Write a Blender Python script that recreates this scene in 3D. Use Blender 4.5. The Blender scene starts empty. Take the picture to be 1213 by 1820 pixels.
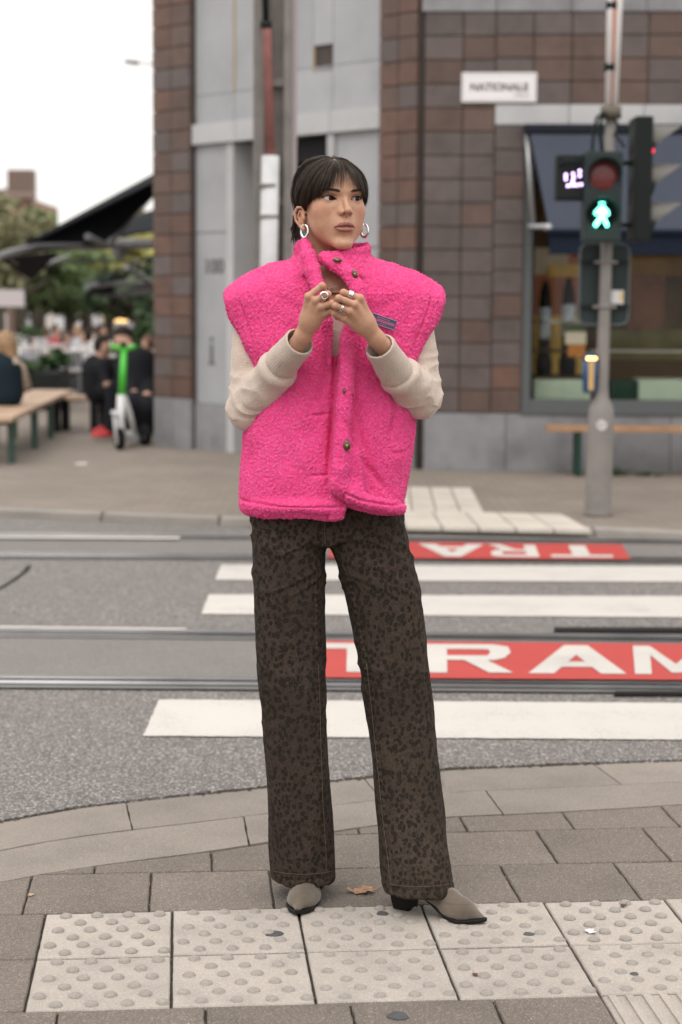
import bpy, bmesh, math, random
import numpy as np
from mathutils import Vector, Matrix, noise as mnoise
R = math.radians
random.seed(7)
scene = bpy.context.scene
COL = scene.collection

# ------------------------------------------------------------------ camera
F_PX, PW, PH = 3200.0, 1213.0, 1820.0
CAM_H, PITCH, ROLL = 1.438, 0.1136, 0.006
cam_d = bpy.data.cameras.new('camera')
cam = bpy.data.objects.new('camera', cam_d)
COL.objects.link(cam)
CAM_M = Matrix.Translation((0, 0, CAM_H)) @ Matrix.Rotation(math.pi / 2 - PITCH, 4, 'X') @ Matrix.Rotation(ROLL, 4, 'Z')
cam.matrix_world = CAM_M
cam_d.sensor_fit = 'VERTICAL'
cam_d.sensor_height = 36.0
cam_d.lens = F_PX / PH * 36.0
cam_d.clip_start = 0.1
cam_d.clip_end = 2000.0
cam_d.dof.use_dof = True
cam_d.dof.focus_distance = 4.12
cam_d.dof.aperture_fstop = 3.3
scene.camera = cam

# ------------------------------------------------------------------ sky and sun (overcast)
SUN_EL, SUN_AZ = R(52), R(-25)          # azimuth measured from straight behind the camera
world = bpy.data.worlds.new('World')
scene.world = world
world.use_nodes = True
wn, wl = world.node_tree.nodes, world.node_tree.links
bg = wn['Background']
sky = wn.new('ShaderNodeTexSky')
sky.sky_type = 'NISHITA'
sky.sun_disc = False
sky.sun_elevation = SUN_EL
sky.sun_rotation = math.pi + SUN_AZ
sky.air_density = 1.0
sky.dust_density = 3.0
hs = wn.new('ShaderNodeHueSaturation')  # cloud cover: the sky is white, not blue
hs.inputs['Saturation'].default_value = 0.10
mixc = wn.new('ShaderNodeMix'); mixc.data_type = 'RGBA'
mixc.inputs['Factor'].default_value = 0.85
mixc.inputs['B'].default_value = (10.2, 9.85, 9.45, 1)   # replaced below by the overcast gradient
gco = wn.new('ShaderNodeTexCoord'); gsep = wn.new('ShaderNodeSeparateXYZ'); wl.new(gco.outputs['Generated'], gsep.inputs[0])
grr = wn.new('ShaderNodeMapRange'); grr.inputs['From Min'].default_value = 0.0; grr.inputs['From Max'].default_value = 1.0
grr.inputs['To Min'].default_value = 0.70; grr.inputs['To Max'].default_value = 1.25     # overcast: brighter overhead than near the horizon
wl.new(gsep.outputs['Z'], grr.inputs['Value'])
gmul = wn.new('ShaderNodeMix'); gmul.data_type = 'RGBA'; gmul.blend_type = 'MULTIPLY'; gmul.inputs['Factor'].default_value = 1.0
gmul.inputs['A'].default_value = (12.2, 11.75, 11.25, 1); wl.new(grr.outputs[0], gmul.inputs['B']); wl.new(gmul.outputs['Result'], mixc.inputs['B'])
wl.new(sky.outputs[0], hs.inputs['Color'])
wl.new(hs.outputs[0], mixc.inputs['A'])
wl.new(mixc.outputs['Result'], bg.inputs[0])
bg.inputs[1].default_value = 0.12
sun_d = bpy.data.lights.new('sun', 'SUN')
sun_d.energy = 0.9
sun_d.angle = R(25)
sun_d.color = (1.0, 0.965, 0.92)
sun = bpy.data.objects.new('sun', sun_d)
COL.objects.link(sun)
sv = Vector((math.sin(SUN_AZ) * math.cos(SUN_EL), -math.cos(SUN_AZ) * math.cos(SUN_EL), math.sin(SUN_EL)))
sun.rotation_euler = sv.to_track_quat('Z', 'Y').to_euler()
sun.location = (0, 0, 12)
scene.view_settings.view_transform = 'Standard'
scene.view_settings.look = 'None'
scene.view_settings.exposure = 0.30
scene.view_settings.gamma = 1.0
scene.view_settings.use_curve_mapping = False
scene.cycles.use_denoising = True
scene.cycles.denoising_prefilter = 'ACCURATE'
scene.cycles.max_bounces = 6
scene.cycles.transparent_max_bounces = 8
scene.cycles.sample_clamp_indirect = 4.0

# ------------------------------------------------------------------ places
def ray(px, py):
    v = Vector(((px - PW / 2) / F_PX, -(py - PH / 2) / F_PX, -1.0))
    return CAM_M.to_3x3() @ v

def gp(px, py, z=0.0):
    """point at height z seen at that place of the photograph"""
    d = ray(px, py)
    t = (z - CAM_H) / d.z
    return Vector((0, 0, CAM_H)) + d * t

def vp(px, py, Y):
    """point at depth Y"""
    d = ray(px, py)
    return Vector((0, 0, CAM_H)) + d * (Y / d.y)

# ------------------------------------------------------------------ objects
def link(o, parent=None):
    COL.objects.link(o)
    if parent is not None:
        o.parent = parent
        if parent.type == 'EMPTY' or parent.location.length or parent.rotation_euler.to_matrix() != Matrix.Identity(3):
            o.matrix_parent_inverse = parent.matrix_basis.inverted()
    return o

def tag(o, label=None, cat=None, group=None, kind=None):
    if label: o['label'] = label
    if cat: o['category'] = cat
    if group: o['group'] = group
    if kind: o['kind'] = kind
    return o

def thing(name, label, cat, loc=(0, 0, 0), group=None):
    o = bpy.data.objects.new(name, None)
    o.empty_display_size = 0.1
    o.location = loc
    COL.objects.link(o)
    return tag(o, label, cat, group)

def copy_tree(o, parent=None, M=None):
    c = o.copy()
    COL.objects.link(c)
    if parent is not None:
        c.parent = parent
    elif M is not None:
        c.matrix_basis = M @ o.matrix_basis
    for ch in [x for x in o.children]:
        copy_tree(ch, c)
    return c

class MB:
    """collects shapes in world coordinates; build() links them as one mesh object"""
    def __init__(s):
        s.bm = bmesh.new()
    def poly_prism(s, pts, z0, z1, bev=0.0):
        n = len(pts)
        if bev > 0:
            c = sum((Vector((p[0], p[1])) for p in pts), Vector((0, 0))) / n
            top = []
            for p in pts:
                d = c - Vector((p[0], p[1])); L = max(d.length, 1e-6)
                top.append(Vector((p[0], p[1])) + d / L * bev)
            rings = [(pts, z0), (pts, z1 - bev), (top, z1)]
        else:
            rings = [(pts, z0), (pts, z1)]
        vr = [[s.bm.verts.new((p[0], p[1], z)) for p in r] for r, z in rings]
        for a, b in zip(vr, vr[1:]):
            for i in range(n):
                j = (i + 1) % n
                s.bm.faces.new((a[i], a[j], b[j], b[i]))
        s.bm.faces.new(vr[-1])
        s.bm.faces.new(list(reversed(vr[0])))
        return s
    def box(s, lo, hi, M=None, bev=0.0):
        lo, hi = Vector(lo), Vector(hi)
        c, d = (lo + hi) / 2, hi - lo
        g = bmesh.ops.create_cube(s.bm, size=1.0)
        bmesh.ops.scale(s.bm, vec=d, verts=g['verts'])
        bmesh.ops.translate(s.bm, vec=c, verts=g['verts'])
        vs = g['verts']
        if bev > 0:
            es = list({e for v in vs for e in v.link_edges})
            r = bmesh.ops.bevel(s.bm, geom=es, offset=bev, segments=2, affect='EDGES', profile=0.7)
            vs = list({v for f in r['faces'] for v in f.verts} | {v for v in vs if v.is_valid})
            # all verts connected
            seen = set(vs); st = list(vs)
            while st:
                v = st.pop()
                for e in v.link_edges:
                    w = e.other_vert(v)
                    if w not in seen: seen.add(w); st.append(w)
            vs = list(seen)
        if M is not None:
            bmesh.ops.transform(s.bm, matrix=M, verts=vs)
        return s
    def tube(s, pts, r, n=10, caps=True, flat=1.0):
        pts = [Vector(p) for p in pts]
        rs = r if hasattr(r, '__len__') else [r] * len(pts)
        prev = None; rings = []
        up = None
        for i, p in enumerate(pts):
            t = (pts[min(i + 1, len(pts) - 1)] - pts[max(i - 1, 0)])
            if t.length < 1e-9: t = Vector((0, 0, 1))
            t.normalize()
            if up is None:
                up = t.orthogonal().normalized()
                if abs(t.x) < 0.9:
                    up = (Vector((1, 0, 0)) - t * t.x).normalized()
            else:
                up = (up - t * up.dot(t)).normalized()
            b = t.cross(up)
            rings.append([s.bm.verts.new(p + (up * math.cos(a) + b * math.sin(a) * flat) * rs[i]) for a in [2 * math.pi * k / n for k in range(n)]])
        for a, b in zip(rings, rings[1:]):
            for i in range(n):
                j = (i + 1) % n
                f = s.bm.faces.new((a[i], a[j], b[j], b[i])); f.smooth = True
        if caps:
            s.bm.faces.new(list(reversed(rings[0]))); s.bm.faces.new(rings[-1])
        return s
    def lathe(s, prof, c=(0, 0, 0), n=20, M=None):
        rings = []
        vs = []
        for r, z in prof:
            ring = [s.bm.verts.new((c[0] + r * math.cos(2 * math.pi * k / n), c[1] + r * math.sin(2 * math.pi * k / n), c[2] + z)) for k in range(n)]
            rings.append(ring); vs += ring
        for a, b in zip(rings, rings[1:]):
            for i in range(n):
                j = (i + 1) % n
                f = s.bm.faces.new((a[i], a[j], b[j], b[i])); f.smooth = True
        s.bm.faces.new(list(reversed(rings[0]))); s.bm.faces.new(rings[-1])
        if M is not None: bmesh.ops.transform(s.bm, matrix=M, verts=vs)
        return s
    def sphere(s, c, r, n=12, M=None):
        g = bmesh.ops.create_uvsphere(s.bm, u_segments=n, v_segments=max(6, n // 2 + 2), radius=1.0)
        rr = r if hasattr(r, '__len__') else (r, r, r)
        bmesh.ops.scale(s.bm, vec=rr, verts=g['verts'])
        if M is not None: bmesh.ops.transform(s.bm, matrix=M, verts=g['verts'])
        bmesh.ops.translate(s.bm, vec=c, verts=g['verts'])
        for v in g['verts']:
            for f in v.link_faces: f.smooth = True
        return s
    def quad(s, a, b, c, d):
        s.bm.faces.new([s.bm.verts.new(p) for p in (a, b, c, d)])
        return s
    def poly(s, pts):
        s.bm.faces.new([s.bm.verts.new(p) for p in pts]); return s
    def slab(s, pts, n, t):
        """polygon pts in space thickened by t along n"""
        n = Vector(n).normalized()
        a = [s.bm.verts.new(Vector(p)) for p in pts]; b = [s.bm.verts.new(Vector(p) + n * t) for p in pts]
        s.bm.faces.new(a); s.bm.faces.new(list(reversed(b)))
        for i in range(len(a)):
            j = (i + 1) % len(a)
            s.bm.faces.new((a[i], b[i], b[j], a[j]))
        return s
    def build(s, name, m, parent=None, bevel=0.0):
        bmesh.ops.recalc_face_normals(s.bm, faces=s.bm.faces)
        me = bpy.data.meshes.new(name)
        s.bm.to_mesh(me); s.bm.free()
        me.materials.append(m)
        o = bpy.data.objects.new(name, me)
        return link(o, parent)

def np_mesh(name, V, Fq, m, parent=None, smooth=True):
    me = bpy.data.meshes.new(name)
    V = np.asarray(V, np.float32); Fq = np.asarray(Fq, np.int32)
    k = Fq.shape[1]
    me.vertices.add(len(V)); me.vertices.foreach_set('co', V.ravel())
    me.loops.add(Fq.size); me.loops.foreach_set('vertex_index', Fq.ravel())
    me.polygons.add(len(Fq)); me.polygons.foreach_set('loop_start', np.arange(0, Fq.size, k, dtype=np.int32))
    try: me.polygons.foreach_set('loop_total', np.full(len(Fq), k, np.int32))
    except Exception: pass
    me.update(calc_edges=True)
    if smooth: me.polygons.foreach_set('use_smooth', np.ones(len(Fq), bool))
    me.validate()
    if m: me.materials.append(m)
    o = bpy.data.objects.new(name, me)
    return link(o, parent)

# ------------------------------------------------------------------ materials
MATS = {}
def ramp(nt, fac, stops):
    r = nt.nodes.new('ShaderNodeValToRGB')
    e = r.color_ramp.elements
    while len(e) > 1: e.remove(e[-1])
    e[0].position = stops[0][0]; e[0].color = (*stops[0][1], 1)
    for p, c in stops[1:]:
        n = e.new(p); n.color = (*c, 1)
    nt.links.new(fac, r.inputs[0])
    return r.outputs[0]

def tex(nt, kind, scale, coord=None, detail=3.0, rough=0.55, dist=0.0, feature=None, mp=None, rand=None):
    t = nt.nodes.new(kind)
    t.inputs['Scale'].default_value = scale
    if kind == 'ShaderNodeTexNoise':
        t.inputs['Detail'].default_value = detail; t.inputs['Roughness'].default_value = rough; t.inputs['Distortion'].default_value = dist
    if feature: t.feature = feature
    if rand is not None: t.inputs['Randomness'].default_value = rand
    if coord is not None: nt.links.new(coord, t.inputs['Vector'])
    return t

def mat(name, color=(0.5, 0.5, 0.5), rough=0.7, metal=0.0, var=0.0, vscale=8.0, var2=None, bump=0.0, bscale=60.0, spec=0.5,
        speck=None, objvar=0.0, world_co=False, sheen=0.0, coat=0.0, emit=None, estr=0.0, fine=0.0):
    """procedural surface: base colour with mottling, optional specks, per-object variation, fine relief"""
    if name in MATS: return MATS[name]
    m = bpy.data.materials.new(name); m.use_nodes = True
    nt = m.node_tree; N = nt.nodes; L = nt.links
    b = N['Principled BSDF']
    if max(color) < 0.06 and metal == 0 and spec == 0.5: spec = 0.12
    b.inputs['Roughness'].default_value = rough; b.inputs['Metallic'].default_value = metal
    b.inputs['Specular IOR Level'].default_value = spec
    if sheen: b.inputs['Sheen Weight'].default_value = sheen
    if coat: b.inputs['Coat Weight'].default_value = coat
    if emit:
        b.inputs['Emission Color'].default_value = (*emit, 1); b.inputs['Emission Strength'].default_value = estr
    if world_co:
        g = N.new('ShaderNodeNewGeometry'); co = g.outputs['Position']
    else:
        tc = N.new('ShaderNodeTexCoord'); co = tc.outputs['Object']
    col = None
    if var > 0:
        t = tex(nt, 'ShaderNodeTexNoise', vscale, co, 5.0, 0.6)
        c2 = var2 if var2 else tuple(c * (1 - var) for c in color)
        c3 = tuple(min(1, c * (1 + var * 0.7)) for c in color)
        col = ramp(nt, t.outputs[0], [(0.32, c2), (0.5, color), (0.7, c3)])
    if speck:
        # speck = (scale, dark colour, light colour, strength)
        v = tex(nt, 'ShaderNodeTexVoronoi', speck[0], co)
        sc = ramp(nt, v.outputs['Color'], [(0.0, speck[1]), (0.45, color), (0.6, color), (1.0, speck[2])])
        mx = N.new('ShaderNodeMix'); mx.data_type = 'RGBA'; mx.inputs['Factor'].default_value = speck[3]
        if col: L.new(col, mx.inputs['A'])
        else: mx.inputs['A'].default_value = (*color, 1)
        L.new(sc, mx.inputs['B']); col = mx.outputs['Result']
    if objvar > 0:
        oi = N.new('ShaderNodeObjectInfo')
        mr = N.new('ShaderNodeMapRange'); mr.inputs['To Min'].default_value = 1 - objvar; mr.inputs['To Max'].default_value = 1 + objvar
        L.new(oi.outputs['Random'], mr.inputs['Value'])
        hv = N.new('ShaderNodeHueSaturation')
        if col: L.new(col, hv.inputs['Color'])
        else: hv.inputs['Color'].default_value = (*color, 1)
        L.new(mr.outputs[0], hv.inputs['Value']); col = hv.outputs[0]
    if col: L.new(col, b.inputs['Base Color'])
    else: b.inputs['Base Color'].default_value = (*color, 1)
    if bump > 0:
        t = tex(nt, 'ShaderNodeTexNoise', bscale, co, 4.0, 0.65)
        bp = N.new('ShaderNodeBump'); bp.inputs['Strength'].default_value = bump; bp.inputs['Distance'].default_value = 0.01
        L.new(t.outputs[0], bp.inputs['Height']); L.new(bp.outputs[0], b.inputs['Normal'])
    MATS[name] = m
    return m

def text_on(name, body, size, m, parent, origin, xdir, up, align='CENTER', extrude=0.0008, offset=0.0):
    """flat lettering lying on a surface: origin = centre, xdir along the line, up upwards"""
    c = bpy.data.curves.new(name, 'FONT'); c.body = body; c.size = size; c.align_x = align; c.align_y = 'CENTER'
    c.extrude = extrude; c.offset = offset
    c.materials.append(m)
    X = Vector(xdir).normalized(); Z = X.cross(Vector(up)).normalized(); Y = Z.cross(X)
    Mx = Matrix((X, Y, Z)).transposed().to_4x4(); Mx.translation = Vector(origin)
    tmp = bpy.data.objects.new(name, c)
    me = bpy.data.meshes.new_from_object(tmp)
    bpy.data.objects.remove(tmp); bpy.data.curves.remove(c)
    if not me.materials: me.materials.append(m)
    o = bpy.data.objects.new(name, me)
    COL.objects.link(o)
    if parent is not None:
        o.parent = parent; o.matrix_parent_inverse = parent.matrix_basis.inverted()
    o.matrix_basis = Mx
    return o
# ================================================================== IMPLICIT SURFACE TOOLKIT (numpy)
F32 = np.float32
def V3(*a): return np.array(a, dtype=np.float64)
def s_len(x, y, z): return np.sqrt(x * x + y * y + z * z)
def sphere(p, c, r): return s_len(p[0] - c[0], p[1] - c[1], p[2] - c[2]) - r
def ell(p, c, r, M=None):
    x, y, z = p[0] - c[0], p[1] - c[1], p[2] - c[2]
    if M is not None:
        x, y, z = (M[0][0] * x + M[0][1] * y + M[0][2] * z, M[1][0] * x + M[1][1] * y + M[1][2] * z, M[2][0] * x + M[2][1] * y + M[2][2] * z)
    k0 = s_len(x / r[0], y / r[1], z / r[2]); k1 = s_len(x / r[0] ** 2, y / r[1] ** 2, z / r[2] ** 2)
    return k0 * (k0 - 1.0) / np.maximum(k1, 1e-6)
def cap(p, a, b, ra, rb=None, flat=None):
    """tapered capsule; flat=(axis, factor) squeezes across that axis"""
    if rb is None: rb = ra
    a = np.asarray(a, float); b = np.asarray(b, float); d = b - a; L2 = max(float(d @ d), 1e-12)
    x, y, z = p[0] - a[0], p[1] - a[1], p[2] - a[2]
    h = np.clip((x * d[0] + y * d[1] + z * d[2]) / L2, 0, 1)
    return s_len(x - d[0] * h, y - d[1] * h, z - d[2] * h) - (ra + (rb - ra) * h)
def chain(p, pts, rs, k=0.0):
    out = None
    for i in range(len(pts) - 1):
        d = cap(p, pts[i], pts[i + 1], rs[i], rs[i + 1])
        out = d if out is None else (np.minimum(out, d) if k <= 0 else smin(out, d, k))
    return out
def smin(a, b, k):
    h = np.maximum(k - np.abs(a - b), 0) / k
    return np.minimum(a, b) - h * h * k * 0.25
def smax(a, b, k): return -smin(-a, -b, k)
def rbox(p, c, h, r, M=None):
    x, y, z = p[0] - c[0], p[1] - c[1], p[2] - c[2]
    if M is not None:
        x, y, z = (M[0][0] * x + M[0][1] * y + M[0][2] * z, M[1][0] * x + M[1][1] * y + M[1][2] * z, M[2][0] * x + M[2][1] * y + M[2][2] * z)
    qx, qy, qz = np.abs(x) - h[0] + r, np.abs(y) - h[1] + r, np.abs(z) - h[2] + r
    return s_len(np.maximum(qx, 0), np.maximum(qy, 0), np.maximum(qz, 0)) + np.minimum(np.maximum(qx, np.maximum(qy, qz)), 0) - r

def surface(func, lo, hi, vox, margin=1.8, block=20):
    """surface net of func over the box lo..hi; only blocks near the surface are evaluated finely"""
    lo = np.asarray(lo, float); hi = np.asarray(hi, float)
    n = np.ceil((hi - lo) / vox).astype(int) + 1
    n = ((n - 1) // block + 1) * block + 1
    nb = (n - 1) // block
    # coarse evaluation at block centres
    c = [lo[i] + (np.arange(nb[i]) + 0.5) * block * vox for i in range(3)]
    X, Y, Z = np.meshgrid(*c, indexing='ij')
    D0 = func((X.astype(F32), Y.astype(F32), Z.astype(F32)))
    lim = block * vox * 0.8661 * margin
    D = np.repeat(np.repeat(np.repeat(D0, block, 0), block, 1), block, 2).astype(F32)
    D = np.pad(D, ((0, 1), (0, 1), (0, 1)), mode='edge')
    ii = np.argwhere(np.abs(D0) < lim)
    ar = np.arange(block + 1) * vox
    for (a, b, e) in ii:
        o = lo + np.array((a, b, e)) * block * vox
        Xb, Yb, Zb = np.meshgrid((o[0] + ar).astype(F32), (o[1] + ar).astype(F32), (o[2] + ar).astype(F32), indexing='ij')
        D[a * block:a * block + block + 1, b * block:b * block + block + 1, e * block:e * block + block + 1] = func((Xb, Yb, Zb))
    S = D < 0
    nx, ny, nz = D.shape
    cnt = np.zeros((nx - 1, ny - 1, nz - 1), np.int8)
    for dx in (0, 1):
        for dy in (0, 1):
            for dz in (0, 1):
                cnt += S[dx:nx - 1 + dx, dy:ny - 1 + dy, dz:nz - 1 + dz]
    act = (cnt > 0) & (cnt < 8)
    idx = np.argwhere(act)
    cid = np.full(act.shape, -1, np.int32); cid[act] = np.arange(len(idx))
    acc = np.zeros((len(idx), 3)); w = np.zeros(len(idx))
    i0, j0, k0 = idx.T
    corners = [(dx, dy, dz) for dx in (0, 1) for dy in (0, 1) for dz in (0, 1)]
    for c0 in corners:
        for axis in range(3):
            if c0[axis]: continue
            c1 = list(c0); c1[axis] = 1
            v0 = D[i0 + c0[0], j0 + c0[1], k0 + c0[2]]; v1 = D[i0 + c1[0], j0 + c1[1], k0 + c1[2]]
            m = (v0 < 0) != (v1 < 0)
            t = np.where(m, v0 / np.where(m, v0 - v1, 1), 0)
            pt = np.array(c0, float)[None, :].repeat(len(idx), 0); pt[:, axis] += t
            acc[m] += pt[m]; w[m] += 1
    V = lo + (idx + acc / w[:, None]) * vox
    quads = []
    for axis in range(3):
        sl0 = [slice(None)] * 3; sl1 = [slice(None)] * 3
        sl0[axis] = slice(0, -1); sl1[axis] = slice(1, None)
        s0, s1 = S[tuple(sl0)], S[tuple(sl1)]
        e = np.argwhere(s0 != s1)
        u, v = [a for a in range(3) if a != axis]
        ok = (e[:, u] > 0) & (e[:, v] > 0) & (e[:, u] < D.shape[u] - 1) & (e[:, v] < D.shape[v] - 1)
        e = e[ok]
        fl = s0[tuple(e.T)]
        def cell(du, dv):
            q = e.copy(); q[:, u] += du; q[:, v] += dv
            return cid[tuple(q.T)]
        a, b, c_, d = cell(-1, -1), cell(0, -1), cell(0, 0), cell(-1, 0)
        Q = np.stack([a, b, c_, d], 1)
        if axis == 1: fl = ~fl
        Q[~fl] = Q[~fl][:, ::-1]
        quads.append(Q)
    Q = np.concatenate(quads)
    Q = Q[(Q >= 0).all(1)]
    return V, Q

def normals(V, Q):
    a, b, c, d = V[Q[:, 0]], V[Q[:, 1]], V[Q[:, 2]], V[Q[:, 3]]
    n = np.cross(c - a, d - b)
    N = np.zeros_like(V)
    for k in range(4): np.add.at(N, Q[:, k], n)
    return N / np.maximum(np.linalg.norm(N, axis=1), 1e-12)[:, None]

def relax(V, Q, it=2, lam=0.5):
    n = len(V)
    for _ in range(it):
        acc = np.zeros_like(V); w = np.zeros(n)
        for a, b in ((0, 1), (1, 2), (2, 3), (3, 0)):
            np.add.at(acc, Q[:, a], V[Q[:, b]]); np.add.at(acc, Q[:, b], V[Q[:, a]])
            w += np.bincount(Q[:, a], minlength=n) + np.bincount(Q[:, b], minlength=n)
        V = V + lam * (acc / np.maximum(w, 1)[:, None] - V)
    return V

def hash3(i, j, k, s=0):
    h = (i.astype(np.int64) * 73856093) ^ (j.astype(np.int64) * 19349663) ^ (k.astype(np.int64) * 83492791) ^ (s * 2654435761)
    h = (h ^ (h >> 13)) * 1274126177 & 0x7fffffff
    return ((h ^ (h >> 16)) & 0xffff).astype(np.float64) / 65535.0
def vnoise(P, scale, s=0):
    """smooth value noise in -1..1"""
    q = P * scale; i = np.floor(q).astype(np.int64); f = q - i; f = f * f * (3 - 2 * f)
    r = 0
    for dx in (0, 1):
        for dy in (0, 1):
            for dz in (0, 1):
                w = (f[:, 0] if dx else 1 - f[:, 0]) * (f[:, 1] if dy else 1 - f[:, 1]) * (f[:, 2] if dz else 1 - f[:, 2])
                r = r + w * hash3(i[:, 0] + dx, i[:, 1] + dy, i[:, 2] + dz, s)
    return r * 2 - 1
def worley(P, scale, s=0, two=False):
    q = P * scale; i = np.floor(q).astype(np.int64); best = np.full(len(P), 9.0); sec = np.full(len(P), 9.0)
    for dx in (-1, 0, 1):
        for dy in (-1, 0, 1):
            for dz in (-1, 0, 1):
                a, b, c = i[:, 0] + dx, i[:, 1] + dy, i[:, 2] + dz
                d = (a + hash3(a, b, c, s + 1) - q[:, 0]) ** 2 + (b + hash3(a, b, c, s + 2) - q[:, 1]) ** 2 + (c + hash3(a, b, c, s + 3) - q[:, 2]) ** 2
                sec = np.minimum(sec, np.maximum(best, d)); best = np.minimum(best, d)
    return (np.sqrt(best), np.sqrt(sec)) if two else np.sqrt(best)
def set_attr(o, name, vals):
    a = o.data.attributes.new(name, 'FLOAT', 'POINT'); a.data.foreach_set('value', np.asarray(vals, np.float32).ravel())
# ================================================================== GROUND
M_asph = mat('asphalt_coarse', (0.135, 0.124, 0.118), 0.75, var=0.34, vscale=1.6, bump=0.9, bscale=95, world_co=True,
             speck=(165, (0.030, 0.027, 0.025), (0.56, 0.52, 0.485), 0.9))
M_asph2 = mat('asphalt_fine', (0.155, 0.142, 0.136), 0.8, var=0.15, vscale=2.2, bump=0.5, bscale=150, world_co=True,
              speck=(200, (0.09, 0.08, 0.075), (0.36, 0.33, 0.31), 0.6))
M_paver = mat('paver_concrete', (0.160, 0.133, 0.112), 0.9, var=0.26, vscale=4.5, bump=0.6, bscale=220, world_co=True, objvar=0.10,
              speck=(330, (0.07, 0.06, 0.055), (0.42, 0.38, 0.34), 0.55))
M_kerb = mat('kerb_concrete', (0.205, 0.178, 0.154), 0.85, var=0.24, vscale=4, bump=0.35, bscale=200, world_co=True, objvar=0.07,
             speck=(380, (0.11, 0.10, 0.09), (0.42, 0.39, 0.36), 0.4))
M_joint = mat('joint_grit', (0.070, 0.058, 0.045), 1.0, var=0.5, vscale=25, bump=0.8, bscale=300, world_co=True)
M_tact = mat('tactile_concrete', (0.36, 0.322, 0.288), 0.85, var=0.20, vscale=7, bump=0.35, bscale=260, world_co=True, objvar=0.05,
             speck=(420, (0.22, 0.19, 0.16), (0.72, 0.68, 0.62), 0.35))
M_dome = mat('dome_concrete', (0.39, 0.355, 0.320), 0.9, var=0.14, vscale=40, bump=0.8, bscale=400, world_co=True,
             speck=(600, (0.32, 0.29, 0.26), (0.66, 0.63, 0.6), 0.4))
M_farpave = mat('far_paving', (0.20, 0.172, 0.150), 0.9, var=0.12, vscale=1.2, bump=0.3, bscale=60, world_co=True, objvar=0.1)

def worn_paint(name, base, wear, under):
    m = bpy.data.materials.new(name); m.use_nodes = True
    nt = m.node_tree; b = nt.nodes['Principled BSDF']; b.inputs['Roughness'].default_value = 0.7
    g = nt.nodes.new('ShaderNodeNewGeometry')
    n1 = tex(nt, 'ShaderNodeTexNoise', 130, g.outputs['Position'], 4, 0.7)
    n2 = tex(nt, 'ShaderNodeTexNoise', 3.0, g.outputs['Position'], 5, 0.6)
    ad = nt.nodes.new('ShaderNodeMath'); ad.operation = 'MULTIPLY_ADD'
    nt.links.new(n2.outputs[0], ad.inputs[0]); ad.inputs[1].default_value = 0.55
    nt.links.new(n1.outputs[0], ad.inputs[2])
    c = ramp(nt, ad.outputs[0], [(0.0, under), (0.50 + wear, tuple(0.8 * x for x in base)), (0.58 + wear, base), (1.0, base)])
    n3 = tex(nt, 'ShaderNodeTexNoise', 1.1, g.outputs['Position'], 3, 0.5)
    hv = nt.nodes.new('ShaderNodeHueSaturation'); nt.links.new(c, hv.inputs['Color'])
    mr = nt.nodes.new('ShaderNodeMapRange'); mr.inputs['To Min'].default_value = 0.88; mr.inputs['To Max'].default_value = 1.08
    nt.links.new(n3.outputs[0], mr.inputs['Value']); nt.links.new(mr.outputs[0], hv.inputs['Value'])
    nt.links.new(hv.outputs[0], b.inputs['Base Color'])
    bp = nt.nodes.new('ShaderNodeBump'); bp.inputs['Strength'].default_value = 0.4; bp.inputs['Distance'].default_value = 0.004
    nt.links.new(n1.outputs[0], bp.inputs['Height']); nt.links.new(bp.outputs[0], b.inputs['Normal'])
    return m
M_white = worn_paint('white_road_paint_and_rail_glint', (0.50, 0.475, 0.445), 0.15, (0.20, 0.19, 0.18))
M_red = worn_paint('red_road_paint', (0.40, 0.040, 0.034), 0.12, (0.20, 0.07, 0.06))

# the ground far out to the horizon
o = MB().quad((-400, -60, -0.13), (400, -60, -0.13), (400, 900, -0.13), (-400, 900, -0.13)).build('ground', M_farpave)
tag(o, kind='structure')

# paving grid of the near pavement: u along the tile rows, v away from the camera
GO, GT = Vector((-0.6962, 4.1411)), 0.0892
GU = Vector((math.cos(GT), math.sin(GT))); GV = Vector((-math.sin(GT), math.cos(GT)))
def grid(u, v): return GO + GU * u + GV * v
def to_uv(p):
    d = Vector((p[0], p[1])) - GO
    return d.dot(GU), d.dot(GV)
def resamp(pts, xs):
    pts = sorted(pts); X = [p[0] for p in pts]; Y = [p[1] for p in pts]
    return np.interp(xs, X, Y)
# kerb curves on the ground, as y over x
KO = [gp(*p) for p in [(-700, 1600), (-260, 1510), (0, 1464), (120, 1441), (260, 1424), (470, 1402), (650, 1385), (800, 1369), (1000, 1361), (1213, 1354), (1500, 1347), (2300, 1330)]]
KI = [gp(*p) for p in [(-700, 1760), (-260, 1628), (0, 1568), (120, 1547), (260, 1528), (365, 1515), (470, 1499), (650, 1470), (800, 1453), (1000, 1444), (1213, 1431), (1500, 1420), (2300, 1395)]]
KO = [(p.x, p.y) for p in KO]; KI = [(p.x, p.y) for p in KI]
def ko(x): return float(resamp(KO, [x])[0])
def ki(x): return float(resamp(KI, [x])[0])

bed = MB().poly([(-6, -3, -0.008), (7, -3, -0.008)] + [(x, ko(x) + 0.01, -0.008) for x in np.linspace(7, -6, 60)]).build('pavement', M_joint)
tag(bed, kind='structure')

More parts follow.
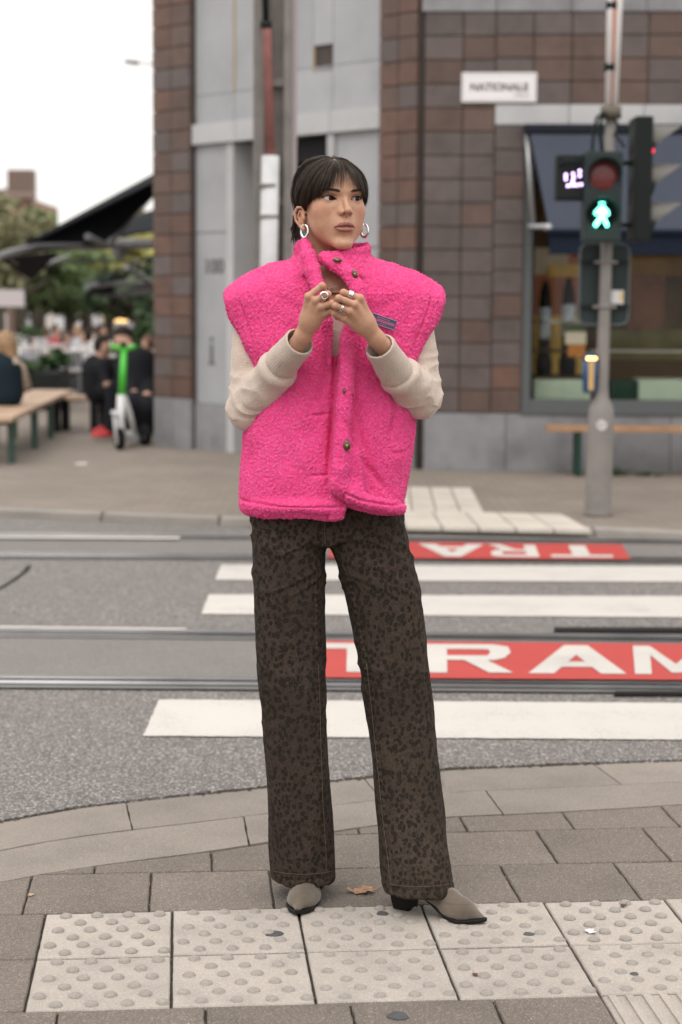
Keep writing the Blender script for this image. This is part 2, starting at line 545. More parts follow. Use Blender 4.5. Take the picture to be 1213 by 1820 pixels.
def clip(poly, p, n):
    """keep the side where (q-p).n <= 0"""
    out = []
    for i in range(len(poly)):
        a, b = poly[i], poly[(i + 1) % len(poly)]
        da, db = (a - p).dot(n), (b - p).dot(n)
        if da <= 0: out.append(a)
        if (da < 0 < db) or (db < 0 < da):
            out.append(a + (b - a) * (da / (da - db)))
    return out
def inset(poly, g):
    n = len(poly); out = []
    area = sum(poly[i].x * poly[(i + 1) % n].y - poly[(i + 1) % n].x * poly[i].y for i in range(n))
    sg = 1 if area > 0 else -1
    for i in range(n):
        a, b, c = poly[i - 1], poly[i], poly[(i + 1) % n]
        e1 = (b - a).normalized(); e2 = (c - b).normalized()
        n1 = Vector((-e1.y, e1.x)) * sg; n2 = Vector((-e2.y, e2.x)) * sg
        bis = n1 + n2
        if bis.length < 1e-6: return None
        bis = bis / max(bis.dot(n1), 0.35)
        out.append(b + bis * g)
    return out
def rough_edge(poly, step=0.03, amp=0.0016):
    out = []
    n = len(poly)
    for i in range(n):
        a, b = poly[i], poly[(i + 1) % n]
        k = max(1, int((b - a).length / step))
        nn = Vector((-(b - a).y, (b - a).x)).normalized()
        for j in range(k):
            q = a + (b - a) * (j / k)
            if j: q = q + nn * random.uniform(-amp, amp)
            out.append(q)
    return out
def paver(name, poly, m, z=0.0, gap=0.0028, parent=bed, amp=0.0014, bev=0.003):
    if len(poly) < 3: return None
    xs = [p.x for p in poly]; ys = [p.y for p in poly]
    if max(xs) - min(xs) < 0.03 or max(ys) - min(ys) < 0.03: return None
    q = inset(poly, gap)
    if q is None: return None
    q = rough_edge(q, 0.025, amp)
    zz = z + random.uniform(-0.0012, 0.0012)
    return MB().poly_prism(q, -0.05, zz, bev).build(name, m, parent)

# rows of paving slabs beyond and around the tactile strip
ROWS = []
for k, ph in enumerate([0.245, 0.10, 0.21, 0.06, 0.17, 0.02]):
    ROWS.append((0.3 * k, 0.3 * k + 0.3, ph))
ROWS_NEAR = [(-0.9, -0.6, 0.07), (-1.2, -0.9, 0.21), (-1.5, -1.2, 0.05)]
NPAV = 0
for (v0, v1, ph) in ROWS + ROWS_NEAR:
    for j in range(-7, 12):
        u0 = ph + 0.3 * j; u1 = u0 + 0.3
        if v1 <= -0.59 and u1 > 1.21:
            if u0 >= 1.21: continue
            u1 = 1.2
        poly = [grid(u0, v0), grid(u1, v0), grid(u1, v1), grid(u0, v1)]
        c = sum(poly, Vector((0, 0))) / 4
        x = c.x; y = ki(x)
        dx = 0.02; tang = Vector((2 * dx, ki(x + dx) - ki(x - dx))).normalized()
        nrm = Vector((-tang.y, tang.x))
        poly = clip(poly, Vector((x, y)), nrm)
        if len(poly) >= 3:
            paver('paving_slab', poly, M_paver)
for (v0, v1) in [(-0.3, 0.0), (-0.6, -0.3)]:
    for j in range(1, 6):
        u1 = -0.3 * (j - 1); u0 = -0.3 * j
        paver('paving_slab', [grid(u0, v0), grid(u1, v0), grid(u1, v1), grid(u0, v1)], M_paver)

# tactile tiles with their domes
def add_dome(bm, c, r, h):
    n = 10
    rings = []
    for rr, zz in ((1.0, 0.0), (0.86, 0.55), (0.55, 0.9)):
        rings.append([bm.verts.new((c[0] + r * rr * math.cos(2 * math.pi * k / n), c[1] + r * rr * math.sin(2 * math.pi * k / n), c[2] + h * zz)) for k in range(n)])
    t = bm.verts.new((c[0], c[1], c[2] + h))
    for a, b in zip(rings, rings[1:]):
        for i in range(n):
            f = bm.faces.new((a[i], a[(i + 1) % n], b[(i + 1) % n], b[i])); f.smooth = True
    for i in range(n):
        f = bm.faces.new((rings[-1][i], rings[-1][(i + 1) % n], t)); f.smooth = True
for r_, (v0, v1) in enumerate([(-0.2965, 0.0), (-0.6, -0.3035)]):
    for j in range(0, 9):
        u0 = 0.3 * j
        t = paver('tactile_tile', [grid(u0, v0), grid(u0 + 0.3, v0), grid(u0 + 0.3, v1), grid(u0, v1)], M_tact, z=0.001, gap=0.0032, amp=0.0006)
        mb = MB()
        off = random.choice((0.0, 0.0115))
        for b in range(6):
            for a in range(5):
                uu = u0 + 0.026 + a * 0.0735 + (0.0 if b % 2 else -0.037) + 0.0118 * (b // 2)
                vv = v0 + 0.028 + b * 0.049
                if uu > u0 + 0.284 or uu < u0 + 0.016: continue
                p = grid(uu, vv)
                add_dome(mb.bm, (p.x, p.y, 0.0010), 0.0148, 0.0074)
        d = mb.build('dome_studs', M_dome, t); tag(d, kind='stuff')
# ribbed guidance tiles running away from the strip
for j in range(3):
    for i in range(4):
        v1 = -0.6 - 0.3 * j; u0 = 1.2 + 0.3 * i
        t = paver('ribbed_tile', [grid(u0, v1 - 0.3), grid(u0 + 0.3, v1 - 0.3), grid(u0 + 0.3, v1), grid(u0, v1)], M_tact, z=-0.001, gap=0.0022, amp=0.0006)
        for k in range(8):
            uu = u0 + 0.022 + k * 0.0365
            a, b, c_, d_ = grid(uu - 0.008, v1 - 0.295), grid(uu + 0.008, v1 - 0.295), grid(uu + 0.008, v1 - 0.008), grid(uu - 0.008, v1 - 0.008)
            MB().poly_prism([a, b, c_, d_], -0.002, 0.0045, 0.002).build('rib', M_tact, t)

# kerb slabs between paving and asphalt, in curved runs of two
def kpt(x, f):
    return Vector((x, ko(x) * (1 - f) + ki(x) * f))
def kslab(xa, xb, fa0, fa1, fb0, fb1, sk=0.0):
    n = max(3, int((xb - xa) / 0.12))
    top = [kpt(xa + (xb - xa) * i / n, fa0 + (fb0 - fa0) * i / n) for i in range(n + 1)]
    bot = [kpt(xa + sk + (xb - xa) * i / n, fa1 + (fb1 - fa1) * i / n) for i in range(n + 1)]
    poly = bot + list(reversed(top))
    q = inset(poly, 0.0025)
    q = rough_edge(q, 0.03, 0.0012)
    mb = MB(); mb.poly_prism(q, -0.05, 0.002 + random.uniform(-0.001, 0.001), 0.0)
    mb.build('kerb_slab', M_kerb, bed)
gx = lambda px, py: gp(px, py).x
xs = [-3.4, -2.6, -1.75, gx(215, 1450), gx(648, 1400), gx(1062, 1370), 1.62, 2.5, 3.5]
for a, b in zip(xs, xs[1:]): kslab(a, b, 0.0, 0.5, 0.0, 0.5, sk=0.05)
xs = [-3.9, -3.0, -2.2, -1.3, gx(428, 1480), gx(872, 1435), 1.1, 1.95, 2.9, 3.7]
for a, b in zip(xs, xs[1:]): kslab(a, b, 0.5, 1.0, 0.5, 1.0, sk=0.03)

# road: asphalt sheet with a ragged near edge
FAR_K = [gp(*p) for p in [(-900, 850), (0, 921), (450, 938), (760, 944), (1213, 962), (2200, 1010)]]
FAR_K = [(p.x, p.y) for p in FAR_K]
def fk(x): return float(resamp(FAR_K, [x])[0])
mb = MB()
nx = np.linspace(-5.5, 6.5, 901)
near = [mb.bm.verts.new((x, ko(x) + 0.012 + 0.009 * mnoise.noise(Vector((x * 9, 0, 0))) + 0.006 * mnoise.noise(Vector((x * 45, 3, 0))) + 0.004 * random.random(), 0.006)) for x in nx]
skirt = [mb.bm.verts.new((v.co.x, v.co.y - 0.003, -0.03)) for v in near]
far = [mb.bm.verts.new((x, ko(x) + 0.9, 0.006)) for x in nx]
for i in range(len(nx) - 1):
    mb.bm.faces.new((near[i], near[i + 1], far[i + 1], far[i])); mb.bm.faces.new((skirt[i], skirt[i + 1], near[i + 1], near[i]))
far2 = [mb.bm.verts.new((x, max(fk(x) + 0.02, ko(x) + 1.0), 0.006)) for x in nx[::20]]
fa = far[::20]
for i in range(len(fa) - 1):
    seg = far[i * 20:(i + 1) * 20 + 1]
    mb.bm.faces.new(seg + [far2[i + 1], far2[i]])
for sx, e0 in ((-40, 0), (60, -1)):
    k = [far, far2]
    a_, b_ = far[-1 if e0 else 0], far2[e0]
    mb.bm.faces.new([a_, b_, mb.bm.verts.new((sx, 25 if sx < 0 else 20, 0.006)), mb.bm.verts.new((sx, -20, 0.006))])
mb.build('road', M_asph)
tag(bpy.data.objects['road'], kind='structure')
# moss and grit lodged along the joint between kerb and road
mb = MB()
M_moss = mat('joint_moss', (0.07, 0.058, 0.035), 1.0, var=0.6, vscale=60, bump=1, bscale=300, world_co=True)
for i in range(1500):
    x = random.uniform(-2.2, 2.4)
    if mnoise.noise(Vector((x * 2.5, 0, 5))) < -0.12: continue
    y = ko(x) + random.gauss(0.002, 0.006)
    s = random.uniform(0.0015, 0.005)
    g = bmesh.ops.create_icosphere(mb.bm, subdivisions=1, radius=s)
    bmesh.ops.scale(mb.bm, vec=(1.4, 1.1, 0.5), verts=g['verts'])
    bmesh.ops.translate(mb.bm, vec=(x, y, 0.003), verts=g['verts'])
tag(mb.build('joint_debris', M_moss), kind='stuff')

# tram tracks: smooth surfacing, sealing strips, grooved rails
M_steel = mat('rail_steel', (0.60, 0.60, 0.62), 0.34, 1.0, var=0.25, vscale=3, world_co=True)
M_groove = mat('rail_groove', (0.02, 0.019, 0.019), 0.8)
M_seal = mat('bitumen_seal', (0.13, 0.125, 0.125), 0.42, var=0.2, vscale=6, bump=0.3, bscale=80, world_co=True)
def rail_line(pl, pr):
    return gp(*pl), gp(*pr)
def strip(mb, a, b, o0, o1, z, ext=6.0):
    d = (b - a); d.z = 0; d.normalize(); n = Vector((-d.y, d.x, 0))
    if n.y < 0: n = -n
    A = a - d * ext; B = b + d * ext
    mb.quad((A.x + n.x * o0, A.y + n.y * o0, z), (B.x + n.x * o0, B.y + n.y * o0, z), (B.x + n.x * o1, B.y + n.y * o1, z), (A.x + n.x * o1, A.y + n.y * o1, z))
TR = [((0, 1216), (1213, 1226)), ((0, 1128), (1213, 1142)), ((0, 990), (1213, 998)), ((0, 955), (1213, 966))]
for t_i, (r0, r1) in enumerate([(TR[0], TR[1]), (TR[2], TR[3])]):
    a0, b0 = rail_line(*r0); a1, b1 = rail_line(*r1)
    mb = MB()
    d = (b0 - a0).normalized()
    e = 6
    A, B, C_, D_ = a0 - d * e, b0 + d * e, b1 + d * e, a1 - d * e
    mb.quad((A.x, A.y, 0.010), (B.x, B.y, 0.010), (C_.x, C_.y, 0.010), (D_.x, D_.y, 0.010))
    tr = mb.build('tram_track', M_asph2); tag(tr, kind='structure')
    for (a, b), inn in (((a0, b0), 1), ((a1, b1), -1)):
        # inn: direction (in y) towards the track centre
        mb = MB(); strip(mb, a, b, -0.12, 0.12, 0.014); mb.build('sealing_strip', M_seal, tr)
        mb = MB(); strip(mb, a, b, *(sorted((-0.066 * inn, -0.010 * inn))), 0.0185); rl = mb.build('rail', M_steel, tr)
        mb = MB(); strip(mb, a, b, *(sorted((-0.010 * inn, 0.034 * inn))), 0.0165); mb.build('groove', M_groove, rl)
        mb = MB(); strip(mb, a, b, *(sorted((0.034 * inn, 0.052 * inn))), 0.0185); mb.build('lip', M_steel, rl)
# point boxes let into the near track
for (x0, x1, y0, y1) in [(985, 1300, 1123, 1129), (1092, 1350, 1238, 1242)]:
    a, b, c_, d_ = gp(x0, y1), gp(x1, y1), gp(x1, y0), gp(x0, y0)
    dc = MB().poly_prism([a, b, c_, d_], -0.01, 0.022, 0.004).build('drain_slot', M_groove)
    tag(dc, kind='structure')
# longitudinal seam in the asphalt
mb = MB(); p = [gp(52, 1008), gp(46, 1018), gp(22, 1036), gp(-30, 1066)]
for a, b in zip(p, p[1:]):
    w = Vector((0.012, 0.012, 0)); mb.quad((a - w)[:2] + (0.009,) if False else (a.x - .012, a.y - .02, 0.0095), (b.x - .012, b.y - .02, 0.0095), (b.x + .012, b.y + .02, 0.0095), (a.x + .012, a.y + .02, 0.0095))
tag(mb.build('asphalt_seam', M_groove), kind='structure')

# crossing stripes
CR = [((255, 1313), (1500, 1322), (1480, 1256), (283, 1248)), ((358, 1095), (1500, 1103), (1480, 1064), (371, 1060)), ((383, 1034), (1500, 1039), (1480, 1011), (393, 1007))]
road_ob = bpy.data.objects['road']
for q in CR:
    P = [Vector(gp(*p)[:2]) for p in q]
    mb = MB()
    P = rough_edge(P, 0.02, 0.0035)
    mb.poly([(p.x, p.y, 0.0105) for p in P])
    tag(mb.build('crossing_stripe', M_white), kind='structure')
mb = MB(); mb.poly([(*gp(x, y)[:2], .0112) for x, y in [(770, 1352), (776, 1366), (786, 1396), (782, 1401), (776, 1396), (771, 1378)]]); tag(mb.build('worn_patch', M_asph2), kind='structure')
# sky reflection on the rails at the left, painted as thin white strips
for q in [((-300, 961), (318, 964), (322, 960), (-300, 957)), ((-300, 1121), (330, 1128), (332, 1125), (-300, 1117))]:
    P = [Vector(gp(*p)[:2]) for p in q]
    tag(MB().poly([(p.x, p.y, 0.0215) for p in P]).build('painted_rail_glint', M_white), kind='structure')
# red TRAM fields with white lettering
GLY = {
 'T': [[(0, .80), (1, .80), (1, 1), (0, 1)], [(.36, 0), (.64, 0), (.64, .80), (.36, .80)]],
 'A': [[(0, 0), (.26, 0), (.62, 1), (.38, 1)], [(.74, 0), (1, 0), (.62, 1), (.47, .72)], [(.27, .22), (.76, .22), (.70, .40), (.33, .40)]],
 'R': [[(0, 0), (.25, 0), (.25, 1), (0, 1)], [(.25, .82), (.70, .82), (.80, 1), (.25, 1)], [(.70, .82), (.74, .80), (.97, .92), (.80, 1)], [(.74, .80), (.76, .70), (1, .70), (.97, .92)], [(.76, .70), (.72, .58), (.92, .50), (1, .70)], [(.25, .42), (.80, .42), (.92, .50), (.72, .58), (.25, .58)], [(.45, .42), (.74, 0), (1.02, 0), (.72, .42)]],
 'M': [[(0, 0), (.2, 0), (.2, 1), (0, 1)], [(.8, 0), (1, 0), (1, 1), (.8, 1)], [(.2, 1), (.2, .66), (.44, .05), (.56, .05), (.5, .34)], [(.8, 1), (.5, .34), (.56, .05), (.8, .66)]],
}
def tram_field(p_l0, p_r0, p_r1, p_l1, flip, word_x):
    """corner points near-left, near-right, far-right, far-left"""
    A, B, C_, D_ = [Vector(gp(*p)[:2]) for p in (p_l0, p_r0, p_r1, p_l1)]
    f = MB().poly([(p.x, p.y, 0.0225) for p in rough_edge([A, B, C_, D_], 0.03, 0.003)]).build('red_field', M_red)
    tag(f, kind='structure')
    def at(u, v):
        if flip: u, v = 1 - u, 1 - v
        return (A * (1 - u) + B * u) * (1 - v) + (D_ * (1 - u) + C_ * u) * v
    for ch, (u0, u1) in zip('TRAM', word_x):
        mb = MB()
        for k, g in enumerate(GLY[ch]):
            mb.poly([(*at(u0 + (u1 - u0) * x, 0.13 + 0.78 * y), 0.0245 + 0.0002 * k) for x, y in g])
        mb.build('painted_letter', M_white, f)
tram_field((545, 1214), (1290, 1219), (1283, 1154), (548, 1147), False, [(.022, .225), (.285, .49), (.53, .765), (.785, .985)])
tram_field((583, 998), (1122, 1001), (1105, 974), (590, 968), True, [(.055, .26), (.30, .46), (.475, .70), (.74, .96)])

# far pavement with kerb
mb = MB()
xs = np.linspace(-40, 26, 133)
n_ = [mb.bm.verts.new((x, fk(x) + 0.14, 0.05)) for x in xs]; f_ = [mb.bm.verts.new((x * 1.6, 95, 0.05)) for x in xs]
for i in range(len(xs) - 1): mb.bm.faces.new((n_[i], n_[i + 1], f_[i + 1], f_[i]))
M_fp = bpy.data.materials.new('far_pavement_bricks'); M_fp.use_nodes = True
nt = M_fp.node_tree; b = nt.nodes['Principled BSDF']; b.inputs['Roughness'].default_value = 0.9
g = nt.nodes.new('ShaderNodeNewGeometry')
bk = nt.nodes.new('ShaderNodeTexBrick'); nt.links.new(g.outputs['Position'], bk.inputs['Vector'])
bk.inputs['Scale'].default_value = 3.3; bk.inputs['Color1'].default_value = (0.225, 0.188, 0.155, 1); bk.inputs['Color2'].default_value = (0.185, 0.156, 0.132, 1)
bk.inputs['Mortar'].default_value = (0.13, 0.11, 0.095, 1); bk.inputs['Mortar Size'].default_value = 0.012
n1 = tex(nt, 'ShaderNodeTexNoise', 0.8, g.outputs['Position'], 4); mx = nt.nodes.new('ShaderNodeMix'); mx.data_type = 'RGBA'; mx.blend_type = 'MULTIPLY'; mx.inputs['Factor'].default_value = 0.6
nt.links.new(bk.outputs['Color'], mx.inputs['A']); nt.links.new(ramp(nt, n1.outputs[0], [(0.3, (0.75, 0.75, 0.75)), (0.7, (1.1, 1.1, 1.1))]), mx.inputs['B']); nt.links.new(mx.outputs['Result'], b.inputs['Base Color'])
tag(mb.build('far_pavement', M_fp), kind='structure')
fpv = bpy.data.objects['far_pavement']
M_kerb2 = mat('far_kerb_stone', (0.27, 0.25, 0.225), 0.8, var=0.15, vscale=3, world_co=True, objvar=0.12)
x = -8.0
while x < 8:
    x1 = x + 0.8
    MB().poly_prism([Vector((x + .006, fk(x))), Vector((x1 - .006, fk(x1))), Vector((x1 - .006, fk(x1) + .14)), Vector((x + .006, fk(x) + .14))], -0.1, 0.054, 0.01).build('kerb_stone', M_kerb2, fpv)
    x = x1
# pale tactile paving on the far side
M_ftact = mat('far_tactile', (0.46, 0.42, 0.37), 0.85, var=0.12, vscale=5, world_co=True, objvar=0.06)
A, B, C_, D_ = [gp(*p, 0.05) for p in ((655, 936), (1052, 944), (1000, 915), (655, 908))]
def bil(u, v):
    p = (A * (1 - u) + B * u) * (1 - v) + (D_ * (1 - u) + C_ * u) * v; return Vector((p.x, p.y))
for i in range(6):
    for j in range(2):
        MB().poly_prism(inset([bil(i / 6, j / 2), bil((i + 1) / 6, j / 2), bil((i + 1) / 6, (j + 1) / 2), bil(i / 6, (j + 1) / 2)], 0.006), 0.03, 0.058, 0.003).build('pale_tile', M_ftact, fpv)
A, B, C_, D_ = [gp(*p, 0.05) for p in ((690, 908), (862, 912), (838, 868), (690, 866))]
for i in range(4):
    for j in range(4):
        MB().poly_prism(inset([bil(i / 4, j / 4), bil((i + 1) / 4, j / 4), bil((i + 1) / 4, (j + 1) / 4), bil(i / 4, (j + 1) / 4)], 0.006), 0.03, 0.057, 0.003).build('pale_tile', M_ftact, fpv)

# fallen leaf, stains and litter on the pavement
M_leaf = mat('dry_leaf', (0.36, 0.20, 0.11), 0.8, var=0.35, vscale=60, bump=0.5, bscale=200)
def leaf(px, py, s, rot, label, m=M_leaf, name='fallen_leaf', group=None):
    c = gp(px, py)
    prof = [(-.5, 0), (-.42, .16), (-.25, .12), (-.2, .34), (-.02, .22), (.1, .42), (.2, .2), (.38, .3), (.36, .1), (.55, .06), (.36, -.06), (.4, -.26), (.18, -.2), (.08, -.4), (-.04, -.2), (-.24, -.3), (-.26, -.1), (-.44, -.14)]
    mb = MB(); bm = mb.bm
    def P(x, y):
        xr, yr = x * math.cos(rot) - y * math.sin(rot), x * math.sin(rot) + y * math.cos(rot)
        return (c.x + xr * s, c.y + yr * s, 0.004 + s * (0.22 * (x * x + y * y) + 0.05 * math.sin(9 * x)))
    ctr = bm.verts.new(P(0, 0)); ring = [bm.verts.new(P(x, y)) for x, y in prof]; mid = [bm.verts.new(P(x * .5, y * .5)) for x, y in prof]
    for i in range(len(ring)):
        j = (i + 1) % len(ring)
        bm.faces.new((mid[i], ring[i], ring[j], mid[j])); bm.faces.new((ctr, mid[i], mid[j]))
    mb.tube([P(.5, 0), P(.8, .08), P(1.05, .02)], s * 0.018, 5)
    o = mb.build(name, m)
    tag(o, label, 'leaf' if 'leaf' in name else 'litter', group)
    o.modifiers.new('thick', 'SOLIDIFY').thickness = 0.0006
    return o
leaf(643, 1586, 0.075, 0.1, 'dry brown fallen leaf lying between the two boots')
leaf(1050, 1658, 0.035, 2.2, 'pale scrap of dry leaf on the rightmost tactile tiles', mat('pale_scrap', (0.6, 0.55, 0.55), 0.8, var=0.2))
leaf(1108, 1612, 0.022, 0.8, 'tiny dark brown leaf scrap by the upper edge of the tactile tiles', mat('dark_scrap', (0.08, 0.03, 0.02), 0.8, var=0.2))
leaf(845, 1735, 0.018, 1.8, 'tiny reddish brown leaf scrap on a front row tactile tile', mat('dark_scrap'))
leaf(55, 1593, 0.022, 1.0, 'small pale brown leaf bit on the grey slabs at the left', mat('tan_scrap', (0.35, 0.25, 0.15), 0.8, var=0.2))
M_gum = mat('old_gum', (0.06, 0.062, 0.065), 0.7, var=0.2, vscale=50)
for (px, py, s, lb) in [(487, 1660, .021, 'large dark gum spot on the second tactile tile'), (680, 1624, .014, 'dark gum spot on the tactile tile beside the boot heel'), (940, 1661, .013, 'dark gum spot on the tactile tile right of the pointed boot'), (1128, 1732, .010, 'small dark gum spot on a front row tactile tile at the right'), (708, 1806, .022, 'dark gum spot on the grey slab at the bottom edge')]:
    p = gp(px, py, 0.001)
    mb = MB(); n = 14
    ph = random.random() * 6
    mb.poly_prism([Vector((p.x + s * (1 + .12 * math.sin(3 * a + ph)) * math.cos(a), p.y + s * .95 * (1 + .1 * math.sin(2 * a + ph)) * math.sin(a))) for a in [2 * math.pi * k / n for k in range(n)]], -0.001, 0.0035, 0.001)
    tag(mb.build('gum_spot', M_gum), lb, 'gum spot', 'flattened gum on the pavement')
# loose grit
mb = MB(); M_grit = mat('grit', (0.45, 0.42, 0.39), 0.9, var=0.4, vscale=100, world_co=True)
for i in range(350):
    x = random.uniform(-1.2, 1.3); y = random.uniform(3.3, 5.0)
    s = random.uniform(0.0006, 0.0018)
    g_ = bmesh.ops.create_icosphere(mb.bm, subdivisions=1, radius=s); bmesh.ops.translate(mb.bm, vec=(x, y, 0.0015), verts=g_['verts'])
tag(mb.build('loose_grit', M_grit), kind='stuff')
# ================================================================== CORNER BUILDING
C0 = gp(742, 835, 0.05)                      # the corner on the ground
L0 = gp(275, 793, 0.05)
R0 = Vector((C0.x + 2.35, C0.y - 0.10, 0.05))
class Facade:
    def __init__(s, o, a, n):
        s.o = Vector((o.x, o.y, 0)); s.a = Vector((a.x, a.y, 0)).normalized(); s.n = Vector((n.x, n.y, 0)).normalized()
    def P(s, t, z, d=0.0):
        return s.o + s.a * t + Vector((0, 0, z)) + s.n * d
    def at(s, px, py, d=0.0):
        """(t, z) of the facade point seen there"""
        r = ray(px, py); O = Vector((0, 0, CAM_H))
        k = ((s.o + s.n * d) - O).dot(s.n) / r.dot(s.n)
        q = O + r * k
        return (q - s.o).dot(s.a), q.z
    def box(s, mb, t0, t1, z0, z1, d0, d1, bev=0.0):
        M = Matrix((s.a, s.n, Vector((0, 0, 1)))).transposed().to_4x4(); M.translation = s.o
        mb.box((min(t0, t1), min(d0, d1), min(z0, z1)), (max(t0, t1), max(d0, d1), max(z0, z1)), M, bev)
        return mb
aL = (L0 - C0); nL = Vector((aL.y, -aL.x, 0)); nL = -nL if nL.dot(Vector((0, -1, 0))) < 0 else nL
FA = Facade(C0, aL, nL)
aR = (R0 - C0); nR = Vector((aR.y, -aR.x, 0))
FB = Facade(C0, aR, nR)

M_tile = mat('glazed_brown_tile', (0.104, 0.068, 0.056), 0.45, var=0.18, vscale=7, bump=0.25, bscale=30, world_co=True, objvar=0.10, spec=0.35)
M_tile2 = mat('glazed_violet_tile', (0.098, 0.077, 0.073), 0.42, var=0.18, vscale=7, bump=0.25, bscale=30, world_co=True, objvar=0.09, spec=0.4)
M_tile3 = mat('glazed_red_tile', (0.120, 0.068, 0.052), 0.45, var=0.18, vscale=7, bump=0.25, bscale=30, world_co=True, objvar=0.09, spec=0.35)
M_mort = mat('dark_mortar', (0.062, 0.050, 0.045), 0.95, world_co=True, var=0.2)
M_blue = mat('blue_grey_stone', (0.33, 0.335, 0.355), 0.7, var=0.10, vscale=2.2, bump=0.15, bscale=40, world_co=True, objvar=0.05)
M_band = mat('pale_stone_band', (0.42, 0.42, 0.43), 0.75, var=0.10, vscale=3, world_co=True, objvar=0.04)
M_plin = mat('plinth_stone', (0.215, 0.215, 0.225), 0.8, var=0.28, vscale=3.0, bump=0.2, bscale=30, world_co=True, objvar=0.07)
M_dark = mat('dark_opening', (0.02, 0.02, 0.022), 0.6)
M_framew = mat('window_frame_grey', (0.085, 0.095, 0.098), 0.45)
M_ochre = mat('yellow_joint', (0.33, 0.25, 0.13), 0.8)

bld = thing('corner_building', 'brown tiled corner building with blue grey stone panels behind the woman', 'building', tuple(C0))
ZP = 0.545                                     # top of the plinth
ZL0, ZL1, ZT = 2.96, 3.13, 3.885
tL0 = FA.at(275, 740)[0]; tL1 = FA.at(340, 740)[0]; tM = FA.at(672, 500)[0]
tE = FB.at(1213, 500)[0] + 1.9
# backing walls with openings left clear
def wall_piece(F, t0, t1, z0, z1, d0=-0.35, d1=-0.03, m=M_mort, name='wall'):
    mb = MB(); F.box(mb, t0, t1, z0, z1, d0, d1); return mb.build(name, m, bld)
tw0 = FB.at(932, 400)[0]
wall_piece(FA, 0.0, tM, 0, 8); wall_piece(FA, tL1, tL0, 0, 8)
wall_piece(FA, tM, tL1, ZL0, 8, -0.35, -0.09)
wall_piece(FB, 0.03, tw0, 0, 8); wall_piece(FB, tw0, tE, 0, ZP); wall_piece(FB, tw0, tE, ZL0, 8)
# flank of the building past the left end
mb = MB(); e0 = FA.P(tL0, 0, -0.03); bk = e0 + Vector((0.45, 0.89, 0)) * 9
mb.slab([e0, bk, bk + Vector((0, 0, 8)), e0 + Vector((0, 0, 8))], (0.89, -0.45, 0), 0.3); mb.build('wall', M_mort, bld)
tile_mesh = {}
def tile_row(F, t0, t1, cols, z0, z1, rows, flip=False, d=0.0):
    for i in range(cols):
        a = t0 + (t1 - t0) * i / cols; b = t0 + (t1 - t0) * (i + 1) / cols
        for j in range(rows):
            z_a = z0 + (z1 - z0) * j / rows; z_b = z0 + (z1 - z0) * (j + 1) / rows
            m = random.choices((M_tile, M_tile2, M_tile3), ((3, 1.6, 1.6) if F is FA else (1.6, 3.2, .25)))[0]
            w = abs(b - a) - 0.009; h = z_b - z_a - 0.009
            key = (round(w, 3), round(h, 3), m.name)
            if key not in tile_mesh:
                mb = MB(); mb.box((-w / 2, -0.018, -h / 2), (w / 2, 0.018, h / 2), None, 0.004)
                o = mb.build('glazed_tile', m); tile_mesh[key] = o.data; bpy.data.objects.remove(o)
            o = bpy.data.objects.new('glazed_tile', tile_mesh[key])
            c = F.P((a + b) / 2, (z_a + z_b) / 2, d + random.uniform(-0.002, 0.002) - 0.012)
            Mx = Matrix((F.a, F.n, Vector((0, 0, 1)))).transposed().to_4x4(); Mx.translation = c
            o.matrix_world = Mx; COL.objects.link(o); o.parent = bld; o.matrix_parent_inverse = Matrix.Translation(-C0)
rowh = 0.197
nlow = 21
tile_row(FA, tL1, tL0, 2, ZP, ZP + rowh * 21, 21)
tile_row(FA, 0.04, tM, 2, ZP, ZP + rowh * 21, 21)
tb = [FB.at(x, 400)[0] for x in (752, 820, 877, 931)]
for a, b in zip(tb, tb[1:]):
    z1 = ZL0 if b == tb[-1] else ZT
    n = 12 if b == tb[-1] else 17
    tile_row(FB, a, b, 1, ZP, z1, n)
w3 = (FB.at(1213, 100)[0] + 1.3 - tb[2]) / 10
tile_row(FB, tb[2], tb[2] + w3 * 10, 8 + 1, ZL1, ZT, 4)
# stone: bands, plinth, panels
def stone(F, t0, t1, z0, z1, d0, d1, m, name, bev=0.004):
    mb = MB(); F.box(mb, t0 + 0.003, t1 - 0.003, z0 + 0.002, z1 - 0.002, d0, d1, bev) if t1 > t0 else F.box(mb, t1 + 0.003, t0 - 0.003, z0 + 0.002, z1 - 0.002, d0, d1, bev)
    return mb.build(name, m, bld)
x = tb[2]
while x < tE:
    stone(FB, x, x + 0.62, ZL0, ZL1, -0.03, 0.012, M_band, 'lintel_stone'); stone(FB, x - 0.62, x, ZT, ZT + 0.42, -0.03, 0.02, M_plin, 'upper_band'); x += 0.62
z_ = tb[0]
for a, b in ((tb[0] - 0.02, tb[1]), ): stone(FB, a, b + 0.0, ZT, ZT + 0.42, -0.03, 0.0, M_plin, 'upper_band')
x = 0.05
while x < tE:
    stone(FB, x, x + 0.70, 0.02, ZP - 0.004, -0.03, 0.015 + random.uniform(-.002, .002), M_plin, 'plinth_slab'); x += 0.70
x = 0.0
for a, b in [(0.04, tM * 0.5), (tM * 0.5, tM), (tL1, (tL0 + tL1) / 2), ((tL0 + tL1) / 2, tL0)]:
    stone(FA, a, b, 0.02, ZP - 0.004, -0.03, 0.012, M_plin, 'plinth_slab')
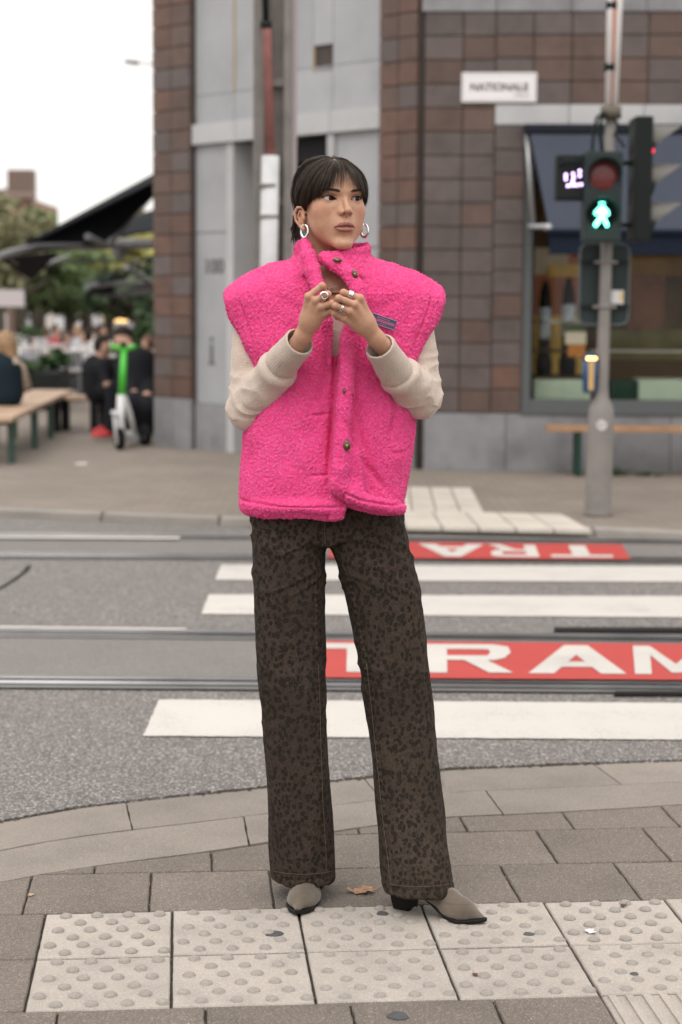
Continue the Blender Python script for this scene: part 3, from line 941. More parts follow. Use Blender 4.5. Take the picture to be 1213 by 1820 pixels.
# recessed blue grey bay between the two brown pillars
DR = -0.07
tc = lambda px, py=300: FA.at(px, py, DR)[0]
e = [tM, tc(598), tc(585), tc(515), tc(450), tc(418), tc(405), tL1]
stone(FA, e[1], tM, 0.02, 0.62, DR - 0.06, DR + 0.02, M_plin, 'plinth_slab')
stone(FA, tM + .0, e[1], 0.62, 1.95, DR - 0.06, DR, M_blue, 'stone_panel'); stone(FA, tM, e[1], 1.955, ZL0, DR - 0.06, DR, M_blue, 'stone_panel')
stone(FA, e[1], e[2], 0.02, ZL0, DR - 0.10, DR + 0.03, M_band, 'jamb')
stone(FA, e[6], e[7], 0.02, 0.50, DR - 0.06, DR + 0.018, M_plin, 'plinth_slab')
pn = stone(FA, e[6], e[7], 0.50, 2.13, DR - 0.06, DR, M_blue, 'stone_panel'); stone(FA, e[6], e[7], 2.135, ZL0, DR - 0.06, DR, M_blue, 'stone_panel')
stone(FA, e[5], e[6], 0.02, ZL0, DR - 0.45, DR + 0.02, M_band, 'jamb')
for k in range(4):
    a = tM + (tL1 - tM) * k / 4; b = tM + (tL1 - tM) * (k + 1) / 4
    stone(FA, a, b, ZL0, ZL1 + .02, DR - 0.03, DR + 0.055, M_band, 'lintel_stone')
u = [tM, tc(592, 100), tc(480, 100), tc(417, 100), tL1]
for k, (a, b) in enumerate(zip(u, u[1:])):
    for (z0, z1) in ((ZL1 + .02, 3.55 if k < 2 else 3.42), (3.55 if k < 2 else 3.42, 4.9)):
        if k == 1 and z0 > 3.5:
            ta, tb_ = tc(557, 100), tc(592, 100)
            za, zb = FA.at(575, 127, DR)[1], FA.at(575, 80, DR)[1]
            stone(FA, tb_, ta, zb, z1, DR - 0.06, DR, M_blue, 'stone_panel'); stone(FA, ta, b, z0, z1, DR - 0.06, DR, M_blue, 'stone_panel')
            stone(FA, tb_, ta, z0, za, DR - 0.06, DR, M_blue, 'stone_panel'); stone(FA, tb_, ta, za, zb, DR - 0.12, DR - 0.045, M_plin, 'recess_panel')
            stone(FA, ta - .02, ta, za, zb, DR - 0.05, DR + 0.004, M_ochre, 'recess_trim')
        else:
            stone(FA, a, b, z0, z1, DR - 0.06, DR, M_blue, 'stone_panel')
stone(FA, u[3] - 0.018, u[3] + 0.010, 3.42, 4.9, DR - 0.05, DR + 0.006, M_ochre, 'yellow_joint', 0.001)
# entrance: dark reveal, door leaf, transom, coloured poster behind glass
wall_piece(FA, e[2], e[5], 0, ZL0, DR - 0.62, DR - 0.55, M_dark, 'back_wall')
M_reveal = mat('reveal_grey', (0.12, 0.125, 0.135), 0.7, var=0.1)
stone(FA, tc(449), e[5] + .0, 0.02, ZL0, DR - 0.55, DR - 0.30, M_reveal, 'door_panel')
stone(FA, e[2], e[3], 2.74, ZL0 - .02, DR - 0.20, DR - 0.10, M_dark, 'transom')
M_poster = bpy.data.materials.new('poster_print'); M_poster.use_nodes = True
nt = M_poster.node_tree; b = nt.nodes['Principled BSDF']; b.inputs['Roughness'].default_value = 0.4
g = nt.nodes.new('ShaderNodeNewGeometry'); t = tex(nt, 'ShaderNodeTexVoronoi', 5.0, g.outputs['Position'])
nt.links.new(ramp(nt, t.outputs['Color'], [(0.2, (0.03, 0.14, 0.18)), (0.5, (0.05, 0.17, 0.21)), (0.62, (0.10, 0.16, 0.30)), (0.78, (0.30, 0.07, 0.22)), (0.9, (0.08, 0.14, 0.34))]), b.inputs['Base Color'])
stone(FA, e[2], e[3], 1.1, 2.70, DR - 0.20, DR - 0.15, M_poster, 'poster')
# house number and letter cast on the left panel
M_letter = mat('cast_letter', (0.13, 0.13, 0.135), 0.6)
def on_FA(px, py): t, z = FA.at(px, py, DR); return FA.P(t, z, DR + 0.003)
text_on('house_number', '100', 0.19, M_letter, bld, on_FA(381, 474), -FA.a, (0, 0, 1), extrude=0.006, offset=0.004)
p = on_FA(377, 612)
mb = MB(); t, z = FA.at(377, 622, DR); FA.box(mb, t - .018, t + .018, z - .13, z + .05, DR - .001, DR + .012); FA.box(mb, t - .016, t + .016, z + .085, z + .125, DR - .001, DR + .012); FA.box(mb, t - .045, t + .045, z - .135, z - .115, DR - .0015, DR + .010)
mb.build('letter_i', M_letter, bld)
# dark downpipe joint at the corner
M_pipe = mat('dark_joint', (0.05, 0.045, 0.042), 0.6)
mb = MB(); mb.tube([C0 + Vector((0.012, 0.03, 0)), C0 + Vector((0.012, 0.03, 6))], 0.012, 8); mb.build('corner_joint', M_pipe, bld)

# ------------------------------------------------ shop window
M_glass = bpy.data.materials.new('window_glass'); M_glass.use_nodes = True
b = M_glass.node_tree.nodes['Principled BSDF']; b.inputs['Transmission Weight'].default_value = 1.0; b.inputs['Roughness'].default_value = 0.02
b.inputs['IOR'].default_value = 1.2; b.inputs['Base Color'].default_value = (0.92, 0.93, 0.92, 1)
win = None
fw = 0.075
mb = MB()
FB.box(mb, tw0, tw0 + fw, ZP, ZL0, -0.14, -0.02, .004); FB.box(mb, tw0 + fw + .001, tE, ZP, ZP + 0.115, -0.14, -0.022, .004); FB.box(mb, tw0 + fw + .001, tE, ZL0 - .06, ZL0, -0.14, -0.022)
win = mb.build('window', M_framew, bld)
mb = MB(); FB.box(mb, tw0 - .01, tE, ZP - .004, ZP + 0.018, -0.05, 0.035, .003); mb.build('sill', M_framew, win)
mb = MB(); FB.box(mb, tw0 + fw, tE, ZP + .115, ZL0 - .06, -0.095, -0.090); mb.build('pane', M_glass, win)
mb = MB(); FB.box(mb, tw0 + fw, tw0 + fw + .02, ZP + .10, ZL0, -0.10, -0.03); mb.build('bead', M_dark, win)
# room behind: shelf wall, warm panels, display
M_in = mat('interior_wall', (0.13, 0.08, 0.045), 0.8, var=0.5, vscale=1.5, world_co=True)
M_inr = mat('interior_red', (0.60, 0.22, 0.12), 0.7, var=0.3, vscale=5, world_co=True)
M_iny = mat('interior_yellow', (0.90, 0.58, 0.14), 0.7, var=0.2, vscale=3, world_co=True)
M_inc = mat('interior_cream', (0.80, 0.72, 0.55), 0.7, var=0.15, vscale=3, world_co=True)
M_mat = mat('interior_green', (0.45, 0.55, 0.42), 0.9, var=0.2, vscale=2, world_co=True)
wall_piece(FB, tw0 - .5, tE + .3, 0.3, 3.2, -2.3, -2.2, M_in, 'room_wall'); wall_piece(FB, tw0 - .5, tE + .3, 3.0, 3.05, -2.2, -.36, M_in, 'room_ceiling')
wall_piece(FB, tw0 - .5, tE + .3, .50, .56, -2.2, -.36, M_mat, 'room_floor'); wall_piece(FB, tw0 - .55, tw0 - .5, .5, 3.0, -2.2, -.36, M_iny, 'room_side')
def inpt(px, py, d): return FB.at(px, py, d)
def panel(px0, py0, px1, py1, d, m, name, th=0.02):
    a, z1 = FB.at(px0, py0, d); b, z0 = FB.at(px1, py1, d)
    mb = MB(); FB.box(mb, a, b, z0, z1, d - th, d); return mb.build(name, m, bld)
panel(940, 446, 1030, 560, -0.95, M_inr, 'backdrop_panel'); panel(936, 440, 1010, 488, -0.93, M_inc, 'backdrop_panel')
panel(975, 470, 1035, 492, -0.91, M_iny, 'backdrop_panel'); panel(940, 560, 1035, 665, -0.95, M_iny, 'backdrop_panel')
panel(1118, 455, 1260, 490, -0.95, mat('interior_amber', (0.24, 0.12, 0.02), .7, var=.3, vscale=3), 'backdrop_panel'); panel(1118, 490, 1180, 590, -1.0, mat('interior_brown', (.22, .10, .06), .7, var=.3, vscale=4), 'backdrop_panel')
panel(1060, 585, 1300, 640, -1.0, mat('interior_olive', (0.15, 0.13, 0.05), .7, var=.4, vscale=4), 'backdrop_panel')
M_disp = mat('display_black', (0.012, 0.013, 0.014), 0.4); M_lab = mat('display_label', (0.55, 0.62, 0.68), 0.5, var=0.3, vscale=12)
# two tall dark bottle-shaped displays
for k, (px, w, ht) in enumerate([(970, 11, 0), (1012, 12, -6)]):
    t, zt = FB.at(px, 500 + ht, -0.6); _, zb = FB.at(px, 666, -0.6)
    c = FB.P(t, 0, -0.6); r = w / 205
    mb = MB(); mb.lathe([(r * 1.3, zb), (r * 1.35, zb + .12), (r * .95, zb + .2), (r, zt - .22), (r * .8, zt - .08), (r * .5, zt - .03), (r * .5, zt)], (c.x, c.y, 0), 14)
    bo = mb.build('display_bottle', M_disp)
    tag(bo, ['black bottle shaped display with pale label nearest the window frame', 'black bottle shaped display with pale label behind the sign back'][k], 'display', 'bottle displays in the shop window')
    mb = MB(); mb.lathe([(r * 1.03, zt - .50), (r * 1.03, zt - .23)], (c.x, c.y, 0), 14); mb.build('label', M_lab, bo)
# rails across the window display
M_rail = mat('chrome_rail', (0.55, 0.52, 0.5), 0.3, 1.0)
for k, (py, x1) in enumerate([(572, 1035), (623, 1300)]):
    t0, z = FB.at(946, py, -0.4); t1, _ = FB.at(x1, py, -0.4)
    mb = MB(); mb.tube([FB.P(t0, z, -0.4), FB.P(t1, z, -0.4)], 0.013, 8); mb.build('display_rail', M_rail, bld)
# hanging packet
panel(1003, 575, 1040, 590, -0.3, mat('packet_green', (0.05, .08, .02), .6), 'packet_top'); panel(1005, 590, 1042, 612, -0.3, M_inc, 'packet_middle'); panel(1010, 612, 1040, 634, -0.3, mat('packet_orange', (.55, .2, .03), .6), 'packet_bottom')
# soft mats on the window shelf
mb = MB()
for (a, b) in ((948, 1050), (1134, 1300)):
    t0, z0 = FB.at(a, 705, -0.25); t1, z1 = FB.at(b, 672, -0.25)
    FB.box(mb, t0, t1, z0 - .05, z1 - .02, -0.75, -0.2, .03)
mb.build('window_mat', M_mat, bld)
panel(1088, 676, 1134, 712, -0.25, mat('crate_green', (.015, .045, .03), .6), 'green_crate', .3)

# ------------------------------------------------ awning
M_canv = mat('slate_blue_canvas', (0.036, 0.045, 0.070), 0.8, var=0.08, vscale=4, bump=0.1, bscale=300)
M_navy = mat('navy_canvas', (0.010, 0.015, 0.028), 0.8)
M_cass = mat('awning_cassette_black', (0.014, 0.017, 0.024), 0.5)
M_arm = mat('awning_arm_steel', (0.42, 0.43, 0.44), 0.4, 0.6)
t0, zt = FB.at(942, 226, 0.06); t1 = tE
aw = thing('awning', 'slate blue awning with navy valance half drawn over the shop window', 'awning', tuple(FB.P(t0, zt, 0.06)))
mb = MB(); FB.box(mb, t0 - .05, t1, ZL0 - .075, ZL0 - .005, 0.012, 0.15, .01); mb.build('cassette', M_cass, aw)
ta, za = FB.at(943, 238, 0.14); tb1, zb1 = FB.at(977, 412, 0.50)
mb = MB()
g4 = [FB.P(ta, za, 0.13), FB.P(t1, za, 0.13), FB.P(t1, zb1, 0.50), FB.P(tb1, zb1, 0.50)]
n = 14
for i in range(n):
    for j in range(1):
        pass
mb.slab(g4, FB.n, 0.006); mb.build('fabric', M_canv, aw)
_, zv = FB.at(1000, 452, 0.5)
mb = MB(); FB.box(mb, tb1, t1, zv, zb1 - .002, 0.497, 0.505); mb.build('valance', M_navy, aw)
mb = MB(); FB.box(mb, tb1 - .03, t1, zb1 - .012, zb1 + .022, 0.506, 0.54, .004); mb.build('front_bar', M_navy, aw)
q0, q1 = FB.at(936, 233, 0.05), FB.at(950, 402, 0.2)
mb = MB(); mb.tube([FB.P(q0[0], q0[1], 0.08), FB.P(q1[0], q1[1], 0.10)], 0.020, 8)
q2 = FB.at(974, 403, 0.45)
mb.tube([FB.P(q1[0] - .04, q1[1] + .0, 0.10), FB.P(q1[0] + 0.02, q1[1] + .0, 0.12), FB.P(q2[0], q2[1], 0.50)], 0.024, 8)
mb.sphere(FB.P(q2[0], q2[1] - .01, .50), 0.036); mb.build('folding_arm', M_arm, aw)

# ------------------------------------------------ street name sign
sg_a = FB.at(821, 129, 0.02); sg_b = FB.at(954, 182, 0.02)
sg = MB(); FB.box(sg, sg_a[0], sg_b[0], sg_b[1], sg_a[1], 0.012, 0.028, .006)
sgo = sg.build('street_name_sign', mat('enamel_white', (0.72, 0.70, 0.71), 0.35)); tag(sgo, 'white enamel street name plate fixed to the brown tiles', 'sign')
tm = (sg_a[0] + sg_b[0]) / 2; zm = (sg_a[1] + sg_b[1]) / 2; hh = sg_a[1] - sg_b[1]
M_ink = mat('sign_ink', (0.10, 0.10, 0.11), 0.5)
text_on('sign_lettering', 'NATIONALE', hh * 0.36, M_ink, sgo, FB.P(tm - .0, zm - hh * .0, 0.0292), FB.a, (0, 0, 1), offset=0.003)
text_on('sign_lettering', 'STRAAT', hh * 0.15, M_ink, sgo, FB.P(tm + .19, zm - hh * .27, 0.0292), FB.a, (0, 0, 1))
mb = MB()
for (a, b, c_, d_) in ((0, 1, 0, .03), (0, 1, .97, 1), (0, .012, .03, .97), (.988, 1, .03, .97)):
    FB.box(mb, sg_a[0] + (sg_b[0] - sg_a[0]) * (0.02 + .96 * a), sg_a[0] + (sg_b[0] - sg_a[0]) * (0.02 + .96 * b), sg_b[1] + hh * (.06 + .88 * c_), sg_b[1] + hh * (.06 + .88 * d_), 0.0282, 0.0294)
mb.build('sign_border', mat('sign_border_grey', (.45, .44, .45), .5), sgo)

# ------------------------------------------------ bench under the shop window
M_wood = mat('bench_wood', (0.33, 0.19, 0.105), 0.6, var=0.25, vscale=6, bump=0.2, bscale=60)
M_green = mat('bench_green_steel', (0.02, 0.045, 0.035), 0.5)
M_blackm = mat('black_steel', (0.012, 0.012, 0.013), 0.5)
bt, bz = FB.at(972, 757, 0.45)
wb = thing('bench', 'long wooden bench with dark green legs below the shop window', 'bench', tuple(FB.P(bt, 0.05, 0.3)), 'wooden benches on the far pavement')
for d in (0.22, 0.37):
    mb = MB(); FB.box(mb, bt, tE, bz - .045, bz, d, d + 0.135, .008); mb.build('seat_plank', M_wood, wb)
for px in (1026, 1330):
    t, _ = FB.at(px, 840, 0.4)
    mb = MB(); FB.box(mb, t - .025, t + .025, 0.05, bz - .046, 0.44, 0.49); FB.box(mb, t - .025, t + .025, 0.05, bz - .046, 0.24, 0.29); FB.box(mb, t - .022, t + .022, bz - .09, bz - .047, 0.295, 0.435)
    mb.build('leg', M_green, wb)
# small weeds at the foot of the wall
M_weed = mat('weed_green', (0.035, 0.06, 0.02), 0.8, var=0.4, vscale=40)
for k, (px, py) in enumerate([(1100, 846), (858, 834), (1150, 847)]):
    p = gp(px, py, 0.05); mb = MB()
    for i in range(60):
        a = random.uniform(0, 6.3); l = random.uniform(.02, .07) * (1.3 if k == 0 else .7)
        q = p + Vector((random.gauss(0, .05), random.gauss(0, .02), 0)); tip = q + Vector((math.cos(a) * l * .7, math.sin(a) * l * .7, l))
        w = Vector((-math.sin(a), math.cos(a), 0)) * .008
        mb.poly([q, (q + tip) / 2 + w, tip, (q + tip) / 2 - w])
    tag(mb.build('weed', M_weed), ['leafy weed tuft at the wall foot behind the traffic light pole', 'small weed tuft at the wall foot left of the shop window', 'small weed tuft under the right end of the bench'][k], 'plant', 'weeds along the wall foot')
# ================================================================== TRAFFIC LIGHT
PB = gp(1063, 917, 0.05)
YP = PB.y
def q(px, py, dy=0.0): return vp(px, py, YP + dy)
M_pole = mat('grey_painted_pole', (0.185, 0.172, 0.160), 0.6, var=0.15, vscale=5, bump=0.15, bscale=50)
M_black = mat('signal_black', (0.012, 0.016, 0.015), 0.45)
M_blk2 = mat('signal_dark_green_grey', (0.028, 0.040, 0.040), 0.5)
tl = thing('traffic_light', 'grey traffic light pole showing a green walking figure before the shop', 'traffic light', tuple(PB))
top = q(1086, 205)
axis = (top - PB)
def ax(z): return PB + axis * ((z - PB.z) / axis.z)
z_n0, z_n1 = q(1070, 728).z, q(1070, 690).z
mb = MB()
zs = [0.05, 0.07, 0.5, z_n0 - .03, z_n0 + .02, (z_n0 + z_n1) / 2, z_n1, 1.4, top.z]
rs = [0.096, 0.090, 0.088, 0.086, 0.078, 0.050, 0.042, 0.040, 0.036]
mb.tube([ax(z) for z in zs], rs, 20); mb.build('pole', M_pole, tl)
mb = MB(); mb.tube([ax(top.z - .02), ax(top.z + .055)], 0.070, 16); mb.build('pole_cap', mat('cap_bronze', (0.10, 0.085, 0.06), .6), tl)
M_stk = mat('sticker_white', (0.55, 0.53, 0.52), 0.5)
p = q(1070, 756, -0.09)
mb = MB(); mb.tube([p + Vector((0, .012, 0)), p], 0.034, 20); s_ = mb.build('round_sticker', M_stk, tl)
text_on('sticker_number', '51', 0.045, mat('sticker_ink', (.12, .12, .13), .5), s_, p + Vector((0, -.0012, 0)), (1, 0, 0), (0, 0, 1))
# striped mast above the cap, standing on the same pole
M_mw = mat('mast_white', (0.68, 0.66, 0.65), 0.5, var=0.1, vscale=6); M_mo = mat('mast_orange', (0.52, 0.13, 0.055), 0.5, var=0.15, vscale=6)
a, b = ax(top.z + .055), q(1100, -260)
dd = (b - a).normalized(); sd = Vector((1, 0, 0))
for off, r, m, nm in ((-0.027, .024, M_mw, 'mast_tube'), (0.034, .024, M_mw, 'mast_tube'), (0.006, .022, M_mo, 'mast_stripe')):
    mb = MB(); y = 0.006 if nm == 'mast_stripe' else 0
    mb.tube([a + sd * off * .7 + Vector((0, y, 0)), b + sd * off * 1.25 + Vector((0, y, 0))], [r * .9, r * 1.1], 12); mb.build(nm, m, tl)
for py in (8, 118): 
    p = q(1088 if py > 50 else 1092, py); mb = MB(); mb.tube([p + Vector((-.05, 0, -.006)), p + Vector((.012, 0, -.006))], .030, 10); mb.build('mast_clip', M_black, tl)
# cables looping out of the pole head
for (pts, r) in [([(1076, 200), (1062, 208), (1056, 230), (1053, 262), (1054, 285)], .011), ([(1080, 205), (1069, 212), (1066, 235), (1070, 258), (1072, 275)], .013), ([(1092, 205), (1100, 225), (1092, 240), (1104, 252), (1110, 262)], .008)]:
    mb = MB(); mb.tube([q(x, y, -.06) for x, y in pts], r, 8); mb.build('cable', M_black, tl)
# pedestrian head
def headbox(x0, y0, x1, y1, d0, d1, m, name, bev=.02, parent=None):
    A = q(x0, y1, d0); B = q(x1, y0, d0)
    mb = MB(); mb.box((A.x, YP + d0, A.z), (B.x, YP + d1, B.z), None, bev); return mb.build(name, m, parent or tl)
ph = headbox(1037, 268, 1109, 430, -0.24, -0.075, M_blk2, 'pedestrian_head', .022)
def lamp(px, py, r, m, parent, depth=-0.245, visor=True, name='lens'):
    c = q(px, py, depth)
    mb = MB(); mb.sphere((c.x, c.y + .012, c.z), (r, .022, r), 20); mb.build(name, m, parent)
    if visor:
        n = 20; mb = MB(); bm = mb.bm
        for k in range(n):
            a0, a1 = math.pi * (-.12 + 1.24 * k / n), math.pi * (-.12 + 1.24 * (k + 1) / n)
            def P_(a, rr, y): return bm.verts.new((c.x + rr * math.cos(a), y, c.z + rr * math.sin(a)))
            l0 = .11 * (0.35 + .65 * max(0, math.sin(a0))) ; l1 = .11 * (0.35 + .65 * max(0, math.sin(a1)))
            r1, r2 = r * 1.12, r * 1.20
            bm.faces.new((P_(a0, r1, c.y + .01), P_(a1, r1, c.y + .01), P_(a1, r1, c.y - l1), P_(a0, r1, c.y - l0)))
            bm.faces.new((P_(a1, r2, c.y + .01), P_(a0, r2, c.y + .01), P_(a0, r2, c.y - l0), P_(a1, r2, c.y - l1)))
            bm.faces.new((P_(a0, r1, c.y - l0), P_(a1, r1, c.y - l1), P_(a1, r2, c.y - l1), P_(a0, r2, c.y - l0)))
        mb.build('visor', M_blk2, parent)
    return c
M_redl = mat('unlit_red_lens', (0.13, 0.022, 0.022), 0.25, var=0.4, vscale=30)
M_blkl = mat('black_lens', (0.004, 0.008, 0.007), 0.3)
lamp(1073, 312, 0.098, M_redl, ph); c = lamp(1070, 382, 0.098, M_blkl, ph)
# the lit walking figure
M_grn = mat('lit_green_figure', (0.1, 0.8, 0.6), 0.5, emit=(0.16, 1.0, 0.70), estr=6.5)
fy = c.y - .014; s = 0.105
def F2(x, z): return Vector((c.x + x * s, fy, c.z + z * s))
mb = MB()
mb.tube([F2(-.02, .66), F2(-.02, .74)], .0165, 10)
for pts, r in [([F2(-.02, .5), F2(.0, .05)], [.019, .016]), ([F2(-.06, .48), F2(-.36, .15), F2(-.42, .02)], .0095), ([F2(.04, .48), F2(.30, .2), F2(.36, -.02)], .0095), ([F2(-.02, .05), F2(-.2, -.35), F2(-.42, -.68)], .0115), ([F2(.03, .05), F2(.16, -.3), F2(.34, -.7)], .0095)]:
    mb.tube(pts, r, 8)
mb.build('walking_figure', M_grn, ph)
# countdown head at the left, lit diodes
ch = headbox(988, 275, 1042, 356, -0.20, -0.08, M_black, 'countdown_head', .02)
M_pur = mat('lit_violet_diode', (0.6, 0.45, 0.8), 0.5, emit=(0.72, 0.50, 0.92), estr=5.5)
for (x, y) in [(1006, 311), (1006, 318), (1019, 309), (1020, 316), (1031, 304), (1031, 312), (1010, 330), (1018, 329), (1025, 329), (1033, 328), (1018, 323)]:
    p = q(x, y, -.208); mb = MB(); mb.sphere(p, 0.0085, 8); mb.build('diode', M_pur, ch)
mb = MB(); a = q(1012, 300, -.21); mb.tube([a + Vector((-.06, .0, .03)), a + Vector((0, -.05, .05)), a + Vector((.06, -.0, .03))], .012, 6); mb.build('hood', M_black, ch)
# vehicle head seen from its side, visors pointing right
A = q(1119, 430, .05); B = q(1156, 210, .05)
mb = MB(); mb.box((A.x, YP - .1, A.z), (B.x, YP + .20, B.z), None, .015); vh = mb.build('vehicle_head', M_black, tl)
M_vis = mat('visor_grey', (0.11, 0.105, 0.095), .5)
for py in (243, 312, 380):
    cc = q(1152, py, .05); mb = MB(); bm = mb.bm; n = 16; r = .105
    for k in range(n):
        a0, a1 = math.pi * (-.05 + 1.1 * k / n), math.pi * (-.05 + 1.1 * (k + 1) / n)
        def P_(a, x, rr=r): return bm.verts.new((cc.x + x, cc.y + rr * math.cos(a), cc.z - .03 + rr * math.sin(a)))
        l0, l1 = .07 + .15 * max(0, math.sin(a0)), .07 + .15 * max(0, math.sin(a1))
        bm.faces.new((P_(a0, 0), P_(a1, 0), P_(a1, l1), P_(a0, l0))); bm.faces.new((P_(a1, 0, r * .93), P_(a0, 0, r * .93), P_(a0, l0, r * .93), P_(a1, l1, r * .93)))
        bm.faces.new((P_(a0, l0), P_(a1, l1), P_(a1, l1, r * .93), P_(a0, l0, r * .93)))
    mb.build('visor', M_vis, vh)
    mb = MB(); mb.lathe([(.098, -.012), (.105, 0), (.098, .035), (.06, .05)], (0, 0, 0), 20, Matrix.Translation((cc.x - .005, cc.y, cc.z - .03)) @ Matrix.Rotation(math.pi / 2, 4, 'Y')); mb.build('lens_ring', M_blk2, vh)
    mb = MB(); mb.lathe([(.09, -.03), (.085, 0.0), (.02, .001)], (0, 0, 0), 16, Matrix.Translation((A.x - .002, cc.y, cc.z - .03)) @ Matrix.Rotation(-math.pi / 2, 4, 'Y')); mb.build('back_cover', M_blk2, vh)
p = q(1158, 268, 0.0); mb = MB(); mb.sphere(p, (.018, .05, .02), 10); mb.build('red_lamp', mat('lit_red', (.8, .02, .05), .4, emit=(1, .02, .06), estr=2.2), vh)
for py in (290, 400):
    mb = MB(); mb.tube([ax(q(1075, py).z), q(1125, py, .05)], .014, 8); mb.build('bracket', M_black, tl)
# back of a sign plate, clamped to the pole
A = q(1029, 577, .055); B = q(1119, 434, .055)
mb = MB()
w, h = B.x - A.x, B.z - A.z; rc = .05; pts = []
for cx, cz, a0 in ((B.x - rc, B.z - rc, 0), (A.x + rc, B.z - rc, 90), (A.x + rc, A.z + rc, 180), (B.x - rc, A.z + rc, 270)):
    for k in range(5): a = R(a0 + 22.5 * k); pts.append((cx + rc * math.cos(a), YP + .055, cz + rc * math.sin(a)))
mb.slab(pts, (0, 1, 0), .02); sb = mb.build('sign_back', M_blk2, tl)
mb = MB(); zf = YP + .048
mb.tube([Vector((p[0], zf + .004, p[2])) for p in pts + pts[:1]], .008, 6, caps=False); mb.build('sign_rim', mat('rim_grey', (.07, .09, .095), .5), sb)
for py in (466, 545):
    a_, b_ = q(1032, py, .045), q(1117, py, .045); mb = MB(); mb.box((a_.x, YP + .035, a_.z - .012), (b_.x, YP + .054, a_.z + .012)); mb.build('rail', M_black, sb)
    z = a_.z; mb = MB(); mb.tube([ax(z - .012), ax(z + .012)], .047, 16); mb.box((ax(z).x - .075, YP - .008, z - .010), (ax(z).x + .075, YP + .02, z + .010)); mb.build('clamp', M_pole, tl)
a_, b_ = q(1087, 540, .03), q(1110, 516, .03)
mb = MB(); mb.box((a_.x, YP + .050, a_.z), (b_.x, YP + .0535, b_.z)); sw = mb.build('sticker', mat('sticker_pale', (.62, .62, .62), .5), sb)
mb = MB(); mb.box((b_.x - .022, YP + .0485, a_.z + .012), (b_.x - .006, YP + .0498, b_.z - .008)); mb.build('sticker_mark', mat('sticker_yellow', (.6, .38, .08), .5), sw)
# request button box: blue with a yellow stripe and a lit amber ring
A = q(1034, 698, -.02); B = q(1063, 640, -.02)
M_bblue = mat('button_blue', (0.008, 0.05, 0.14), .4); M_byel = mat('button_yellow', (0.50, 0.33, 0.12), .5)
cx_ = (A.x + B.x) / 2; r0 = (B.x - A.x) / 2
mb = MB(); mb.lathe([(r0 * .80, 0), (r0 * .92, .015), (r0 * 1.0, .12), (r0 * 1.02, B.z - A.z)], (cx_, YP - .03, A.z), 20); bb = mb.build('request_button', M_bblue, tl)
mb = MB(); mb.slab([(cx_ - r0 * .30, YP - .03 - r0 * 1.05, A.z + .02), (cx_ + r0 * .35, YP - .03 - r0 * 1.05, A.z + .02), (cx_ + r0 * .38, YP - .03 - r0 * 1.05, B.z - .005), (cx_ - r0 * .33, YP - .03 - r0 * 1.05, B.z - .005)], (0, 1, 0), .03); mb.build('yellow_stripe', M_byel, bb)
mb = MB(); mb.lathe([(r0 * .98, 0), (r0 * .98, .028), (r0 * .4, .045)], (cx_, YP - .03, B.z), 20); mb.build('top_cap', M_bblue, bb)
M_amb = mat('lit_amber', (.9, .5, .15), .4, emit=(1.0, .48, .12), estr=7)
for dx in (-.014, 0, .016, .034):
    mb = MB(); mb.sphere((cx_ + dx - .008, YP - .03 - r0 * .92, B.z + .013), (.011, .008, .010), 8); mb.build('amber_diode', M_amb, bb)
mb = MB(); mb.tube([(cx_, YP - .02, (A.z + B.z) / 2), ax((A.z + B.z) / 2)], .02, 8); mb.build('bracket', M_black, tl)

# ================================================================== CONCRETE MAST BEHIND THE WOMAN
CB = gp(484, 928, 0.05)
YC = CB.y
def qc(px, py, dy=0.0): return vp(px, py, YC + dy)
M_conc = mat('weathered_concrete', (0.185, 0.170, 0.158), 0.9, var=0.22, vscale=6, bump=0.4, bscale=60)
cm = thing('concrete_mast', 'old concrete mast with a red and white pipe behind the woman', 'mast', tuple(CB))
xa, xb = qc(450, 450).x, qc(517, 450).x
ztop = 6.2
mb = MB(); mb.box((xa, YC + .02, .05), (xa + (xb - xa) * .30, YC + .24, ztop), None, .01); mb.box((xb - (xb - xa) * .20, YC + .02, .05), (xb, YC + .24, ztop), None, .01)
mb.box((xa + (xb - xa) * .30 + .001, YC + .09, .05), (xb - (xb - xa) * .20 - .001, YC + .17, ztop)); mb.build('shaft', M_conc, cm)
z = .6
while z < ztop:
    mb = MB(); mb.box((xa + (xb - xa) * .302, YC + .045, z), (xb - (xb - xa) * .202, YC + .0895, z + .05)); mb.build('crosspiece', M_conc, cm); z += .74
zc = qc(478, 277).z
M_pw = mat('pipe_white', (0.50, 0.50, 0.51), 0.55, var=0.2, vscale=5, bump=.1, bscale=40); M_pr = mat('pipe_rust_red', (0.24, 0.095, 0.085), 0.7, var=0.25, vscale=8)
pb = qc(478, 470, -.03); pt = qc(481, 277, -.03); base = Vector((qc(470, 700).x, YC - .03, .05))
mb = MB(); mb.tube([base, pb, pt], .056, 16); mb.build('pipe_sleeve', M_pw, cm)
mb = MB(); mb.tube([pt, qc(475, 60, -.03), qc(473, 40, -.03)], [.030, .028, .028], 12); mb.build('red_pipe', M_pr, cm)
mb = MB(); mb.tube([qc(473, 50, -.03), qc(473, 38, -.03)], .036, 12); mb.build('pipe_collar', M_black, cm)
mb = MB(); mb.tube([qc(473, 40, -.03), qc(470, -60, -.03), qc(468, -200, -.03)], .020, 8); mb.build('cable', M_black, cm)
for py in (330, 385):
    p = qc(478, py, -.03); mb = MB(); mb.tube([p - Vector((0, 0, .01)), p + Vector((0, 0, .01))], .062, 16); mb.build('strap', M_pole, cm)
mb = MB(); mb.box((xb + .001, YC + .05, .05), (xb + .035, YC + .10, ztop)); mb.build('side_channel', mat('side_channel', (.30, .26, .27), .6), cm)
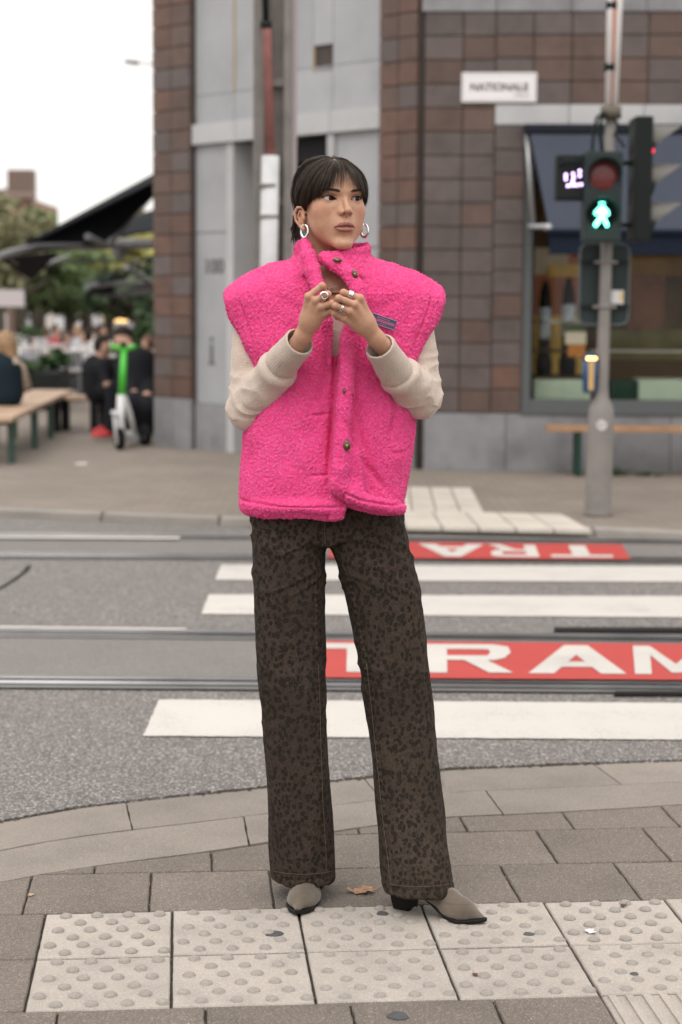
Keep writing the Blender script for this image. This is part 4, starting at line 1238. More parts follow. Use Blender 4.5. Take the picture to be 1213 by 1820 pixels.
# ================================================================== TERRACE AND SQUARE AT THE LEFT
def simple_person(label, J, top, legs, hairm, skin, shoe, scale=1.0, hair_len=0.0, bag=None, group=None):
    """J: joints in world coordinates. one body surface, clothes and hair as children"""
    g = lambda k: np.array(J[k], float)
    lo = np.min([g(k) for k in J], 0) - 0.25; hi = np.max([g(k) for k in J], 0) + 0.25
    root = thing('person', label, 'person', tuple((g('hip')[0], g('hip')[1], 0.05)), group)
    s = scale
    def body(p):
        h = g('head'); n = g('neck')
        d = ell(p, h, (.078 * s, .095 * s, .115 * s)); d = smin(d, cap(p, n, h, .055 * s), .03)
        d = smin(d, chain(p, [n, g('chest'), g('hip')], [.07 * s, .13 * s, .13 * s]), .04)
        for a in ('l', 'r'):
            d = smin(d, chain(p, [g('sh' + a), g('el' + a), g('ha' + a)], [.05 * s, .040 * s, .030 * s]), .02)
            d = smin(d, sphere(p, g('ha' + a), .045 * s), .02)
            d = smin(d, chain(p, [g('hip'), g('kn' + a), g('ft' + a)], [.10 * s, .06 * s, .04 * s]), .02)
        return d
    def jacket(p):
        d = chain(p, [g('neck') - V3(0, 0, .04), g('chest'), g('hip')], [.10 * s, .175 * s, .165 * s])
        for a in ('l', 'r'):
            d = smin(d, chain(p, [g('sh' + a), g('el' + a), g('ha' + a) * .88 + g('el' + a) * .12], [.078 * s, .062 * s, .048 * s]), .05)
        return d
    def trousers(p):
        d = None
        for a in ('l', 'r'):
            k = chain(p, [g('hip'), g('kn' + a), g('ft' + a) + V3(0, 0, .06)], [.13 * s, .088 * s, .062 * s]); d = k if d is None else smin(d, k, .03)
        return d
    def shoes(p):
        d = None
        for a in ('l', 'r'):
            f = g('ft' + a); t = g('to' + a); k = chain(p, [f + V3(0, 0, .02), t], [.048 * s, .040 * s]); d = k if d is None else np.minimum(d, k)
        return smax(d, (f[2] - .045 - p[2]), .01)
    def hair(p):
        h = g('head'); f = g('face'); u = (f - h) / max(np.linalg.norm(f - h), 1e-6)
        d = ell(p, h - u * .015 + V3(0, 0, .02), (.092 * s, .105 * s, .118 * s))
        cut = (p[0] - h[0]) * u[0] + (p[1] - h[1]) * u[1] + (p[2] - h[2]) * 0.0 - .045
        d = smax(d, np.minimum(cut, -(p[2] - h[2] - .055)), .02)
        d = smax(d, -(p[2] - (h[2] - .06)), .02)
        if hair_len > 0: d = smin(d, chain(p, [h - u * .05, h - u * .08 - V3(0, 0, hair_len)], [.085, .07]), .04)
        return d
    for nm, f, m in (('body', body, skin), ('jacket', jacket, top), ('trousers', trousers, legs), ('shoes', shoes, shoe), ('hair', hair, hairm)):
        V, Q = surface(f, lo, hi, 0.022, block=10)
        if len(Q): np_mesh(nm, V, Q, m, root)
    return root
M_skinb = mat('background_skin', (0.42, 0.25, 0.18), 0.6); M_jblack = mat('black_cloth', (0.014, 0.015, 0.018), 0.9); M_hdark = mat('dark_hair', (0.02, 0.015, 0.012), 0.6)
M_hblond = mat('blond_hair', (0.28, 0.17, 0.09), 0.6, var=.3, vscale=30); M_redsh = mat('red_shoe', (0.50, 0.03, 0.035), 0.5); M_jeansb = mat('pale_denim', (0.35, 0.40, 0.50), 0.8)
M_wcloth = mat('white_cloth', (0.62, 0.60, 0.60), 0.9); M_beige = mat('beige_coat', (0.42, 0.34, 0.27), 0.9); M_grcl = mat('grey_cloth', (0.10, 0.10, 0.11), 0.9)
def W(px, py, Y): return V3(*vp(px, py, Y))
# man with red shoes seated by the scooter
Y = 18.7
J = dict(head=W(184, 618, Y), face=W(194, 622, Y - .03), neck=W(179, 640, Y), chest=W(175, 658, Y + .03), hip=W(178, 692, Y + .05),
         shl=W(184, 650, Y - .17), ell=W(187, 674, Y - .22), hal=W(190, 682, Y - .28), shr=W(166, 650, Y + .18), elr=W(168, 672, Y + .2), har=W(186, 683, Y + .05),
         knl=W(203, 690, Y - .25), ftl=W(197, 772, Y - .28), tol=W(168, 778, Y - .36), knr=W(200, 692, Y + .15), ftr=W(190, 764, Y + .12), tor=W(168, 770, Y + .05))
simple_person('seated man in black with bright red shoes beside the green scooter', J, M_jblack, M_jblack, M_hdark, M_skinb, M_redsh)
# big dark figure behind the scooter
Y = 18.1
J = dict(head=W(219, 607, Y + .6), face=W(219, 612, Y + .2), neck=W(236, 632, Y + .35), chest=W(242, 655, Y + .3), hip=W(246, 712, Y + .2),
         shl=W(222, 645, Y + .25), ell=W(226, 680, Y + .1), hal=W(238, 700, Y - .05), shr=W(262, 640, Y + .3), elr=W(268, 680, Y + .2), har=W(262, 705, Y - .1),
         knl=W(232, 720, Y - .2), ftl=W(234, 775, Y - .1), tol=W(228, 782, Y - .25), knr=W(262, 722, Y - .15), ftr=W(262, 772, Y - .05), tor=W(262, 780, Y - .25))
simple_person('person in a bulky black jacket sitting behind the green scooter handlebar', J, M_jblack, M_jblack, M_hdark, M_skinb, M_grcl, 1.28)
# long haired person on the bench at the left edge
Y = 17.4
J = dict(head=W(8, 612, Y), face=W(-8, 612, Y + .05), neck=W(6, 638, Y), chest=W(8, 655, Y), hip=W(12, 698, Y),
         shl=W(-14, 648, Y - .05), ell=W(-24, 678, Y - .05), hal=W(-20, 695, Y + .2), shr=W(28, 650, Y + .1), elr=W(36, 680, Y + .12), har=W(20, 696, Y + .3),
         knl=W(-30, 698, Y + .35), ftl=W(-34, 760, Y + .35), tol=W(-50, 764, Y + .4), knr=W(-10, 700, Y + .5), ftr=W(-12, 765, Y + .5), tor=W(-30, 768, Y + .5))
simple_person('long haired person in a dark jacket sitting at the left edge on the wooden bench', J, mat('dark_teal_jacket', (.012, .022, .03), .9), M_jblack, M_hblond, M_skinb, M_grcl, 1.0, hair_len=.20)
mb = MB(); mb.tube([W(20, 640, Y - .1), W(34, 655, Y + .05), W(42, 690, Y + .1)], [.05, .075, .085], 10); tag(mb.build('coat', M_beige), 'beige coat slung at the side of the long haired person', 'coat')
# others further off at the terrace tables
def seated(px, py, Y, lab, top, hr, face=-1, sc=1.0):
    e = 3200 / Y
    b = W(px, py, Y)
    f = lambda dx, dy, dz: b + V3(dx * sc, dy * sc, dz * sc)
    J = dict(head=f(0, 0, 0), face=f(.1 * face, -.05, 0), neck=f(0, 0, -.16), chest=f(0, .02, -.32), hip=f(-.02 * face, .03, -.62),
             shl=f(-.16, 0, -.22), ell=f(-.2, -.08, -.42), hal=f(.05 * face, -.25, -.45), shr=f(.16, 0, -.22), elr=f(.2, -.08, -.42), har=f(.12 * face, -.28, -.45),
             knl=f(-.1 + .35 * face, -.2, -.62), ftl=f(-.1 + .36 * face, -.2, -1.05), tol=f(-.1 + .5 * face, -.25, -1.08), knr=f(.1 + .35 * face, -.2, -.62), ftr=f(.1 + .36 * face, -.2, -1.05), tor=f(.1 + .5 * face, -.25, -1.08))
    simple_person(lab, J, top, M_grcl, hr, M_skinb, M_grcl, sc)
seated(118, 605, 27, 'person in dark clothes at the far terrace table near the white chairs', M_grcl, mat('brown_hair', (.08, .045, .03), .6), 1)
seated(152, 600, 27.5, 'person in a white top seated at the far terrace', M_wcloth, M_hdark, -1)
seated(181, 590, 30, 'person in a white shirt furthest back between the terrace tables', M_wcloth, M_hdark, 1)
seated(60, 608, 30, 'person in grey sitting far off behind the bench', mat('mid_grey_cloth', (.2, .2, .22), .9), M_hdark, 1)
seated(262, 612, 25, 'person in black half hidden by the building edge', M_jblack, mat('auburn_hair', (.12, .05, .03), .6), -1)

for k_, (px, py, Y, lab, c, hr_, fc) in enumerate([(100, 588, 36, 'person in a red top far off behind the terrace chairs', (.30, .04, .05), M_hdark, 1), (137, 590, 38, 'person in pale blue far off behind the terrace', (.30, .38, .50), M_hblond, -1), (168, 590, 40, 'person in sandy clothes far off behind the white shirt', (.45, .36, .26), M_hdark, 1),
        (28, 592, 37, 'person in white far off above the long bench', (.60, .58, .57), M_hdark, -1), (84, 592, 42, 'person in dark blue furthest off on the square', (.03, .04, .09), M_hblond, 1), (236, 594, 34, 'person in cream far off beside the scooter handlebar', (.55, .48, .40), M_hdark, -1)]):
    seated(px, py, Y, lab, mat('far_cloth_%s' % 'abcdef'[k_], c, .9), hr_, fc)
# benches
def plank_bench(a, b, z, w, name_label, legm, leg_ts, lw=.03):
    a, b = Vector(a), Vector(b); d = (b - a); d.z = 0; L = d.length; d.normalize(); n = Vector((-d.y, d.x, 0))
    o = thing('bench', name_label, 'bench', tuple(Vector((a.x, a.y, .05))), 'wooden benches on the far pavement')
    for k in range(2):
        s0 = -w / 2 + k * (w / 2 + .004); s1 = s0 + w / 2 - .004
        mb = MB(); pts = [a + n * s0, b + n * s0, b + n * s1, a + n * s1]
        mb.poly_prism([Vector((p.x, p.y)) for p in pts], z - .04, z, .006); mb.build('seat_plank', M_woodp, o)
    for t in leg_ts:
        for s in (-w / 2 + .04, w / 2 - .04):
            c = a + d * (t * L) + n * s; mb = MB(); mb.box((c.x - lw, c.y - lw, .05), (c.x + lw, c.y + lw, z - .041)); mb.build('leg', legm, o)
        c0 = a + d * (t * L) + n * (-w / 2 + .06); c1 = a + d * (t * L) + n * (w / 2 - .06)
        mb = MB(); mb.tube([(c0.x, c0.y, z - .07), (c1.x, c1.y, z - .07)], .015, 6); mb.build('leg_brace', legm, o)
    return o
M_woodp = mat('pale_bench_wood', (0.40, 0.27, 0.18), 0.6, var=0.25, vscale=6)
b1a = gp(8, 728, 0.47); b1b = gp(96, 692, 0.47)
ext = (b1a - b1b).normalized() * 1.2
plank_bench(b1a + ext, b1b, .47, .46, 'pale wooden bench running away at the left edge with green legs', mat('leg_green', (.025, .06, .045), .5), [.05, .36, .62, .93])
b2a = gp(96, 702, 0.45); b2b = gp(190, 704, .45)
plank_bench(b2a, b2b, .45, .32, 'short wooden bench with a thick black leg between the long bench and the seated man', M_blackm, [.13, .85], .042)
# bollard with a pale head
pb_ = gp(80, 700, .05); bo = MB(); bo.lathe([(.05, 0), (.045, .1), (.04, .55), (.05, .6), (.03, .68)], tuple(pb_), 12); bo = bo.build('bollard', mat('bollard_grey', (.14, .14, .14), .6)); tag(bo, 'slim grey bollard with a pale head behind the wooden bench', 'bollard')
mb = MB(); mb.lathe([(.046, .48), (.048, .60)], tuple(pb_ + Vector((0, 0, .02))), 12); mb.build('reflective_band', M_wcloth, bo)

# rental scooter
YS = 17.35
sc = thing('electric_scooter', 'green and white electric scooter parked beside the building corner', 'scooter', tuple(gp(225, 800, .05)))
M_lime = mat('lime_green_paint', (0.07, 0.52, 0.05), 0.4); M_scw = mat('scooter_white', (0.62, 0.62, 0.62), 0.4); M_rub = mat('rubber_black', (0.012, 0.012, 0.013), .8)
S = lambda x, y, d=0.0: vp(x, y, YS + d)
mb = MB(); mb.tube([S(217, 702), S(221, 622)], [.036, .030], 14); mb.build('stem', M_lime, sc)
mb = MB(); mb.tube([S(197, 614, -.05), S(208, 618, -.02), S(220, 621), S(232, 618, .02), S(243, 615, .05)], [.020, .022, .032, .022, .020], 10); mb.build('handlebar', M_lime, sc)
mb = MB(); mb.tube([S(214, 612, -.03), S(226, 612, -.03)], .022, 8); mb.build('display_pod', M_rub, sc)
mb = MB(); mb.tube([S(217, 702), S(214, 745), S(216, 770), S(226, 781, .15)], [.045, .040, .045, .05], 12); mb.build('lower_stem', M_scw, sc)
mb = MB(); mb.tube([S(222, 704, .02), S(232, 740, .1), S(240, 772, .25)], [.020, .028, .022], 8); mb.build('fork_cover', M_scw, sc)
mb = MB(); mb.slab([S(212, 778, 0), S(222, 790, -.05), S(252, 784, .65), S(244, 774, .7)], (0, 0, 1), .06); mb.build('deck', M_scw, sc)
def wheel(c, r, w, par, axis='X'):
    mb = MB(); M = Matrix.Rotation(math.pi / 2, 4, 'Y') if axis == 'X' else Matrix.Rotation(math.pi / 2, 4, 'X')
    prof = [(r * .62, -w / 2), (r * .9, -w / 2), (r, -w / 4), (r, w / 4), (r * .9, w / 2), (r * .62, w / 2)]
    mb.lathe(prof, (0, 0, 0), 20, Matrix.Translation(c) @ Matrix.Rotation(R(25), 4, 'Z') @ M); t = mb.build('wheel', M_rub, par)
    mb = MB(); mb.lathe([(r * .1, -w * .55), (r * .6, -w * .4), (r * .6, w * .4), (r * .1, w * .55)], (0, 0, 0), 12, Matrix.Translation(c) @ Matrix.Rotation(R(25), 4, 'Z') @ M); mb.build('rim', mat('rim_dark', (.05, .05, .055), .4), t); return t
c = S(213, 786); c.z = .16; wheel(c, .11, .06, sc)
c = S(258, 782, .55); c.z = .16; wheel(c, .11, .07, sc)
mb = MB(); mb.tube([S(245, 772, .55), S(258, 760, .6), S(268, 770, .7)], [.05, .055, .04], 8); mb.build('rear_fender', M_rub, sc)
mb = MB(); mb.sphere(S(261, 766, .5), .035, 8); mb.build('tail_light', M_redsh, sc)
mb = MB(); mb.tube([S(206, 735, -.02), S(203, 742, -.05), S(208, 790, -.1)], .014, 6); mb.build('kickstand', M_scw, sc)
mb = MB(); mb.tube([S(206, 733, -.03), S(202, 738, -.04)], .04, 10); mb.build('lock_box', M_scw, sc)

# parasols
M_canopy = mat('black_canopy', (0.009, 0.011, 0.014), 0.9); M_strut = mat('strut_grey', (0.20, 0.20, 0.21), 0.5, 0.2)
def parasol(label, panels, struts, pole=None):
    o = thing('parasol', label, 'parasol', tuple(gp(330, 760, .05)), 'black parasols over the terrace')
    for p in panels:
        mb = MB(); pts = [Vector(vp(*q_)) for q_ in p]
        n = (pts[1] - pts[0]).cross(pts[2] - pts[0]).normalized(); mb.slab(pts, n, .03); mb.build('canopy_panel', M_canopy, o)
    for p, r in struts:
        mb = MB(); mb.tube([vp(*q_) for q_ in p], r, 8); mb.build('strut', M_strut, o)
    if pole:
        mb = MB(); t = Vector(vp(*pole)); mb.tube([(t.x, t.y, .05), t], .05, 10); mb.build('pole', M_strut, o)
parasol('largest black parasol whose canopy slopes up to the building', [[(0, 457, 19.5), (185, 434, 21), (360, 262, 23.5)], [(0, 457, 19.5), (360, 262, 23.5), (420, 250, 23)], [(0, 458, 19.5), (55, 495, 22.5), (100, 448, 21)]],
        [([(-4, 456, 19.4), (62, 438, 20), (290, 436, 22)], .045), ([(190, 436, 21), (290, 322, 23)], .045), ([(155, 420, 20.6), (182, 434, 20.9)], .04), ([(205, 440, 21.5), (222, 455, 21.5)], .08), ([(20, 462, 19.8), (55, 480, 22), (120, 455, 24)], .022)], (330, 300, 23))
parasol('black parasol showing just below the largest one by the building edge', [[(204, 424, 25), (300, 408, 25), (300, 366, 27)], [(204, 424, 25), (300, 366, 27), (250, 384, 27)]], [([(200, 428, 24.8), (290, 428, 25)], .03)], (340, 380, 26))
parasol('lowest black parasol above the seated people', [[(155, 511, 24), (200, 500, 25), (290, 455, 27)], [(155, 511, 24), (290, 450, 27), (232, 472, 26)], [(155, 514, 24), (210, 537, 27), (200, 505, 25)], [(180, 522, 25), (290, 517, 27), (290, 505, 27)]],
        [([(155, 510, 24), (200, 503, 25), (290, 507, 26)], .04), ([(185, 525, 25), (290, 516, 26)], .03), ([(225, 475, 25), (290, 515, 26)], .04), ([(255, 478, 26), (240, 462, 26)], .03)], (345, 470, 26))
# dark cable line
mb = MB(); mb.tube([vp(60, 482, 24), vp(120, 466, 25), vp(290, 463, 27)], .02, 6); tag(mb.build('cable', M_black), 'dark cable stretched under the parasols', 'cable')

# terrace chairs and tables
M_chw = mat('white_metal_chair', (0.55, 0.55, 0.56), 0.5)
def chair(px, py, Y, lab, rot=0.0, first=[None]):
    p = vp(px, py, Y); p = Vector((p.x, p.y, .05))
    o = thing('chair', lab, 'chair', (0, 0, 0), 'white metal terrace chairs')
    for sx in (-.2, .2):
        for sy in (-.2, .2):
            mb = MB(); mb.tube([(sx * 1.1, sy * 1.1, 0), (sx, sy, .44)], .014, 6); mb.build('leg', M_chw, o)
    mb = MB(); mb.box((-.22, -.22, .44), (.22, .22, .465), None, .008); mb.build('seat', M_chw, o)
    mb = MB(); mb.tube([(-.21, .21, .46), (-.2, .25, .82), (.2, .25, .82), (.21, .21, .46)], .014, 6)
    for k in range(4): mb.tube([(-.12 + .08 * k, .21, .46), (-.12 + .08 * k, .25, .82)], .009, 5)
    mb.build('backrest', M_chw, o)
    o.location = p; o.rotation_euler.z = rot
chair(130, 640, 26, 'white metal chair left of the person in the white top', .6); chair(146, 640, 26.5, 'white metal chair in front of the person in the white top', -.4)
chair(106, 640, 27, 'white metal chair beside the dark clothed terrace guest', 1.2); chair(88, 636, 30, 'white metal chair behind the bollard on the terrace', 2.4)
for px, Y, lab, r_ in ((66, 31, 'white metal chair behind the long bench', .3), (160, 30, 'white metal chair behind the seated man in black', 1.9), (172, 33, 'white metal chair farthest back near the silver car', 2.9), (50, 34, 'white metal chair farthest left on the terrace', .9)): chair(px, 630, Y, lab, r_)
def table(px, Y, lab, top=(.5, .5, .5)):
    p = vp(px, 640, Y); o = thing('cafe_table', lab, 'table', (p.x, p.y, .05), 'terrace tables')
    mb = MB(); mb.lathe([(.36, .70), (.36, .73)], (p.x, p.y, .05), 20); mb.build('table_top', mat('table_top', (.42, .40, .38), .5), o)
    mb = MB(); mb.lathe([(.22, 0), (.22, .02), (.03, .04), (.03, .70)], (p.x, p.y, .05), 12); mb.build('pedestal', M_blackm, o)
table(118, 26.3, 'round cafe table between the white chairs'); table(72, 29, 'round cafe table behind the wooden bench'); table(200, 24, 'round cafe table behind the seated man'); table(163, 28, 'round cafe table farthest back on the terrace')
# planters and dark clutter between the tables
M_pl = mat('planter_black', (.02, .022, .022), .7)
M_leafd = mat('shrub_green', (0.035, 0.075, 0.022), 0.8, var=.4, vscale=3)
def leaf_mass(mb, c, rx, ry, rz, n, s, seed=0, hollow=.35):
    rnd = random.Random(seed)
    V = []; Fc = []
    cl = [(rnd.gauss(0, .45), rnd.gauss(0, .45), rnd.gauss(0, .42)) for _ in range(max(6, n // 90))]
    for i in range(n):
        k = rnd.choice(cl)
        x, y, z = k[0] + rnd.gauss(0, .16), k[1] + rnd.gauss(0, .16), k[2] + rnd.gauss(0, .15)
        r = math.sqrt(x * x + y * y + z * z)
        if r > 1.08: x, y, z = x / r, y / r, z / r
        p = Vector((c[0] + x * rx, c[1] + y * ry, c[2] + z * rz))
        a = Vector((rnd.gauss(0, 1), rnd.gauss(0, 1), rnd.gauss(0, 1))).normalized(); b = a.orthogonal().normalized()
        ss = s * rnd.uniform(.6, 1.4)
        i0 = len(V); V += [p - a * ss, p + b * ss * .5, p + a * ss, p - b * ss * .5]; Fc.append((i0, i0 + 1, i0 + 2, i0 + 3))
    return np.array([tuple(v) for v in V]), np.array(Fc)
for k, (px, Y, w, h, sd) in enumerate([(95, 25, .4, .2, 1), (50, 24, .9, .25, 2), (205, 29, .6, .5, 3), (255, 27, .5, .9, 4), (22, 31, 1.2, .5, 5)]):
    p = vp(px, 620, Y); o = thing('planter', ['narrow black planter beside the bollard', 'black planter box behind the long bench', 'black planter under the lowest parasol', 'tall planter with dark green shrub by the building edge', 'long planter furthest left on the square'][k], 'planter', (p.x, p.y, .05), 'planters round the terrace')
    mb = MB(); mb.box((p.x - w / 2, p.y - .2, .05), (p.x + w / 2, p.y + .2, .55), None, .02); mb.build('box', M_pl, o)
    V, Q = leaf_mass(None, (p.x, p.y, .6 + h * .4), w * .55, .25, h * .6, 500, .06, sd); np_mesh('foliage', V, Q, M_leafd, o, False)

# trees
M_bark = mat('bark_grey', (0.10, 0.08, 0.062), 0.9, var=.3, vscale=5)
M_lf = [mat('leaves_green', (0.085, 0.125, 0.040), 0.7, var=.5, vscale=.7, world_co=True), mat('leaves_yellow_green', (0.36, 0.34, 0.09), 0.7, var=.45, vscale=.8, world_co=True), mat('leaves_dark', (0.045, 0.075, 0.035), 0.7, var=.5, vscale=.9, world_co=True), mat('leaves_olive', (0.17, 0.165, 0.085), 0.7, var=.4, vscale=.8, world_co=True)]
TREES = [(-90, 470, 42, 1.7, 1.5, 0, 3000, 'broad green tree left of the cut off tree'), (-190, 450, 44, 2.0, 1.9, 2, 3000, 'dark green tree farthest left on the square'), (30, 420, 40, .85, .85, 3, 2600, 'olive tree in front of the far chimney house at the left edge'), (-8, 450, 38, 1.0, 1.2, 3, 3200, 'tree cut off by the left edge below the chimney house'), (66, 418, 46, .65, .65, 0, 1500, 'green tree crown peeping over the parasol tip'),
         (150, 470, 44, 1.5, .8, 1, 4200, 'yellowing tree behind the parasol arm'), (120, 500, 42, 1.3, .8, 0, 3000, 'bushy green tree under the largest parasol'), (190, 505, 48, 1.8, 1.0, 0, 4000, 'green tree left of the lowest parasol'),
         (245, 528, 40, 1.2, .6, 2, 3000, 'dark green tree beside the building edge'), (60, 505, 50, 1.3, .9, 2, 2200, 'dark tree behind the tower of white facades'), (250, 455, 52, 1.6, 1.2, 1, 3600, 'yellow green tree above the lowest parasol')]
for k, (px, py, Y, rx, rz, mi, n, lab) in enumerate(TREES):
    c = vp(px, py, Y); o = thing('tree', lab, 'tree', (c.x, c.y, .05), 'trees on the square')
    rnd = random.Random(k)
    mb = MB(); mb.tube([(c.x, c.y, -.1), (c.x + .05, c.y, c.z * .45), (c.x, c.y, c.z)], [.2, .14, .06], 8)
    for i in range(6):
        a = i * 1.1; z0 = c.z * (.5 + .07 * i); mb.tube([(c.x, c.y, z0), (c.x + math.cos(a) * rx * .4, c.y + math.sin(a) * rx * .4, z0 + rz * .35), (c.x + math.cos(a) * rx * .75, c.y + math.sin(a) * rx * .75, z0 + rz * .6)], [.07, .05, .02], 6)
    mb.build('trunk', M_bark, o)
    V, Q = leaf_mass(None, (c.x, c.y, c.z), rx, rx, rz, n, .11, k); np_mesh('crown', V, Q, M_lf[mi], o, False)

# houses across the square
def house(x0, x1, Y, h, col, lab, rows, cols, roof=None, chim=False):
    a = vp(x0, 545, Y).x; b = vp(x1, 545, Y).x
    o = thing('house', lab, 'house', ((a + b) / 2, Y, .05), 'houses across the square')
    mb = MB(); mb.box((a, Y, -.1), (b, Y + 8, h)); mb.build('wall', mat('facade_%s' % lab.split()[0], col, .8, var=.12, vscale=.5, world_co=True), o)
    for i in range(cols):
        for j in range(rows):
            x = a + (b - a) * (i + .5) / cols; z = 1.0 + (h - 1.2) * (j + .3) / rows; w = (b - a) / cols * .26; hh = (h - 1) / rows * .30
            mb = MB(); mb.box((x - w, Y - .06, z - hh), (x + w, Y - .003, z + hh)); wd = mb.build('window', mat('far_window_frame', (.5, .5, .5), .6), o)
            mb = MB(); mb.box((x - w * .85, Y - .09, z - hh * .88), (x + w * .85, Y - .062, z + hh * .88)); mb.build('pane', mat('far_pane', (.05, .06, .07), .2), wd)
    if roof:
        m = mat('roof_slate', (.15, .105, .085), .7)
        mb = MB(); pts = [(a - .3, Y - .3, h), (b + .3, Y - .3, h), ((a + b) / 2 + (b - a) * .2, Y + 4, h + roof), ((a + b) / 2 - (b - a) * .2, Y + 4, h + roof)]
        mb.slab(pts, (0, .3, 1), .2); rf = mb.build('roof', m, o)
        if chim:
            for cx in (a + (b - a) * .45,):
                mb = MB(); mb.box((cx, Y + 1, h), (cx + 1.2, Y + 2, h + roof + .8)); mb.build('chimney', m, rf)
house(-30, 58, 85, 1.438 + (545 - 360) / 3200 * 85, (.25, .16, .12), 'brownish house with a dark chimney above the left trees', 4, 3, .6, True)
house(-10, 30, 80, 3.4, (.50, .46, .42), 'pale low house at the left edge of the square', 2, 2)
house(32, 62, 76, 3.9, (.85, .82, .80), 'white gabled house between the two left trees', 2, 2, .5)
house(64, 128, 82, 4.1, (.80, .74, .66), 'cream terraced house behind the square', 2, 4, .4)
house(130, 205, 84, 4.8, (.78, .68, .52), 'sandy terraced house behind the yellow tree', 3, 4, .5)
house(207, 300, 80, 5.0, (.58, .52, .40), 'ochre house next to the corner building edge', 3, 4)
house(-460, -300, 84, 8.5, (.42, .30, .24), 'brick house farthest left beyond the frame of the square', 4, 4, .8)
house(-298, -150, 82, 7.2, (.60, .56, .50), 'tall cream house left of the square', 3, 4, .6)
house(-148, -34, 84, 6.4, (.50, .44, .38), 'beige house just left of the chimney house', 3, 3, .6)
# vehicles and stall roofs glinting across the square
def car(px0, px1, Y, col, lab, grp='vehicles across the square', hgt=1.45):
    a = vp(px0, 600, Y).x; L = vp(px1, 600, Y).x - a
    o = thing('parked_car', lab, 'car', (a + L / 2, Y, .05), grp)
    pr = [(0, .25), (0, .62), (.04, .78), (.22, .86), (.36, 1.0), (.72, 1.0), (.90, .82), (.99, .74), (1.0, .25)]
    mb = MB(); mb.slab([(a + L * u, Y, .05 + hgt * v) for u, v in pr], (0, 1, 0), 1.6); mb.build('body', mat('car_%s' % lab.split()[0], col, .3, coat=.5), o)
    mb = MB(); mb.slab([(a + L * u, Y - .012, .05 + hgt * v) for u, v in [(.27, .84), (.38, .96), (.70, .96), (.84, .82)]], (0, 1, 0), .01); mb.build('side_window', mat('car_glass', (.02, .025, .03), .1), o)
    for u in (.2, .8):
        c = Vector((a + L * u, Y - .02, .37)); mb = MB(); M = Matrix.Translation(c) @ Matrix.Rotation(math.pi / 2, 4, 'X'); mb.lathe([(.31, -.1), (.32, 0), (.31, .1)], (0, 0, 0), 18, M); w_ = mb.build('wheel', M_rub, o)
        mb = MB(); mb.lathe([(.18, -.12), (.18, .12)], (0, 0, 0), 12, M); mb.build('rim', M_chw, w_)
car(-30, 66, 52, (.68, .68, .70), 'white car parked across the square at the far left', hgt=1.6)
car(96, 168, 55, (.70, .70, .72), 'bright car parked behind the terrace chairs')
car(184, 256, 58, (.30, .31, .33), 'silver car parked behind the lowest parasol')
# string lights and lamps glowing under the parasols
for k, (px, py, Y, s, e, lab) in enumerate([(207, 571, 30, .028, 5, 'leftmost warm bulb under the lowest parasol'), (213, 570, 30, .034, 7, 'second warm bulb under the lowest parasol'), (219, 571, 30, .034, 7, 'third warm bulb under the lowest parasol'), (225, 571, 30, .026, 5, 'rightmost warm bulb under the lowest parasol')]):
    p = vp(px, py, Y); mb = MB(); mb.sphere(p, s, 8); b_ = mb.build('light_bulb', mat('lit_bulb', (1, .7, .3), .5, emit=(1, .60, .22), estr=1.0)); tag(b_, lab, 'light bulb', 'warm bulbs on the terrace string')
    mb = MB(); mb.tube([p + Vector((0, 0, s)), p + Vector((0, 0, s + .05))], .01, 6); mb.build('socket', M_black, b_)
mb = MB(); mb.tube([vp(200, 567, 30), vp(216, 568.5, 30), vp(262, 560, 30)], .006, 5); tag(mb.build('light_string', M_black), 'thin cord carrying the warm terrace bulbs', 'cord')
# sign board at the left
a, b = vp(-6, 545, 33), vp(42, 515, 33); mb = MB(); mb.box((a.x, 33, a.z), (b.x, 33.1, b.z)); sb_ = mb.build('sign_board', mat('board_pale', (.5, .46, .47), .7)); tag(sb_, 'pale board on a post among the left trees', 'sign')
mb = MB(); mb.tube([(b.x - .25, 33.05, .0), (b.x - .25, 33.05, a.z)], .06, 8); mb.build('post', mat('post_brown', (.12, .07, .05), .8), sb_)
# overhead lamp seen against the sky
lp = MB(); lp.tube([vp(222, 109, 40), vp(246, 112, 40)], [.045, .06], 8); lp.tube([vp(246, 112, 40), vp(300, 116, 40)], .02, 6)
tag(lp.build('overhead_lamp', mat('lamp_grey', (.16, .16, .17), .5)), 'slim street lamp reaching out against the white sky', 'lamp')
mb = MB(); p = gp(145, 824, .053); mb.poly_prism([Vector((p.x - .05, p.y - .05)), Vector((p.x + .05, p.y - .04)), Vector((p.x + .04, p.y + .07)), Vector((p.x - .04, p.y + .05))], .05, .056); tag(mb.build('paper_scrap', M_wcloth), 'white paper scrap lying on the far pavement', 'litter')
# ================================================================== THE WOMAN
YB = 4.25
def P(px, py, dy=0.0): return V3(*vp(px, py, YB + dy))
def PX(px): return P(px, 700)[0]
def PZ(py): return P(600, py)[2]
PPM = 3200.0 / YB
CR_ = np.array(CAM_M.to_3x3())
def seen_at(V):
    q = (V - np.array([0, 0, CAM_H])) @ CR_
    return PW / 2 + F_PX * q[:, 0] / -q[:, 2], PH / 2 - F_PX * q[:, 1] / -q[:, 2]
woman = thing('person', 'woman in a bright pink fleece vest and leopard print jeans standing on the tactile paving', 'person', (P(600, 1610)[0], YB, 0.0))

